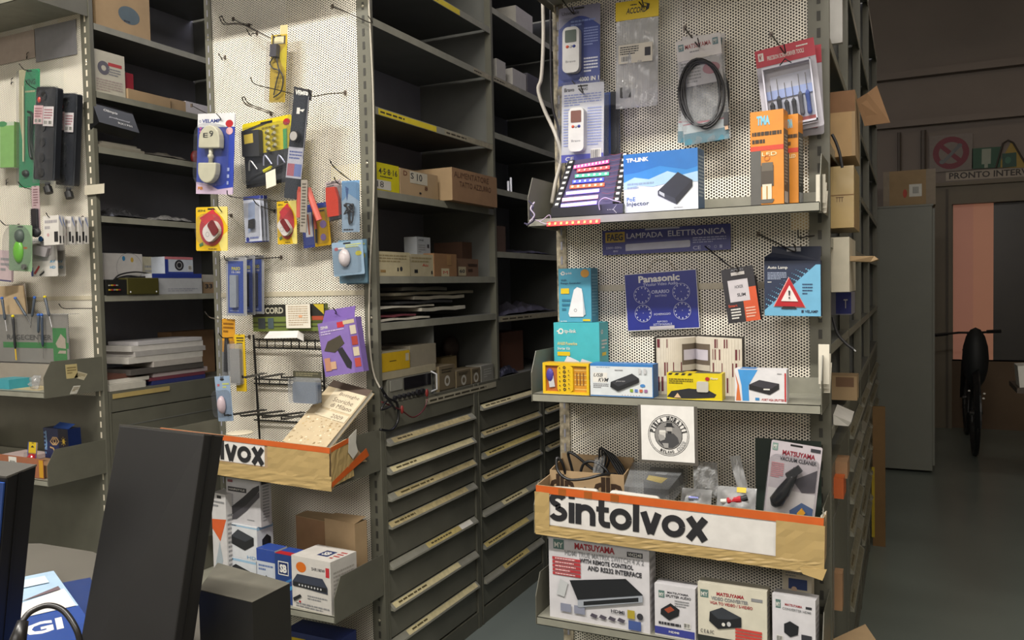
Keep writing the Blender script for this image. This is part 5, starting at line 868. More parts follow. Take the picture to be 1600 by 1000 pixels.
for k, (a, b) in enumerate((((379, 590), (412, 583)), ((405, 590), (440, 584)), ((440, 590), (480, 588)), ((351, 649), (412, 640)), ((376, 650), (440, 642)), ((410, 652), (472, 644)), ((440, 655), (474, 648)))):
    p0 = P(*b, yw-.004); t_ = P(*a, 2.2); put('prong', MB().tube([p0, t_, t_+V((0, 0, .008))], .0032, bw, 6).tube([p0+V((.014, 0, 0)), t_+V((.014, 0, 0))], .0028, bw, 6), r)
# purple brush box
F = FY((496, 506), (549, 496), (517, 588), 2.31)
r = E('purple_box', 'purple box printed with an angled black brush, with a tall hang tab', 'box', F.p(.5, 0)); F.W *= 1.12
mb = slab(F, .03, C('#8a72b8', .4)); prt(mb, F, ('r', .78, 0, 1, 1, C('#7c62a8')), ('t', .06, .88, .26, .93, 'ZEPHIR', WHITE, 1), ('r', .5, .86, .68, .96, C('#c8323c')), ('r', .66, .9, .95, .97, C('#c9b898')), ('l', .05, .76, .66, .85, 2, C('#c9bce0')), *[('r', .82, .1+.2*k, .97, .26+.2*k, C(hx)) for k, hx in enumerate(('#b84a40', '#cfc2a8', '#a84038', '#d0c4b0'))], ('r', .05, .1, .2, .34, C('#c08a70')), ('r', .2, .12, .34, .26, C('#d0a888'))); put('carton', mb, r)
put('brush_print', MB().prism([F.p(.08, .48, .0005), F.p(.2, .64, .0005), F.p(.55, .72, .0005), F.p(.62, .56, .0005), F.p(.35, .42, .0005)], F.n*.001, C('#4a4438')).prism([F.p(.42, .46, .0006), F.p(.55, .5, .0006), F.p(.74, .2, .0006), F.p(.7, .08, .0006), F.p(.6, .12, .0006)], F.n*.001, C('#2c2a30')), r)
put('hang_tab', MB().prism([F.p(.12, 1, -.002), F.p(.96, 1, -.002), F.p(.98, 1.2, -.012), F.p(.2, 1.22, -.012)], -F.n*.002, C('#7558a8')), r)
F = FY((458, 579.5), (501.5, 581), (466, 628), 2.28)
r = pack('blister_pack', 'dim clear pack with grey-blue insert hanging on the wire rack', 'package', F, C('#6c6a5c', .35), [('r', .0, .8, 1, 1, C('#4a4838')), ('l', .1, .84, .9, .96, 2, C('#8a8468'))], (0, 0, 1, .8), .03, clear=CLR2); mb = MB(); rslab(mb, F, .1, .0, 1.0, .66, .002, .02, C('#5f7088', .3), .1); put('insert', mb, r)
# left edge hangings
F = FY((347, 498), (367, 499), (349, 587), 2.33)
r = pack('blister_pack', 'narrow orange-yellow pack with dark pliers at left edge of middle rack', 'package', F, C('#d89a28', .4), [('r', 0, .0, 1, .42, C('#8a8c90')), ('l', .1, .75, .9, .95, 3, C('#8a5a10'))], (0, 0, 1, .62), .02)
put('pliers', MB().tube([F.p(.4, .08, .01), F.p(.42, .4, .01), F.p(.5, .68, .01)], .007, BLK, 8, flat=.5).tube([F.p(.65, .1, .01), F.p(.6, .4, .01), F.p(.5, .68, .01)], .006, BLK, 8, flat=.5), r)
F = FY((366, 522.5), (382, 522.5), (364, 611), 2.29)
r = pack('blister_pack', 'narrow yellow pack with grey clear case hanging in front of the orange one', 'package', F, C('#dcb81c', .4), [('l', .2, .82, .9, .96, 3, BLK)], (-.35, .12, .8, .84), .02, clear=CLR2); mb = MB(); rslab(mb, F, -.25, .15, .7, .75, .003, .014, C('#7c7a78', .3), .1); put('grey_insert', mb, r)
F = FY((335, 588.5), (358, 587), (324, 659), 2.22)
r = pack('blister_pack', 'light blue pack with pale pink oval device hanging lowest at left', 'package', F, C('#93a9c4', .4), [('r', .15, .78, .3, .83, C('#b8626a')), ('l', .5, .72, .95, .86, 2, C('#c9cf70')), ('c', .5, .93, .14, .03, BLK)], (.02, .1, .98, .7), .025, cr=.3)
put('oval_device', MB().ell(F.p(.42, .37, .004), F.X*.017, F.Z*.033, F.n*.02, C('#dcc6ce', .3), lo=0), r, smooth=True)
# book leaning in the middle tray
TL, BL = P(521, 594, 2.40), P(441, 689, 2.20); yr = 2.40
for _k in range(60):      # turn the cover about its long edge until its corners are square
    TR = P(581, 610, yr); yr -= .02*max(-1, min(1, 40*(TR-TL).dot(TL-BL)))*(1 if True else 0)
F = Fr(BL, TR-TL, TL-BL, (TR-TL).length, (TL-BL).length); F.Z = (F.Z-F.X*F.X.dot(F.Z)).normalized(); F.n = F.X.cross(F.Z); F.H = (TL-BL).dot(F.Z)
r = E('book', 'Botteghe Storiche di Milano 2009 book leaning in the middle rack tray', 'book', BL+(TR-TL)*.5); mb = slab(F, .003, C('#cdbb9a', .5))
rr = random.Random(4)
for k in range(110):
    x, y = rr.uniform(.03, .95), rr.uniform(.02, .6); s_ = rr.uniform(.01, .05); prt(mb, F, ('p', [(x, y), (x+s_, y+s_*.3), (x+s_*.7, y+s_*.7), (x+s_*.1, y+s_*.5)], M(rr.choice(('#8f7a58', '#a08a66', '#e2d4b8', '#b39c74')), .6, 0, 0))); F.k = 0
F.k = 3; prt(mb, F, ('r', 0, .9, 1, 1, C('#5a4a40')), ('r', .22, .6, .98, .9, C('#ddd0b4')), ('t', .4, .8, .9, .86, 'Botteghe', C('#6a5c50'), 0), ('t', .36, .71, .86, .775, 'Storiche', C('#6a5c50'), 0), ('t', .4, .63, .92, .69, 'di Milano', C('#6a5c50'), 0), ('r', .22, .47, .98, .57, C('#ddd0b4')), ('t', .6, .49, .88, .545, '2009', C('#6a5c50'), 0)); put('cover', mb, r)
H2 = Fr(F.p(.01, .01, -.003), F.X, F.Z, F.W*.98, F.H*.98); put('page_block', slab(H2, .014, PAPER), r); H3 = Fr(F.p(0, 0, -.017), F.X, F.Z, F.W, F.H); put('back_cover', slab(H3, .003, C('#b5a380')), r)
# middle rack carton strip
yS = 2.135; zt2 = {1: .876, 2: .422}
TLs, TRs, BLs, BRs = P(250, 668, yS), P(507, 699, yS), P(252, 723, yS), P(508, 760, yS)
TRs.x = X2R+.003
r = E('carton_strip', 'cut carton ending in olvox taped along the front of the middle rack tray', 'cardboard', (TLs+TRs)/2-V((0, 0, .14)))
F = Fr(BLs, TRs-TLs, V((0, 0, 1)), (TRs-TLs).length, 1); F.Z = (F.Z-F.X*F.X.z).normalized(); F.n = F.X.cross(F.Z); F.H = (TLs-BLs).dot(F.Z)
put('cardboard', slab(F, .004, CARD), r); G = F.sub(.05, .3, .64, .88, .001); put('white_print', slab(G, .0008, C('#e3e0dc', .6)), r)
pa = (P(292, 710, yS)-F.o); pb = P(414, 726, yS)-F.o; G = F.sub(0, 0, 1, 1, .002); mb = MB(); sintol(mb, G, pa.dot(F.X), pb.dot(F.X), pa.dot(F.Z), .056, ink, 'ntolvox'); put('lettering', mb, r, 'bold black lettering')
T_ = F.sub(0, .86, 1, 1, .003); put('orange_tape', slab(T_, .0006, ot), r)
def wrinkle(q, m, amp=.0022, nx=12, nz=6, seed=1): rr = random.Random(seed); return MB().add([q.p(i/nx, j/nz, rr.uniform(0, amp)) for j in range(nz+1) for i in range(nx+1)], [(j*(nx+1)+i, j*(nx+1)+i+1, (j+1)*(nx+1)+i+1, (j+1)*(nx+1)+i) for j in range(nz) for i in range(nx)], m)
put('brown_tape', wrinkle(F.sub(.66, 0, 1.0, .86, .0035), TAPE), r); put('brown_tape', wrinkle(F.sub(0, -.1, 1.01, .28, .0038), TAPE, nx=24), r)
S3 = Fr(V((X2R-.001, F.p(1, 0).y, F.p(1, 0).z)), (0, 1, 0), (0, 0, 1), .16, F.H); q = [S3.p(0, -.1), S3.p(.75, .42), S3.p(1.25, .35), S3.p(.95, .72), S3.p(.55, 1.1), S3.p(0, 1)]
put('side_flap', MB().prism([p+V((.006, 0, 0)) for p in q], (-.004, 0, 0), CARD), r); W3 = Fr(S3.p(0, 0)+V((.008, 0, 0)), (0, 1, .1), (0, 0, 1), .12, F.H*.9); put('brown_tape', wrinkle(W3, TAPE, seed=3), r)
put('orange_tape', MB().prism([p+V((.0095, 0, 0)) for p in (S3.p(0, .0), S3.p(0, .12), S3.p(1.2, .72), S3.p(1.3, .5))], (.0005, 0, 0), ot), r); put('orange_tape', MB().prism([p+V((.0095, 0, 0)) for p in (S3.p(0, .88), S3.p(0, 1.0), S3.p(.6, 1.12), S3.p(.6, 1.0))], (.0005, 0, 0), ot), r)
put('torn_paper', MB().prism([p+V((.012, 0, 0)) for p in (S3.p(.55, .75), S3.p(.7, .55), S3.p(.88, .7), S3.p(.82, .95), S3.p(.85, 1.3), S3.p(.58, 1.15))], (.001, 0, 0), C('#dcd9cc')), r)
F = Fr(P(385, 672, 2.25), (1, .2, 0), (0, 1, .1), .1, .1); put('cream_disc', MB().ell(P(375, 671, 2.2)-V((0, 0, .012)), V((.05, 0, 0)), V((0, .05, 0)), V((0, 0, .006)), C('#d9cfb8')), label='flat round cream lid just showing over the middle carton strip', cat='disc', smooth=True)
# lower tray of the middle rack
zb = zt2[2]
def bx3(name, lab, TL, TR, y, yr, h_from, dep, m, ops, side=(), top=(), zbase=zb, cat='box', dev=None):
    F = FY(TL, TR, (TL[0], TL[1]+50), y, yr, zb=zbase); F.H = h_from if h_from else F.H; r = E(name, lab, cat, F.p(.5, 0)); mb = slab(F, dep, m); prt(mb, F, *ops)
    if side: prt(mb, sideF(F, dep), *side)
    if top: prt(mb, topF(F, dep), *top)
    put('carton', mb, r)
    if dev: mb = MB(); prt(mb, F, *dev); put('device_print', mb, r)
    return F
F = FY((346, 866), (400, 876), (346, 930), 2.215, 2.20, zb=zb); dv = [('p', [(.18, .4), (.2, .62), (.42, .85), (.9, .68), (.9, .45), (.62, .25)], DV), ('p', [(.2, .62), (.42, .85), (.9, .68), (.64, .52)], DV2)]
Fa = bx3('device_box', 'lowest of the stacked white device boxes, in lower tray of middle rack', (346, 866), (400, 876), 2.215, 2.2, None, .07, C('#d6dadf'), [('r', .0, .9, 1, .97, C('#9cc0dc')), ('l', .1, .9, .6, .96, 1, INK)], (('r', .3, .3, .8, .7, DV2),), dev=[('p', [(.15, .45), (.18, .6), (.42, .8), (.92, .62), (.92, .5), (.5, .35)], DV)])
Fb = bx3('device_box', 'middle white device box of the stack, under the straightener box', (351, 815), (401, 821.5), 2.215, 2.2, None, .075, C('#d9dce0'), [('r', 0, .93, 1, .97, C('#9cc0dc')), ('l', .1, .92, .5, .98, 1, INK), ('c', .15, .18, .06, .1, C('#c87868')), ('t', .68, .03, .95, .12, 'HD', C('#7aa8d0'), 1)], (('r', 0, .9, 1, 1, C('#9cc0dc')), ('p', [(.3, .4), (.3, .6), (.6, .72), (.85, .6), (.85, .42)], DV)), zbase=Fa.o.z+Fa.H+.001, dev=dv)
Fc = bx3('straightener_box', 'tall white box with a dark hair tool picture, topmost of its stack', (353, 745), (406, 753), 2.22, 2.205, None, .05, C('#c9c7ca'), [('r', .05, .7, .6, .8, C('#2c2a30')), ('t', .08, .73, .55, .77, 'HAIRSTYLE', WHITE, 1), ('l', .05, .35, .2, .65, 8, GRY), ('l', .6, .1, .9, .14, 1, GRY), ('r', .05, .9, .2, .96, C('#8a4a50'))], (('r', .1, .92, .9, 1, INK), ('l', .2, .1, .8, .9, 12, GRY)), zbase=Fb.o.z+Fb.H+.001, dev=[('p', [(.0, .1), (.1, .32), (.5, .6), (.8, .84), (.98, .92), (.98, .8), (.75, .55), (.45, .32)], C('#2c2b30')), ('p', [(.1, .05), (.2, .2), (.6, .45), (.98, .78), (.98, .66), (.6, .32), (.3, .1)], C('#4a484e'))])
F = FY((330, 769), (352, 771), (317, 877), 2.20, 2.19, zb=zb); F.H = P(330, 769, 2.2).z-zb
carton('tall_pack_box', 'tall white and orange box just right of the black slab stand', 'box', F, .06, C('#d4d2d2'), [('p', [(0, .72), (1, .74), (.55, .5), (0, .62)], C('#d8602c')), ('p', [(.1, .2), (.5, .5), (.7, .3), (.3, .1)], C('#a8b4bc')), ('r', .4, .95, .7, .98, BLK), ('l', .1, .85, .9, .93, 2, GRY)], (('l', .1, .05, .9, .8, 16, GRY),))
bx3('small_blue_box', 'white box with a solid blue top band, behind the SB box', (400.5, 856), (429, 861), 2.19, 2.185, None, .06, C('#c9cfd9'), [('r', 0, .75, 1, 1, C('#2c4a9c')), ('l', .1, .55, .9, .7, 2, C('#6a80b0')), ('p', [(.1, .15), (.5, .48), (.9, .3), (.6, .05)], C('#3a3a30')), ('r', .5, .25, .7, .35, YEL)], top=(('r', 0, 0, 1, 1, C('#2c4a9c')),))
bx3('blue_sb_box', 'dark blue glossy SB box between the blue topped box and the receiver box', (429, 864), (455, 867), 2.175, 2.17, None, .07, C('#24407e', .3), [('p', [(0, .2), (1, .4), (1, .32), (0, .1)], C('#4a9ad0')), ('p', [(0, .32), (1, .55), (1, .5), (0, .28)], C('#3a7ab8')), ('r', .2, .58, .82, .86, WHITE), ('r', .24, .6, .78, .84, C('#1a2c60')), ('t', .3, .63, .72, .8, 'SB', WHITE, 4), ('l', .1, .08, .9, .16, 1, C('#a8c4e0'))], top=(('r', 0, 0, 1, 1, C('#2c4a9c')), ('r', 0, .0, 1, .4, RED)))
bx3('receiver_box', 'white box picturing a black eight button receiver, front right of lower tray', (455, 867), (516, 881), 2.165, 2.152, None, .13, C('#d6d2cc'), [('c', .25, .8, .13, .1, C('#d8701c')), ('t', .52, .78, .86, .84, 'SHR180W', INK, 1), ('r', .88, .7, .97, .88, C('#c03038')), ('l', .4, .2, .9, .3, 2, GRY), ('c', .2, .13, .03, .02, RED), ('l', .1, .02, .95, .12, 2, GRY)], (('l', .1, .2, .9, .8, 8, C('#b0aca4')),), (('r', .45, .3, .72, .7, C('#2c3a6a')), ('t', .5, .38, .67, .62, 'SB', WHITE, 3), ('l', .8, .2, .95, .8, 4, C('#c05050'))), dev=[('p', [(.02, .5), (.15, .66), (.8, .66), (.92, .5), (.92, .38), (.02, .42)], C('#3a4050')), ('r', .05, .41, .9, .5, DV), *[('c', .2+.08*k, .455, .02, .02, LGR) for k in range(8)], ('p', [(.03, .18), (.22, .28), (.26, .24), (.06, .12)], DV)])
for i, (tl, tr, y, yr, lb) in enumerate((((462, 806), (507, 811), 2.36, 2.34, 'left one of the two plain brown boxes in lower middle tray'), ((507, 810), (554, 817), 2.33, 2.31, 'right one of the two plain brown boxes, with a lifted lid flap'))):
    F = FY(tl, tr, (tl[0], tl[1]+60), y, yr, zb=zb); r = E('brown_box', lb, 'box', F.p(.5, 0)); put('body', slab(F, .06, CARDD if i == 0 else CARD), r); put('lid_flap', MB().prism([F.p(-.01, 1.0, .001), F.p(1.01, 1.0, .001), F.p(1.01, 1.05, -.055), F.p(-.01, 1.02, -.055)], (0, 0, .002), CARD), r)
F = FY((444, 978), (520, 992), (444, 1010), 2.24, zb=.2); F = Fr((F.o.x, 2.24, P(450, 985, 2.24).z-.1), (1, 0, 0), (0, 0, 1), .24, .1)
carton('blue_box', 'dark blue box on the floor shelf below the lowest middle tray', 'box', F, .1, C('#2c3a78'), [('r', .1, .4, .4, .8, YEL), ('l', .5, .3, .9, .8, 3, LGR)])
put('floor_crate', MB().box((F.o.x-.05, 2.2, .0), (F.o.x+.3, 2.42, F.o.z-.001), C('#3a3a36')), label='dark crate under the blue box below the middle rack', cat='crate')
for a in (((338, 182), (300, 165), 'bent wire hook holding the VELAMP pack', 2.24), ((340, 327), (362, 337), 'wire hook holding the left siren pack', 2.25), ((392, 126), (470, 150), 'long wire hook reaching left across the middle panel', 2.2), ((378, 158), (424, 178), 'double wire hook above the multi adapter pack', 2.25), ((424, 57), (365, 30), 'wire hook holding the topmost yellow charger pack', 2.36), ((515, 255), (560, 290), 'curved wire hook above the earphone pack', 2.24), ((355, 303), (470, 318), 'long wire hook reaching over the white blister packs', 2.22), ((395, 315), (430, 330), 'wire hook through the white blister packs', 2.3), ((482, 145), (540, 145), 'wire hook holding the socket strip pack', 2.28), ((350, 404), (440, 402), 'wire hook holding the long blue packs', 2.29), ((320, 492), (352, 500), 'wire hook with white tip at left edge of the middle rack', 2.2), ((342, 525), (390, 526), 'black hook holding the narrow yellow and orange packs', 2.25), ((520, 486), (505, 480), 'looped hook holding the purple box', 2.29), ((522, 282), (560, 290), 'wire hook holding the red folded tool', 2.32), ((575, 30), (520, 10), 'bare wire hook near the top of the middle rack', 2.38), ((343, 32), (390, 40), 'bare double hook at upper left of the middle rack', 2.25)):
    hook(a[0][0], a[0][1], a[3], a[2], base=a[1], double='double' in a[2])
hook(385, 50, 2.36, 'short bare hook below the top shadow of the middle rack', base=(402, 52)); hook(341, 88, 2.3, 'tiny bare hook at left post of the middle rack', base=(352, 90))
# cable down the right post of the middle rack
cable('pale_cable', [(576, 0), (583, 150), (584, 300), (578, 420), (577, 520), (583, 580), (596, 610)], [2.42, 2.42, 2.42, 2.42, 2.42, 2.42, 2.42], .0035, C('#b8b2a2', .4), 'thin pale and dark cord running down right post of the middle rack')
cable('white_cable', [(848, -5), (849, 60), (846, 120), (841, 140), (850, 170), (868, 210), (877, 245), (868, 285), (862, 318)], 2.36, .006, C('#cfc9be', .4), 'thick white cable hanging beside left post of the right rack')
cable('dark_cable', [(860, 0), (861, 130), (864, 170), (874, 215), (876, 330)], 2.41, .004, C('#2c2a34', .4), 'dark cable running down left post of the right rack')
# ================================================================ leftmost rack
F = FY((-14, 192), (22, 190), (-14, 262), 2.36)
carton('green_box', 'light green box hanging at far left edge of the photo', 'box', F, .03, C('#b9c4b0'), [('r', .4, 0, 1, .92, C('#7fae68')), ('r', 0, 0, .4, .9, C('#d8dcd0')), ('c', .5, .96, .2, .06, C('#4a8a5a'))], (('r', 0, 0, 1, 1, C('#6f9a58')),))
F = FY((30, 110), (62, 107), (39, 293), 2.36)
r = pack('blister_pack', 'long green carded pack with telescopic stick and coiled black lead', 'package', F, C('#2a9a66', .4), [('p', [(0, 1), (.0, .6), (.3, .25), (.25, .9), (.35, 1)], C('#c9c49a')), ('t', .3, .87, .8, .92, 'XING', C('#1c5a3c'), 3), ('l', .3, .8, .85, .83, 1, C('#c9c49a'))], (.02, .01, .98, .99), .015)
put('stick', MB().tube([F.p(.3, .22, .008), F.p(.28, .86, .008)], .0035, C('#d8d4b0', .3), 8), r); put('coiled_lead', MB().tube(catmull([F.p(.55, .64, .01), F.p(.8, .6, .012), F.p(.72, .4, .012), F.p(.85, .26, .01), F.p(.7, .26, .012), F.p(.62, .4, .012), F.p(.6, .6, .01)], 5), .006, C('#1c2a24'), 8), r); put('base_holder', MB().ell(F.p(.38, .12, .004), F.X*.02, F.Z*.016, F.n*.014, C('#2c3430')), r)
for i, (tl, tr, bl, Y, lb) in enumerate((((97, 147), (123, 147), (106, 290), 2.38, 'right'), ((62, 137), (92, 137), (76, 282), 2.31, 'left'))):
    F = FY(tl, tr, bl, Y)
    r = E('power_strip', lb+' one of two black power strips in clear wrap with white labels', 'power strip', F.p(.5, 0)); mb = MB(); rslab(mb, F, 0, 0, 1, 1, -.02, .014, C('#26282e', .3), .08); put('strip_body', mb, r)
    for k in range(6):
        y = .9-.165*k
        if k in (1,): continue
        c = F.p(.42, y, .013); put('socket', MB().tube([c, c+F.n*.005], .019, C('#15161a', .3), 16), r)
    put('switch', MB().ell(F.p(.22, .86, .018), F.X*.009, F.Z*.013, F.n*.006, C('#d04a3a', .3)), r, 'red switch')
    for q, cc in (((-.02, .6, .45, .8), '#d9b4b8'), ((.47, .58, 1.0, .79), '#d9d2d4')): G = F.sub(*q, .02); mb = slab(G, .0008, C(cc)); prt(mb, G, ('l', .1, .35, .9, .9, 4, C('#a87078')), ('b', .1, .06, .45, .3), ('b', .55, .06, .9, .3)); put('paper_label', mb, r)
    put('clear_wrap', bag(Fr(F.p(-.06, -.04, .012), F.X, F.Z, F.W*1.15, F.H*1.05), CLR, .003, 5, 14, .02), r)
    e = F.p(.6, -.02, 0); put('mains_plug', MB().tube([e, e-F.Z*.02], .01, BLK, 10).tube([e-F.Z*.02, e-F.Z*.045+F.X*.012], .017, C('#17181b'), 12), r)
F = FY((49, 291), (61, 290), (49, 362), 2.27); r = pack('narrow_pack', 'narrow clear pack with pinkish header and dark item, above the white card pack', 'package', F, C('#b8a0a4'), [('l', .2, .55, .8, .95, 7, C('#8a6a70'))], (0, 0, 1, .5), .012); mb = MB(); rslab(mb, F, .15, .0, .85, .5, .002, .012, C('#2c2a30'), .2); put('dark_item', mb, r); put('dark_base', MB().ell(F.p(.5, -.02, .004), F.X*.03, F.Z*.022, F.n*.014, C('#2a2a2e')), r)
F = FY((14, 351), (50, 352), (8, 422), 2.24); r = pack('blister_pack', 'bright lime green rounded blister pack at left edge', 'package', F, C('#8fb08a', .3), [('l', .2, .38, .8, .55, 2, C('#d0702c'))], (0, 0, 1, 1), .03, cr=.5)
put('green_insert', MB().ell(F.p(.45, .42, .0), F.X*.03, F.Z*.05, F.n*.02, C('#6cc22c', .35), lo=0), r, smooth=True); put('dark_crown', MB().ell(F.p(.5, .76, .0), F.X*.026, F.Z*.03, F.n*.022, C('#4a5a50'), lo=0), r, smooth=True); put('wheel', MB().tube([F.p(.8, .1, .01), F.p(.8, .1, .02)], .012, C('#6a6c68'), 14), r)
for i in range(2):
    F = FY((54.5+12*(1-i), 374), (96+12*(1-i), 384), (57+12*(1-i), 435), (2.36, 2.31)[i]); F = Fr(F.p(0, 0), (1, 0, 0), (0, 0, 1), F.W, F.H)
    r = pack('blister_pack', ('rear' if i == 0 else 'front')+' white card with a small box and coloured leads', 'package', F, C('#d6d2cc'), [('l', .05, .9, .6, .96, 1, GRY), ('t', .72, .35, .92, .42, 'AV', C('#4a9ac8'), 2), ('t', .72, .2, .92, .27, 'HD', C('#4a9ac8'), 2), ('r', .0, .02, .08, .25, C('#4a60b0')), ('p', [(.1, .1), (.3, .3), (.34, .26), (.16, .06)], RED), ('p', [(.2, .06), (.45, .24), (.48, .2), (.26, .03)], WHITE), ('p', [(.3, .04), (.5, .16), (.5, .1), (.36, .02)], BLK)], (.1, .4, .95, .9), .02)
    mb = MB(); prt(mb, F, ('p', [(.12, .68), (.2, .88), (.82, .8), (.78, .58), (.6, .5)], C('#b9b0b0'))); mb.prism([F.p(.15, .6, .003), F.p(.66, .5, .003), F.p(.78, .72, .003), F.p(.26, .84, .003)], F.n*.012, C('#c4bcbe')); put('small_unit', mb, r); put('blue_cap', MB().ell(F.p(.45, .98, .006), F.X*.01, F.Z*.012, F.n*.008, C('#3a80d0')), r)
for i in range(5):
    k = 4-i; u0 = (70, 88, 103, 114, 124)[k]; F = FY((u0, 338+k*.5), (u0+ (24 if k == 0 else 12), 340+k*.5), (u0+3+k*2, 384), 2.255+.03*k)
    F = Fr(F.p(0, 0), (1, 0, 0), (.02, 0, 1), max(F.W, .03), F.H); carton('slim_box', ('nearest, with visible front,', 'second', 'third', 'fourth', 'rearmost')[k]+' in the row of five slim white boxes', 'box', F, .018, C('#dedad4'), [('l', .1, .5, .9, .9, 2, C('#a8a4a8')), ('c', .3, .35, .08, .06, C('#c8a0a0')), ('r', .7, .1, .95, .45, BLK)], (('r', .1, .05, .5, .3, BLK), ('p', [(.1, .9), (.9, .6), (.9, .7), (.3, 1)], C('#8a98c0'))), group='row of slim white boxes')
F = FY((-10, 390), (18, 392), (-10, 438), 2.3); carton('card_pack', 'pale pink card pack half cut off by left edge of the photo', 'package', F, .01, C('#c9b4b8'), [('l', .4, .3, .9, .8, 3, GRY), ('r', 0, 0, 1, .05, C('#4a4a70'))])
# screwdriver display
F = FY((-30, 492), (104, 494), (-30, 560), 2.335); F = Fr(F.p(0, 0), (1, 0, 0), (0, 0, 1), F.W, F.H)
r = E('screwdriver_display', 'clear screwdriver stand with grey and green printed card', 'display stand', V((F.p(.5, 0).x, 2.335, 1.111)))
F = Fr((F.o.x, F.o.y, 1.1115), F.X, F.Z, F.W, F.o.z+F.H-1.1115); k0 = .28
mb = slab(F.sub(0, .32, 1, 1, -.006), .003, C('#a8a49c', .4)); G = F.sub(0, .32, 1, 1, -.006); gg = C('#2f9a40', .4)
prt(mb, G, ('r', .25, .3, 1, .42, gg), ('r', .25, .3, .85, .42, gg), ('r', .83, .0, .98, .72, gg), ('r', .0, .6, .16, .7, gg), ('p', [(.86, .4), (.92, .6), (.97, .5), (.97, .3), (.88, .32)], C('#d9c9b4')), ('p', [(.88, .2), (.97, .2), (.97, .26), (.9, .26)], C('#d9c9b4')), ('t', .3, .47, .82, .58, 'RAGECENTER', C('#5c5a54'), 2), ('l', .0, .05, .2, .4, 3, GRY)); put('printed_card', mb, r)
put('clear_front', MB().box((F.o.x, F.o.y-.004, F.o.z), (F.o.x+F.W*1.03, F.o.y-.002, F.o.z+F.H), CLR), r); put('clear_top', MB().box((F.o.x, F.o.y-.004, F.o.z+F.H), (F.o.x+F.W*1.03, F.o.y+.05, F.o.z+F.H+.002), CLR2), r); put('white_base', MB().box((F.o.x, F.o.y+.002, 1.1115), (F.o.x+F.W*1.03, F.o.y+.05, 1.1115+F.H*.3), C('#d4c8b4')), r)
for (u, v, u2, v2, cc, tip, lb) in ((3, 466, 8, 500, '#4a5460', '#3a6ac0', 'grey screwdriver with blue cap at far left of the stand'), (24, 466, 41, 494, '#4a5460', '#3a6ac0', 'grey screwdriver with blue cap leaning beside the far left one'), (54, 465, 50, 495, '#4f5864', '#3a6ac0', 'grey screwdriver with blue cap beside the yellow-capped one'), (70, 464, 77, 494, '#4f5864', '#e0cc20', 'grey screwdriver with yellow cap at right of the stand'), (20, 494, 24, 545, '#26282c', '#e0cc20', 'black screwdriver with yellow shaft sleeve hanging in the stand'), (60, 492, 60, 520, '#4a5460', '#3a6ac0', 'grey screwdriver with blue cap hanging low in the stand'), (65, 492, 67, 542, '#3a4658', '#3a6ac0', 'long grey and orange screwdriver hanging in the stand')):
    Ys = 2.322; a = P(u, v, Ys); b = P(u2, v2, Ys); ro = E('screwdriver', lb, 'screwdriver', b, 'screwdrivers in the clear stand'); d_ = (b-a)
    put('handle', MB().tube([a, a+d_*.1, a+d_*.5, a+d_*.9, b], [.004, .0065, .005, .0062, .003], C(cc, .35), 8), ro, smooth=True); put('cap', MB().ell(a, V((.007, 0, 0)), V((0, .007, 0)), V((0, 0, .007)), C(tip, .3)), ro)
    put('shaft', MB().tube([b, b+d_.normalized()*.05], .0014 if cc != '#26282c' else .003, M('#9a9a9c', .25, .9) if cc != '#26282c' else C('#d8b020'), 6), ro)
for i, (tl, tr, bl, cc, lb) in enumerate((((-20, 448), (36, 446), (-20, 500), '#c9b08c', 'tan folder leaning behind the screwdriver stand'), ((-6, 452), (30, 446), (8, 520), '#c87a30', 'orange and white leaflet between the folder and the stand'), ((10, 445), (38, 443), (50, 500), '#dcd6cc', 'white sheet sticking up behind the screwdriver stand'))):
    a = P(tl[0], tl[1], 2.395+.012*i); b = P(tr[0], tr[1], 2.33+.02*i); lo = P(tr[0]+12, 530, 2.395+.012*i); lo2 = P(tl[0]+4, 535, 2.395+.012*i)
    put('leaflet' if i else 'folder', MB().prism([V((lo2.x, lo2.y, 1.112)), V((lo.x, lo.y, 1.112)), b, a], (0, .004, 0), C(cc, .7)), label=lb, cat='paper')
F = FY((-10, 590), (14, 590), (-10, 611), 2.19, zb=1.1115); F.W = .12; F.H = .04; F.o.x = P(0, 600, 2.19).x-.06; carton('teal_box', 'flat teal box lying in the upper tray of the leftmost rack', 'box', F, .1, C('#3f9fae', .4))
a = P(53, 605, 2.22); a.z = 1.1115; put('plastic_bag', bag(Fr(a-V((.025, 0, 0)), (1, 0, 0), (0, .3, 1), .05, .06), CLR2, .006, 5, 6, .02), label='small clear bag beside right bracket of the upper left tray', cat='bag')
put('flat_sheet', MB().box((-3.42, 2.2, 1.1112), (-3.25, 2.32, 1.1122), C('#c9b88e')), label='flat yellowish sheet lying in the upper left tray', cat='paper')
# stickers on the bracket (things stuck there)
xb = X1R-.0035
def sticker(uvs, lab, cc, t=None):
    q = [PX(u, v, xb) for u, v in uvs]; F = Fr(q[3], q[2]-q[3], q[0]-q[3], (q[2]-q[3]).length, (q[0]-q[3]).length); F.n = V((1, 0, 0)); mb = slab(F, .0008, C(cc)); 
    prt(mb, F, ('l', .1, .3, .9, .85, 3, C('#8a7a50'))); put('sticker', mb, label=lab, cat='sticker')
sticker([(102, 570), (121, 568), (122, 590), (104, 592)], 'yellowish square sticker on the upper left tray bracket', '#c9b984')
sticker([(122, 580), (134, 580), (131, 594), (116, 590)], 'small cream printed sticker below the yellowish square one', '#cfc6a8')
sticker([(115, 603), (124, 602), (120, 615), (109, 616)], 'torn white sticker low on the upper left tray bracket', '#cfccc0')
F = FY((132, 290), (163, 290), (132, 305), 2.42); F.X = V((1, 0, 0)); carton('price_tag', 'blank cream tag across right post of the leftmost rack', 'tag', F, .001, C('#cfc8b4'))
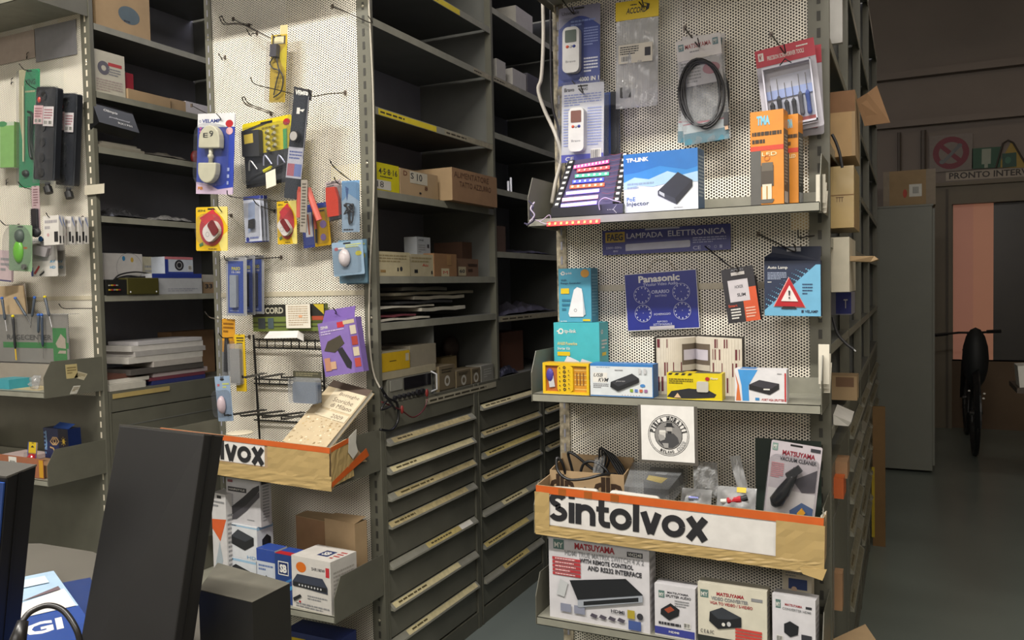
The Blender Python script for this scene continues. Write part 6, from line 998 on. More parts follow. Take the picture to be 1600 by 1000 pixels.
# lower tray of the leftmost rack
zb = .752
F = FY((11, 711), (67, 716), (11, 748), 2.18, 2.172, zb=zb); r = E('open_carton', 'open brown carton lettered ART with a white label, lower left tray', 'box', F.p(.5, 0)); F.o = F.p(-.6, 0); F.W *= 1.6; mb = slab(F, .003, C('#a8694a', .7)); prt(mb, F, ('r', .4, .2, .54, .95, WHITE), ('b', .42, .3, .52, .8), ('t', .6, .42, .88, .72, 'ART', C('#c8502c'), 2), ('r', .93, .05, 1, .95, C('#d8a020'))); put('front_wall', mb, r); put('body', MB().box((F.o.x, F.o.y-.01+.015, zb), (F.o.x+F.W, F.o.y+.15, zb+.05), CARDD), r); put('contents_sheet', MB().box((F.o.x+.05, F.o.y+.02, zb+.052), (F.o.x+.22, F.o.y+.14, zb+.07), C('#c4b0ac')), r)
F = FY((69, 650), (112, 654), (84, 700), 2.30, zb=None); F = Fr((P(70, 700, 2.30).x, 2.30, zb+.052), (1, 0, 0), (-.05, 0, 1), .16, .13)
r = E('navy_box', 'navy blue box with gold eye and sun drawing and a hang tab', 'box', F.p(.5, 0)); mb = slab(F, .06, C('#1c2c5c', .35)); gd = C('#c9a878')
prt(mb, F, ('r', .6, 0, 1, 1, C('#15182c')), ('t', .03, .3, .13, .9, 'J', C('#8fb8e0'), 0), ('l', .02, .1, .12, .9, 6, C('#7aa4d8')), ('p', [(.25, .55), (.38, .72), (.55, .72), (.64, .58), (.52, .45), (.36, .44)], gd), ('p', [(.29, .56), (.4, .67), (.53, .67), (.6, .58), (.5, .49), (.38, .49)], C('#3a2c3c')), ('o', .45, .58, .012, .007, gd), ('p', [(.25, .4), (.4, .36), (.5, .14), (.46, .12), (.36, .32), (.24, .34)], gd), ('p', [(.55, .3), (.6, .12), (.63, .14), (.58, .32)], gd), ('c', .82, .6, .05, .08, C('#d0b040')), *[('p', [(.82+.07*math.cos(a), .6+.1*math.sin(a)), (.82+.12*math.cos(a), .6+.17*math.sin(a)), (.82+.07*math.cos(a+.25), .6+.1*math.sin(a+.25))], C('#d0b040')) for a in [k*math.pi/4 for k in range(8)]], ('l', .72, .15, .86, .35, 2, WHITE)); put('carton', mb, r)
put('hang_tab', MB().prism([F.p(.3, 1, -.01), F.p(.95, 1, -.01), F.p(.97, 1.13, -.04), F.p(.35, 1.16, -.04)], -F.n*.002, C('#2f4e94')), r)
F = Fr((P(40, 706, 2.2).x, 2.205, zb+.052), (1, 0, 0), (0, .1, 1), .06, .085); r = pack('blister_pack', 'small yellow and red blister pack standing beside the navy box', 'package', F, C('#e0c020', .4), [('r', 0, 0, 1, .45, C('#b82c34')), ('p', [(.3, .75), (.5, .85), (.7, .75)], BLK), ('r', -.0, 0, .08, 1, C('#4a5ab0')), ('r', .92, 0, 1, 1, C('#4a5ab0'))], (.05, .02, .95, .5), .02); put('red_item', MB().ell(F.p(.5, .22, .004), F.X*.02, F.Z*.018, F.n*.014, C('#c8202c', .2)), r)
for a in (((40, 130), (105, 160), 'wire hook carrying the power strips', 2.26), ((28, 288), (60, 298), 'wire hook behind the long green pack', 2.3), ((0, 348), (30, 352), 'wire hook at left edge holding the lime green pack', 2.2), ((92, 479), (146, 482), 'bare straight hook near right post of the leftmost rack', 2.28), ((72, 337), (130, 340), 'wire hook carrying the slim white boxes', 2.24), ((30, 104), (55, 112), 'wire hook holding the long green pack', 2.27)): hook(a[0][0], a[0][1], a[3], a[2], base=a[1])
for i, (u, v) in enumerate(((44, 88), (20, 128), (12, 285))):
    c = P(u, v, 2.425); put('s_hook', MB().tube(catmull([c+V((-.012, 0, .0)), c+V((-.006, -.004, -.012)), c+V((.004, -.008, -.004)), c+V((0, -.006, .01)), c+V((.01, -.004, .016))], 5), .0016, WIRE, 6).tube([c+V((-.012, 0, 0)), c+V((-.012, .011, .002))], .0016, WIRE, 6), label=('small dark S hook highest on the leftmost panel', 'small dark hook left of the long green pack', 'small dark hook under the light green box')[i], cat='hook')
F = FY((-30, 66), (53, 46), (-30, 108), 2.428); put('backing_sheet', slab(F, .001, C('#b5a59a', .6)), label='beige smooth sheet behind the small S hook at top left', cat='sheet'); F = FY((54, 45), (118, 30), (54, 98), 2.43); put('backing_sheet', slab(F, .001, C('#8f8e92', .5)), label='grey smooth sheet beside right post at top left', cat='sheet')
# ================================================================ goods on the side shelves
def sbox(name, lab, TL, TR, X, zb, dep, m, ops=(), end=(), cat='box', group=None, H=None, top=()):
    F = FX(TL, TR, (TL[0], TL[1]+30), X, zb); F.o.z = zb; F.H = max(.01, (PX(*TL, X).z+PX(*TR, X).z)/2-zb) if H is None else H
    mb = slab(F, dep, m); prt(mb, F, *ops)
    if end: prt(mb, Fr(F.p(0, 0)-F.n*dep, F.n, F.Z, dep, F.H), *end)
    if top: prt(mb, topF(F, dep), *top)
    put(name, mb, label=lab, cat=cat, group=group); return F
xr1 = X1R-.012; s1 = {1: 2.6705, 2: 2.3805, 3: 2.1435, 4: 1.8455, 5: 1.5005, 6: 1.0765}; wn = C('#8c8a84')
sbox('cardboard_box', 'tall brown cardboard box with dark half-round print, top of the left bay', (147, -45), (232, -25), xr1, s1[1], .25, CARD, [('c', .6, .35, .2, .16, C('#5a6a70')), ('l', .5, .2, .75, .26, 1, INK)])
sbox('white_box', 'white box with grey lens picture and red stripe, left bay', (146, 76), (194, 88), xr1, s1[2]-.0, .2, C('#d0cbb8'), [('o', .3, .6, .03, .012, C('#6a6870')), ('r', .45, .68, .9, .76, C('#c04848')), ('l', .45, .45, .85, .64, 3, GRY), ('l', .05, .05, .9, .35, 5, C('#b8a8a0'))])
sbox('red_box', 'small red item behind the white lens box', (196, 113), (208, 116), xr1-.04, s1[2], .05, C('#a8222c'))
sbox('flat_carton', 'long flat brown carton beside the white lens box', (200, 139), (266, 148), xr1+.01, s1[2], .12, CARD, H=.045)
sbox('flat_carton', 'short brown carton right of the long flat one', (267, 150), (290, 158), xr1, s1[2], .12, CARD, H=.05)
sbox('paper_bundle', 'bundle of white papers in a tray at right end of the same shelf', (290, 158), (330, 166), xr1, s1[2], .15, C('#cfcacc'), H=.055, cat='papers')
sbox('grey_box', 'dim grey flat box behind the brown cartons', (212, 128), (262, 135), xr1-.15, s1[2], .1, wn, H=.08)
q = [PX(152, 160, xr1), PX(205, 170, xr1), PX(218, 208, xr1+.05), PX(155, 190, xr1+.05)]; q[2].z = max(q[2].z, s1[3]+.03); q[3].z = q[2].z+.015
r = E('black_box', 'black box with white brand lettering tipped forward in the left bay', 'box', V((xr1, q[0].y, s1[3]))); 
F = Fr(q[3], q[2]-q[3], q[0]-q[3], (q[2]-q[3]).length, (q[0]-q[3]).length); F.Z = (F.Z-F.X*F.X.dot(F.Z)).normalized(); F.n = F.X.cross(F.Z); mb = slab(F, .06, C('#0e0e10', .4)); prt(mb, F, ('t', .2, .6, .55, .75, 'Olimpia', WHITE, 1, .04), ('t', .3, .36, .8, .46, 'professional', LGR, 1, .04), ('t', .5, .18, .85, .27, 'RX1701', WHITE, 1)); put('carton', mb, r)
for k in range(3): sbox('paper_sheets', ('bottom', 'middle', 'top')[k]+' layer of grey papers lying under the tipped black box', (152+3*k, 205), (225-6*k, 214), xr1+.01-.02*k, s1[3]+.012*k, .2, C(('#8f8a7c', '#a39e90', '#b5b0a2')[k]), H=.011, cat='papers')
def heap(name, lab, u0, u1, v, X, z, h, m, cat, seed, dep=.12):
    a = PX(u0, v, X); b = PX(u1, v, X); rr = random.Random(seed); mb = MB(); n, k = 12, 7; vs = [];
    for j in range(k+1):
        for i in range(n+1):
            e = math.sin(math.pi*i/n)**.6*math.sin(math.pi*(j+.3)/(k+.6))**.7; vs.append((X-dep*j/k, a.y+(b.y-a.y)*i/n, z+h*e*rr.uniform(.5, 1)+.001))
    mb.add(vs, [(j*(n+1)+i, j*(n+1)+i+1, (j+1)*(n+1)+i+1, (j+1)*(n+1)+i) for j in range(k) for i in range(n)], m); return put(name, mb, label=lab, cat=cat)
dp = M('#3a3a3c', .2, 0, .3, 60)
heap('plastic_bag', 'crumpled grey plastic bag on the dim third shelf of the left bay', 222, 306, 245, xr1, s1[3], .035, C('#6a655c', .35), 'bag', 1)
heap('wrapped_parts', 'heap of black parts in clear film, left bay middle shelf', 158, 235, 330, xr1-.02, s1[4], .05, dp, 'parts', 2); heap('wrapped_parts', 'shiny silver-grey heap of wrapped leads, left bay middle shelf', 242, 312, 340, xr1, s1[4], .035, M('#8a8886', .2, .3, .5, 70), 'parts', 3)
put('red_ball', MB().ell(PX(306, 246, xr1-.05), V((.02, 0, 0)), V((0, .03, 0)), V((0, 0, .035)), C('#8a2424')), label='small dark red round item at right end of the third shelf', cat='ball', smooth=True)
sbox('white_sleeve', 'white sleeve with round diagram standing at left end of the shelf', (162, 392), (222, 400), xr1-.06, s1[5], .02, C('#c9c6c4'), [('o', .65, .65, .07, .068, GRY), ('c', .5, .88, .04, .06, C('#3a80b0')), ('c', .72, .85, .04, .06, C('#c0a040'))])
sbox('cream_box', 'cream box behind between the sleeve and the speaker box', (222, 401), (256, 402), xr1-.1, s1[5], .06, C('#b9b39c'), [('l', .1, .2, .9, .8, 5, GRY)])
Fq = sbox('white_box', 'white box with solid blue lid under the small speaker box', (237, 425), (315, 430), xr1+.005, s1[5], .2, C('#b4b6ba'), [('r', 0, .78, 1, 1, C('#2a3c8c')), ('l', .3, .1, .9, .3, 2, C('#9a9ca4'))])
sbox('speaker_box', 'small blue and pink box picturing a round speaker', (257, 401), (301, 402), xr1-.01, Fq.o.z+Fq.H+.001, .1, C('#c4ccd8'), [('r', 0, 0, .12, 1, C('#2a3c8c')), ('r', 0, .85, 1, 1, C('#c87880')), ('c', .5, .5, .16, .32, C('#22242a')), ('o', .5, .5, .018, .012, GRY), ('b', .82, .2, .95, .5), ('r', 0, 0, 1, .1, C('#2a3c8c'))])
r = E('amplifier_unit', 'olive green metal unit with open electronics at its left', 'device', PX(210, 462, xr1)); a = PX(168, 462, xr1+.02); b = PX(200, 462, xr1+.02); c = PX(249, 462, xr1+.02)
zt_ = PX(200, 434, xr1+.02).z
put('casing', MB().box((xr1-.12, b.y, s1[5]), (xr1+.02, c.y, zt_), C('#4a4620', .4)), r, bevel=.003); mb = MB().box((xr1-.12, a.y, s1[5]), (xr1+.015, b.y, zt_-.008), C('#1c1c1a')); put('circuit_side', mb, r)
for k in range(9): put('component', MB().box((xr1+.015, a.y+.01+.012*(k % 5), s1[5]+.02+.02*(k//5)), (xr1+.022, a.y+.018+.012*(k % 5), s1[5]+.026+.02*(k//5)), C(('#b89a30', '#a03030', '#8a8a80')[k % 3])), r)
for yy in (b.y+.015, c.y-.015): put('screw', MB().ell(V((xr1+.02, yy, s1[5]+.012)), V((.003, 0, 0)), V((0, .004, 0)), V((0, 0, .004)), LGR), r)
cable('coiled_lead', [(178, 436), (190, 428), (215, 425), (238, 430), (225, 434), (200, 431), (180, 434)], 2.9, .003, BLK, 'black lead coiled on top of the olive unit') if False else put('coiled_lead', MB().tube(catmull([PX(u, v, xr1-.04) for u, v in ((178, 437), (188, 429), (212, 425), (236, 429), (228, 434), (200, 431), (182, 436), (196, 434), (235, 432))], 6), .0035, BLK, 6), label='black lead coiled on top of the olive unit', cat='cable')
sbox('brown_box', 'brown and white box at right end beside the blue lidded box', (316, 428), (335, 430), xr1-.03, s1[5], .1, C('#a88e70'), [('r', 0, .6, 1, 1, C('#b8b4ac')), ('t', .2, .25, .8, .5, '33', INK, 3)])
# books stack in the left bay
zc = s1[6]+.001; cols = ('#c9c4bc', '#d4d0cc', '#b9b2b4', '#cfcac4', '#d8d4d0', '#c4bfbe', '#dad6d2', '#cdc8c4')
rr = random.Random(12)
stk = [((240, 592), (322, 578), .020, '#2c3470', 'blue paperback lowest in the tall stack'), ((236, 583), (322, 572), .016, '#7a3a48', 'dark red booklet second from bottom of the tall stack'), ((242, 577), (326, 569), .022, '#c4b4b4', 'pinkish grey catalogue near the bottom of the tall stack'), ((204, 568), (318, 560), .026, '#55504c', 'dark bound catalogue in the tall stack'), ((240, 562), (316, 558), .026, '#b9b2aa', 'grey catalogue in the middle of the tall stack'), ((202, 556), (318, 552), .030, '#d2cec6', 'thick white catalogue sticking out left in the tall stack'), ((212, 545), (322, 543), .024, '#b4b0ac', 'grey and blue catalogue above the thick white one'), ((208, 539), (320, 538), .026, '#d6d2cc', 'white catalogue near the top of the tall stack'), ((218, 532), (318, 530), .018, '#c9c6c8', 'thin grey catalogue topmost of the tall stack')]
zz = zc
for (p0, p1, h, cc, lb) in stk:
    a = PX(*p0, xr1).y; b = min(PX(*p1, xr1).y, 3.3); bx = MB().box((xr1-.21, a, zz), (xr1-rr.uniform(0, .015), b, zz+h-.001), C(cc, .7)); 
    F = Fr((xr1+.0005, a, zz), (0, 1, 0), (0, 0, 1), b-a, h); put('catalogue', bx, label=lb, cat='book', group='tall stack of catalogues'); zz += h
sbox('brown_carton', 'brown carton standing behind right end of the catalogue stack', (268, 518), (334, 516), xr1-.22, zc, .1, CARDD)
zz = zc
for k, (p0, p1, h, cc, lb) in enumerate((((172, 604), (228, 592), .03, '#c9c4b8', 'cream catalogue lowest at left front of the left bay'), ((176, 596), (238, 584), .018, '#d8d4ca', 'white catalogue second at left front of the left bay'), ((174, 588), (222, 580), .02, '#6a4438', 'reddish brown folder on top of the left front catalogues'))):
    a = PX(*p0, xr1+.01).y; b = PX(*p1, xr1+.01).y; a = max(a, 2.46); b = min(b, 2.75); put('catalogue', MB().box((xr1-.2, a, zz), (xr1+.008-.02*k, b, zz+h-.001), C(cc, .7)), label=lb, cat='book'); zz += h
a = PX(176, 612, xr1+.014); b = PX(265, 598, xr1+.014); put('paper_strip', MB().box((X1R, a.y, 1.045), (X1R+.0015, b.y, 1.066), C('#bfa86c')), label='yellowed paper strip stuck on front edge above the olive drawers', cat='label')
# centre row
xr2 = X2R-.01; s2 = {1: 1.8575, 2: 1.5495, 3: 1.3805, 4: 1.0805}
sbox('yellow_box', 'yellow box handwritten 4 5 8 16 on the centre bay shelf', (587.5, 253), (623, 260), xr2, s2[1], .2, C('#d8cc1c', .5), [('t', .1, .6, .92, .82, '4·5·8·16', INK, 1), ('l', .15, .48, .8, .55, 1, INK), ('r', 0, .05, .62, .38, C('#d4d0c4')), ('t', .02, .12, .3, .34, '18', INK, 0)], H=None)
sbox('brown_box', 'brown box marked D S 10 beside the yellow box', (625, 265), (684, 272), xr2, s2[1], .2, CARD, [('t', .08, .74, .18, .92, 'D', C('#6a3a2c'), 1), ('r', .24, .5, .7, .96, C('#c9c2b0')), ('t', .26, .66, .34, .9, 'S', INK, 1), ('t', .42, .62, .56, .9, '10', INK, 1), ('t', .62, .3, .7, .46, '8', C('#5a3020'), 1), ('c', .5, .15, .03, .04, BLK)])
sbox('brown_carton', 'large brown carton with faint handwriting jutting over the shelf edge', (706, 262), (776, 277), xr2+.05, s2[1]+.0, .3, CARDD, [('t', .04, .72, .8, .9, 'ALIMENTATORE', C('#5a3c2c'), 0), ('t', .15, .45, .85, .62, 'TATTO AZZURRO', C('#5a3c2c'), 0)], end=(('r', 0, 0, 1, 1, CARD),))  # near end in paler card, the light on it put into the colour
sbox('cream_carton', 'left one of the two long cream stained boxes', (588, 391), (640, 396), xr2, s2[2], .15, C('#c2b794', .7), [('l', .05, .55, .9, .9, 3, C('#9a8c68')), ('r', .6, .2, .64, .35, BLK), ('c', .72, .3, .04, .1, INK), ('r', .1, .15, .25, .25, C('#a08050'))])
sbox('cream_carton', 'right one of the two long cream boxes, with red scribble', (641, 396), (677, 399), xr2-.004, s2[2], .15, C('#b9af92', .7), [('l', .05, .6, .9, .9, 2, C('#9a8c68')), ('t', .5, .45, .75, .58, 'Aiu', C('#b84030'), 1), ('r', .15, .15, .3, .3, BLK), ('r', .88, .1, .94, .25, BLK)])
sbox('small_white_box', 'small white box standing on top of the right cream box', (651, 372), (672, 369), xr2-.05, s2[2]+.088, .06, C('#a9aeb4'), [('t', .12, .76, .5, .86, 'ONE', INK, 1), ('l', .1, .1, .6, .6, 4, GRY), ('r', .75, .4, .9, .6, INK)])
sbox('brown_box', 'brown box with a small white tag right of the cream boxes', (678, 396), (713, 397), xr2, s2[2], .15, C('#8f6a48', .8), [('r', .3, .0, .65, .35, C('#c4b898')), ('t', .38, .1, .58, .24, 'M', RED, 0), ('r', .55, .5, .75, .95, C('#a07c54'))])
sbox('brown_box', 'dark brown box with a round marked label', (714, 404), (747, 405), xr2-.01, s2[2], .12, C('#6a4e3c', .8), [('r', .05, .05, .4, .55, C('#b0a488')), ('t', .1, .2, .35, .4, '60', INK, 2), ('l', .5, .2, .95, .8, 2, C('#3a2820'))])
sbox('brown_carton', 'plain reddish brown carton deep at right end of the shelf', (722, 381), (773, 379), xr2-.12, s2[2], .15, C('#7a5a48', .8))
rr = random.Random(31); zz = s2[3]; lbs = ['white ring binder sheets lowest in the paper pile', 'dark red folder in the paper pile', 'white stapled sheets in the paper pile', 'long white folded plans in the paper pile', 'black folder in the paper pile', 'grey creased catalogue in the paper pile', 'cream bent magazine high in the paper pile', 'topmost dark edged album of the paper pile']
for k, (cc, a, b, h) in enumerate((('#c4bfb0', 2.46, 2.8, .014), ('#6a2c38', 2.47, 2.72, .014), ('#b8b4a6', 2.75, 3.1, .02), ('#cfcabc', 2.47, 2.86, .014), ('#2c2c2e', 2.6, 3.0, .016), ('#a8a292', 2.72, 3.12, .02), ('#8f8874', 2.58, 3.2, .018), ('#4a473e', 2.62, 2.95, .02))):
    X = xr2-rr.uniform(0, .02); n = 8; t0 = rr.uniform(-.004, .004); w_ = lambda t: .006*math.sin(t*5+k); prof = [(X, a+(b-a)*i/n, zz+.002+.004*abs(math.sin(i*.7+k))) for i in range(n+1)]
    put('paper_pile_item', MB().prism([V(p) for p in prof]+[V(p)+V((0, 0, h-.007)) for p in reversed(prof)], (-.22, rr.uniform(-.02, .02), 0), C(cc, .75)), label=lbs[k], cat='papers', group='piled papers and folders'); zz += h-.001
zf = s2[4]; ydv = PX(682, 560, xr2).y
put('divider_plate', MB().box((xr2-.3, ydv-.002, zf), (xr2-.01, ydv, 1.375), DSTEEL), label='grey metal divider plate standing in the middle of the lowest open shelf', cat='divider')
r = E('test_meter', 'old grey bench meter with dark display and a row of knobs', 'instrument', PX(650, 620, xr2)); a, b = PX(606, 620, xr2).y, PX(676, 600, xr2).y; zt3 = zf+.09
put('casing', MB().box((xr2-.2, a, zf), (xr2, b, zt3), C('#7c7b70', .4)), r, bevel=.003); F = Fr((xr2, a, zf), (0, 1, 0), (0, 0, 1), b-a, .09)
mb = MB(); rslab(mb, F, .34, .45, .95, .95, 0, .003, C('#1c1a1e', .2), .05); put('display', mb, r); mb = MB(); rslab(mb, F, .05, .5, .3, .92, 0, .003, C('#8f8e84'), .05); put('dial_plate', mb, r)
for k in range(7): c = F.p(.12+.1*k, .22, 0); put('knob', MB().tube([c, c+V((.012, 0, 0))], .008 if k < 5 else .012, BLK, 10), r)
put('handle', MB().tube([V((xr2, b-.01, zf+.01)), V((xr2+.025, b-.01, zf+.02)), V((xr2+.025, b-.01, zt3-.01)), V((xr2, b-.01, zt3))], .004, LGR, 6), r)
sbox('flat_carton', 'sagging flat pale carton lying on the bench meter', (594, 590), (681, 582), xr2-.0, zt3+.001, .22, C('#a39a80', .8), H=.028)
sbox('yellow_carton', 'yellow faced carton with grey flap on top of the flat carton', (594, 560), (640, 560), xr2, zt3+.03, .2, C('#9a937e'), [('r', 0, 0, 1, .95, C('#c9a41c', .5)), ('l', .3, .45, .6, .55, 1, BLK), ('r', .85, .4, .97, .8, C('#b8b09a'))], H=.072)
sbox('brown_carton', 'grey brown open carton right of the yellow faced one', (641, 556), (681, 548), xr2-.005, zt3+.03, .2, C('#8a8270', .8), H=.08)
def lampbox(u0, v0, u1, v1, lb, hh=None, X=xr2+.0):
    F = sbox('lamp_box', lb, (u0, v0), (u1, v1), X, zf+.0, .09, C('#6f624a', .8), [('o', .5, .38, .022, .012, C('#c4c0b4')), ('l', .15, .7, .85, .9, 2, C('#3a3428')), ('r', 0, .0, 1, .06, C('#4a4232'))], group='small boxes printed with a white ring', end=(('r', 0, 0, 1, 1, C('#8a7c60')),))
lampbox(686, 572, 710, 570, 'leftmost small box printed with a white ring, with raised lid'); lampbox(713, 580, 735, 576, 'middle small box printed with a white ring, in front of an open flap'); lampbox(737, 576, 750, 574, 'right small box printed with a white ring')
sbox('grey_pack', 'grey wrapped pack at right end beside the ring printed boxes', (752, 571), (771, 569), xr2, zf, .08, C('#8f8d84'), [('l', .2, .2, .8, .8, 4, C('#b8b6ae'))])
a = PX(714, 576, xr2-.02); put('lid_flap_carton', MB().box((xr2-.14, a.y, zf), (xr2-.095, a.y+.13, zf+.12), C('#a8946a', .8)), label='open tan carton standing behind the ring printed boxes', cat='box')
put('round_bundle', MB().ell(PX(704, 542, xr2-.2), V((.03, 0, 0)), V((0, .06, 0)), V((0, 0, .05)), C('#5a4a42')).box((xr2-.24, PX(704, 542, xr2-.2).y-.03, zf), (xr2-.18, PX(704, 542, xr2-.2).y+.03, PX(704, 542, xr2-.2).z), C('#5a4a42')), label='dim round bundle at back of the lowest open shelf', cat='bundle', smooth=True)
F = Fr((X2R+.001, PX(665, 632, X2R).y, 1.045), (0, 1, 0), (0, 0, 1), PX(775, 600, X2R).y-PX(665, 632, X2R).y, .024); carton('label_tape', 'long worn cream label strip on the edge below the ring printed boxes', 'label', F, .001, C('#b9b29c'), [('l', .05, .2, .95, .8, 1, C('#4a4436'))])
for k, (px_, rad, cc, lb) in enumerate((((596, 640), (604, 612), (620, 610), (624, 640), (618, 665), (600, 673)), .005, '#1c1c1e', 'thick black cable looping down at left end of the meter shelf'), ).__iter__() if False else enumerate([([(595, 606), (606, 622), (620, 630), (622, 655), (612, 672), (594, 671)], .005, '#1c1c1e', 'thick black cable looping down at left end of the meter shelf'), ([(596, 628), (625, 640), (645, 652), (662, 640), (668, 622)], .0028, '#5a2026', 'thin dark red test lead hanging below the meter'), ([(600, 618), (612, 632), (596, 640), (606, 626), (618, 640)], .004, '#222224', 'tangled black cable heap beside the meter')]):
    put('cable', MB().tube(catmull([PX(u, v, X2R+.02+.004*k) for u, v in px_], 7), rad, C(cc, .35), 8), label=lb, cat='cable', smooth=True)
for k, (u, v) in enumerate(((628, 640), (667, 614))): put('clip', MB().ell(PX(u, v, X2R+.025), V((.006, 0, 0)), V((0, .008, 0)), V((0, 0, .016)), C('#8a2c28')), label=('red crocodile clip hanging below the meter' if k == 0 else 'red plug at right corner of the meter'), cat='clip')
# centre row second bay (dim)
s3 = {0: 2.7755, 1: 2.4685, 2: 2.2105, 3: 1.9555, 4: 1.6655, 5: 1.3655, 6: 1.0805}
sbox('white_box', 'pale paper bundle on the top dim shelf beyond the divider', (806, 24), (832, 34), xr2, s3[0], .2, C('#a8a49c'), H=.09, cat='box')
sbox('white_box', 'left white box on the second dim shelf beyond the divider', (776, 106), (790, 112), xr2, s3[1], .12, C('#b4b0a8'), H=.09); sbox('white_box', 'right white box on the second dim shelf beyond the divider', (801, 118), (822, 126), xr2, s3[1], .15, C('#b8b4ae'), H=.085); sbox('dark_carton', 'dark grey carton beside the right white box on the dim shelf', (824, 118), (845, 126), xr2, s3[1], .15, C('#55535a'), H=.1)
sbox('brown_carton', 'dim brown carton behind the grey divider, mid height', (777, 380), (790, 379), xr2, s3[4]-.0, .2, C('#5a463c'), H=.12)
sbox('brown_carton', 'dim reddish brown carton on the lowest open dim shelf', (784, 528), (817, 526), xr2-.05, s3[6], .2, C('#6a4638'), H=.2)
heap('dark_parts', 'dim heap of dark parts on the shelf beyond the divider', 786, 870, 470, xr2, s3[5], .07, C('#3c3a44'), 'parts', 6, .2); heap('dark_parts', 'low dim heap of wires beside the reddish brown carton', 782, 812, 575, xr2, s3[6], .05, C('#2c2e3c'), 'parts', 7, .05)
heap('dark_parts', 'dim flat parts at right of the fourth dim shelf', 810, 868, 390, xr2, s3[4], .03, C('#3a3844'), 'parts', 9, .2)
for k, (y, z) in enumerate(((3.56, 1.956), (3.59, 1.956))): put('glass_vial', MB().tube([V((xr2-.01, y, z)), V((xr2-.01, y, z+.05+.02*k))], .006, M('#c9cad8', .1), 8), label=('short' if k == 0 else 'taller')+' pale vial on the dim shelf beyond the divider', cat='vial')
# right side of the right row
xe = X3R
def jut(name, lab, u0, v0, u1, v1, Y, dep, m, ops=(), cat='box', x0=-.32, shelf=True):
    a = P(u1, v0, Y); b = P(u1, v1, Y); F = Fr((x0, Y, b.z), (1, 0, 0), (0, 0, 1), a.x-x0, a.z-b.z); mb = slab(F, dep, m); prt(mb, F, *ops); F.ob = put(name, mb, label=lab, cat=cat); return F
F = jut('brown_carton', 'open brown carton jutting from the right row, upper one, with a bent flap', 1298, 140, 1336, 243, 2.62, .25, CARD, [('r', .5, .0, .95, .68, C('#b9986c', .8)), ('r', .4, .68, 1, 1, C('#8a6444', .8))])
a = F.p(1, .9, -.05); put('torn_flap', MB().prism([a, a+V((.03, .02, .02)), a+V((.055, .05, .045)), a+V((.09, .1, -.06)), a+V((.02, .06, -.07))], (0, .004, 0), CARDD), F.ob)
jut('brown_carton', 'taped crumpled brown carton jutting below the upper open one', 1298, 258, 1334, 355, 2.60, .3, TAPE, [('r', .5, .52, 1, .54, C('#8a6a40')), ('t', .72, .42, .84, .5, 'TTT', C('#6a4a2c'), 1)])
jut('white_carton', 'plain cream carton end jutting from the right row beside the sign rack', 1298, 370, 1327, 456, 2.55, .3, C('#cfc8b4', .6))
put('cardboard_flap', MB().prism([P(1328, 400, 2.57), P(1366, 400, 2.62), P(1372, 405, 2.62), P(1360, 409, 2.62), P(1328, 408, 2.57)], (0, .12, 0), CARD), label='stiff brown flap pointing right out of the cream carton', cat='cardboard')
jut('blue_box', 'blue and grey box on the shelf below the cream carton', 1298, 457, 1330, 492, 2.85, .2, C('#8a8a98'), [('r', .7, .05, 1, 1, C('#2c3488')), ('t', .85, .3, .93, .7, 'T', WHITE, 0)])
jut('brown_box', 'small open brown box jutting at tray height from the right row', 1316, 588, 1339, 626, 2.95, .1, CARD, [('r', .3, .55, .9, .95, C('#7a5a40'))], x0=-.25)
jut('orange_box', 'orange box end low on the right row', 1304, 748, 1318, 780, 2.54, .1, C('#c8602c'), x0=-.24)
jut('brown_box', 'brown box end above the orange box on the right row', 1304, 722, 1324, 748, 2.6, .1, CARDD, x0=-.24)
jut('brown_box', 'narrow brown carton edge low beside the right rack post', 1304, 897, 1316, 955, 2.52, .05, CARDD, x0=-.22)
F = jut('white_bag', 'white curved plastic bag high on the right row', 1297, -20, 1316, 66, 2.7, .02, C('#c4c2be'), x0=-.24); 
put('paper_sheet', MB().prism([P(1302, 648, 2.55), P(1330, 660, 2.6), P(1326, 666, 2.6), P(1302, 664, 2.55)], (0, .15, .01), C('#d8d6d0')), label='white sheet of paper sticking out low from the right row', cat='paper')
put('black_lead', MB().tube(catmull([P(1301, 495, 2.5), P(1308, 520, 2.5), P(1320, 535, 2.5), P(1334, 546, 2.5)], 6), .004, BLK, 8).tube([P(1334, 546, 2.5), P(1337, 549, 2.5)], .002, LGR, 6), label='black cord with metal tip sticking out of the right row', cat='cable')
put('black_lead', MB().tube(catmull([P(1300, 210, 2.5), P(1306, 222, 2.5), P(1312, 240, 2.5), P(1316, 262, 2.5)], 6), .004, BLK, 8), label='short black cord between the two jutting brown cartons', cat='cable')
a = P(1370, 800, 4.9); put('leaning_board', MB().box((-.185, 5.0, 0), (-.12, 5.02, P(1370, 635, 5.0).z), C('#7a5c34', .7)).box((-.19, 4.995, .05), (-.175, 5.0, P(1370, 730, 5.0).z), C('#b8a020')), label='narrow brown board with yellow edge leaning at far end of the right row', cat='board')
zk = P(1352, 975, 2.62).z; q = [PZ(1300, 999, zk), PZ(1352, 975, zk), PZ(1374, 1008, zk), PZ(1322, 1036, zk)]
put('brown_carton', MB().hexa([V((p.x, p.y, .001)) for p in q], q, CARD), label='brown carton corner on the floor at bottom of the photo by the right rack', cat='box')
put('torn_paper', MB().prism([P(1281, 836, 2.24), P(1290, 815, 2.24), P(1291, 798, 2.24), P(1282, 806, 2.24)], (0, .002, 0), PAPER), label='torn cream paper scrap at right end of the Sintolvox carton', cat='paper')
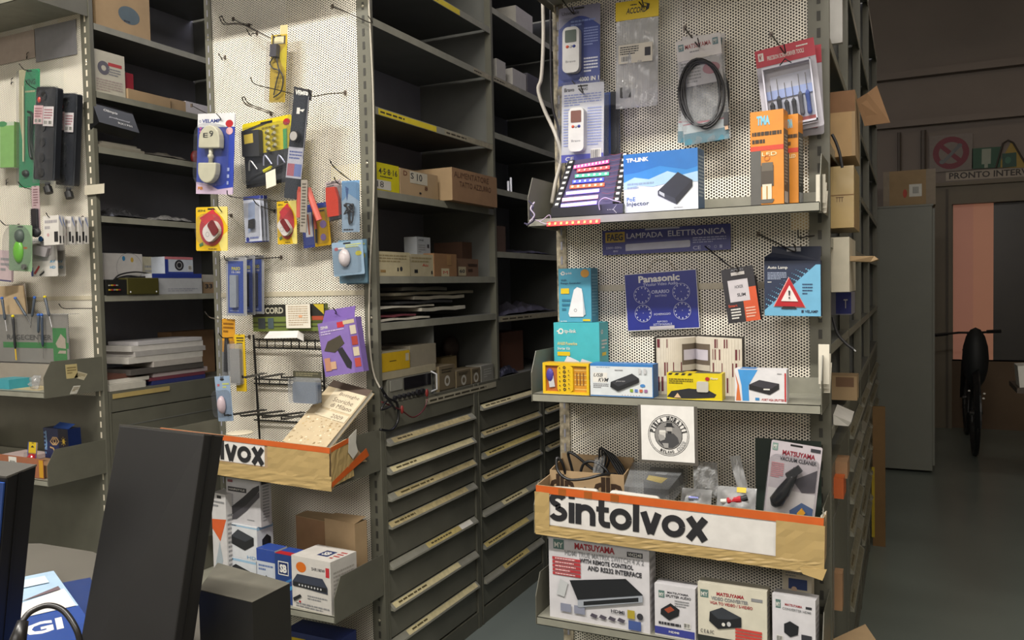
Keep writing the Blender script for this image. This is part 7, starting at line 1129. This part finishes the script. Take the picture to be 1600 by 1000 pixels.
# ================================================================ foreground counter
zc = .985
r = E('counter', 'dark counter at bottom left carrying catalogues and black slab stands', 'counter', (-1.5, .6, 0)); ctm = M('#55524c', .4, 0, .1, 6)
far = PZ(63, 849, zc); far2 = PZ(470, 900, zc)
top = [V((-2.6, far.y-.45, zc)), V((-2.6, -.3, zc)), V((-.28, -.3, zc)), V((-.28, .78, zc)), PZ(145, 862, zc), far]
put('top', MB().prism([p-V((0, 0, .03)) for p in top], (0, 0, .03), ctm), r); put('body', MB().box((-2.5, -.25, 0), (-.45, .5, zc-.03), M('#4a463f', .6)), r)
# catalogues
def flat(name, lab, uvs, z, m, ops, cat='catalogue', t=.004):
    q = [PZ(u, v, z) for u, v in uvs]; X = (q[2]-q[3]); Z = (q[0]-q[3]); W, H = X.length, Z.length; X.normalize(); Z = (Z-X*X.dot(Z)).normalized(); F = Fr(q[3], X, Z, W, H); F.n = V((0, 0, 1)); mb = slab(F, t, m); prt(mb, F, *ops); put(name, mb, label=lab, cat=cat)
flat('catalogue', 'light blue and white glossy catalogue lettered DIG on the counter', ((42, 905), (150, 868), (190, 1040), (-60, 1110)), zc+.0115, C('#a9c4dc', .25), [('r', 0, .0, 1, .56, C('#2a4a94', .25)), ('t', .22, .385, .8, .49, 'DIGI', WHITE, 3, .03), ('l', .05, .57, .5, .66, 3, C('#3c5aa0')), ('r', .12, .72, .55, .82, C('#dcd8c8', .3)), ('l', .14, .73, .5, .81, 2, GRY), ('p', [(.45, .56), (.98, .56), (.98, .76), (.6, .7)], C('#e2dcd8', .3)), ('p', [(.6, .72), (.95, .8), (.95, .76)], C('#6a5a60')), ('r', .3, .56, .45, .59, C('#d8785a')), ('r', .2, .86, .9, .95, C('#c9dcea', .25)), ('r', .55, .87, .65, .92, WHITE)])
flat('catalogue', 'dark blue catalogue edge under the light blue one', ((30, 925), (152, 882), (200, 1060), (-80, 1130)), zc+.0045, C('#22386e', .3), [])
def slabstand(lab, A, B, Cc, D, th, top_c, extra=None):
    """A,B top left/right of the big face, D,C its bottom"""
    r = E('display_stand', lab, 'display stand', (Cc+D)/2); bl = M('#141415', .5, 0, .1, 20)
    n = (B-A).cross(D-A).normalized(); n = n if n.dot(CAM-A) > 0 else -n; off = -n*th
    put('panel_body', MB().hexa([D, Cc, B, A], [p+off for p in (D, Cc, B, A)], bl), r, bevel=.002)
    e = (B-A).normalized(); o2 = off*.38; 
    put('edge_seam', MB().hexa([Cc+o2+e*.0012, Cc+o2*1.3+e*.0012, B+o2*1.3+e*.0012, B+o2+e*.0012], [Cc+o2-e*.001, Cc+o2*1.3-e*.001, B+o2*1.3-e*.001, B+o2-e*.001], C('#0c0c0c')), r)
    put('top_face', MB().hexa([p+V((0, 0, .0012)) for p in (A, B, B+off, A+off)], [p-V((0, 0, .001)) for p in (A, B, B+off, A+off)], C(top_c, .5)), r); return r, n
A, B = PD(186, 664, 1.12), PD(319, 679, 1.06); D, Cc = PZ(110, 1085, zc+.001), PZ(258, 1098, zc+.001)
slabstand('tall black slab shaped stand leaning back on the counter', A, B, Cc, D, .036, '#4a4844')
A, B = PD(-60, 738, 1.0), PD(10, 746, .97); D, Cc = PZ(-110, 1060, zc+.001), PZ(-18, 1075, zc+.001)
rr_, n = slabstand('black slab stand with blue front cut off by left edge of the photo', A, B, Cc, D, .04, '#4a4844')
put('blue_front', MB().hexa([D+(A-D)*.05+n*.001, Cc+(B-Cc)*.05+n*.001, Cc+(B-Cc)*.98+n*.001, D+(A-D)*.98+n*.001], [p+n*.003 for p in (D+(A-D)*.05, Cc+(B-Cc)*.05, Cc+(B-Cc)*.98, D+(A-D)*.98)], C('#3358a8', .3)), rr_, 'blue front face')
# low black box
zt4 = 1.09; q = [PZ(310, 922, zt4), PZ(394, 942, zt4), PZ(453, 912, zt4), PZ(340, 880, zt4)]; bm = M('#1a1a18', .5, 0, .15, 12)
put('black_box', MB().hexa([V((p.x, p.y, zc+.001)) for p in q], q, bm).prism([p+V((0, 0, .0004)) for p in q], (0, 0, .0006), M('#4f4d44', .6, 0, .2, 20)), label='low dusty black box on the counter right of the tall slab stand', cat='box', bevel=.002)
cp = C('#1c1a1a', .35); r = E('cable_with_plug', 'black cable arching up from a plug beside the catalogue', 'cable', PZ(28, 1000, zc+.01))
put('cord', MB().tube(catmull([PD(34, 972, .95), PD(48, 956, .96), PD(75, 946, .97), PD(100, 955, .97), PD(120, 985, .96), PD(128, 1020, .96)], 7), .0035, cp, 8), r, smooth=True); put('plug', MB().tube([PD(36, 970, .95), PD(28, 1000, .94), PD(24, 1015, .94)], [.006, .009, .009], cp, 10), r, smooth=True)
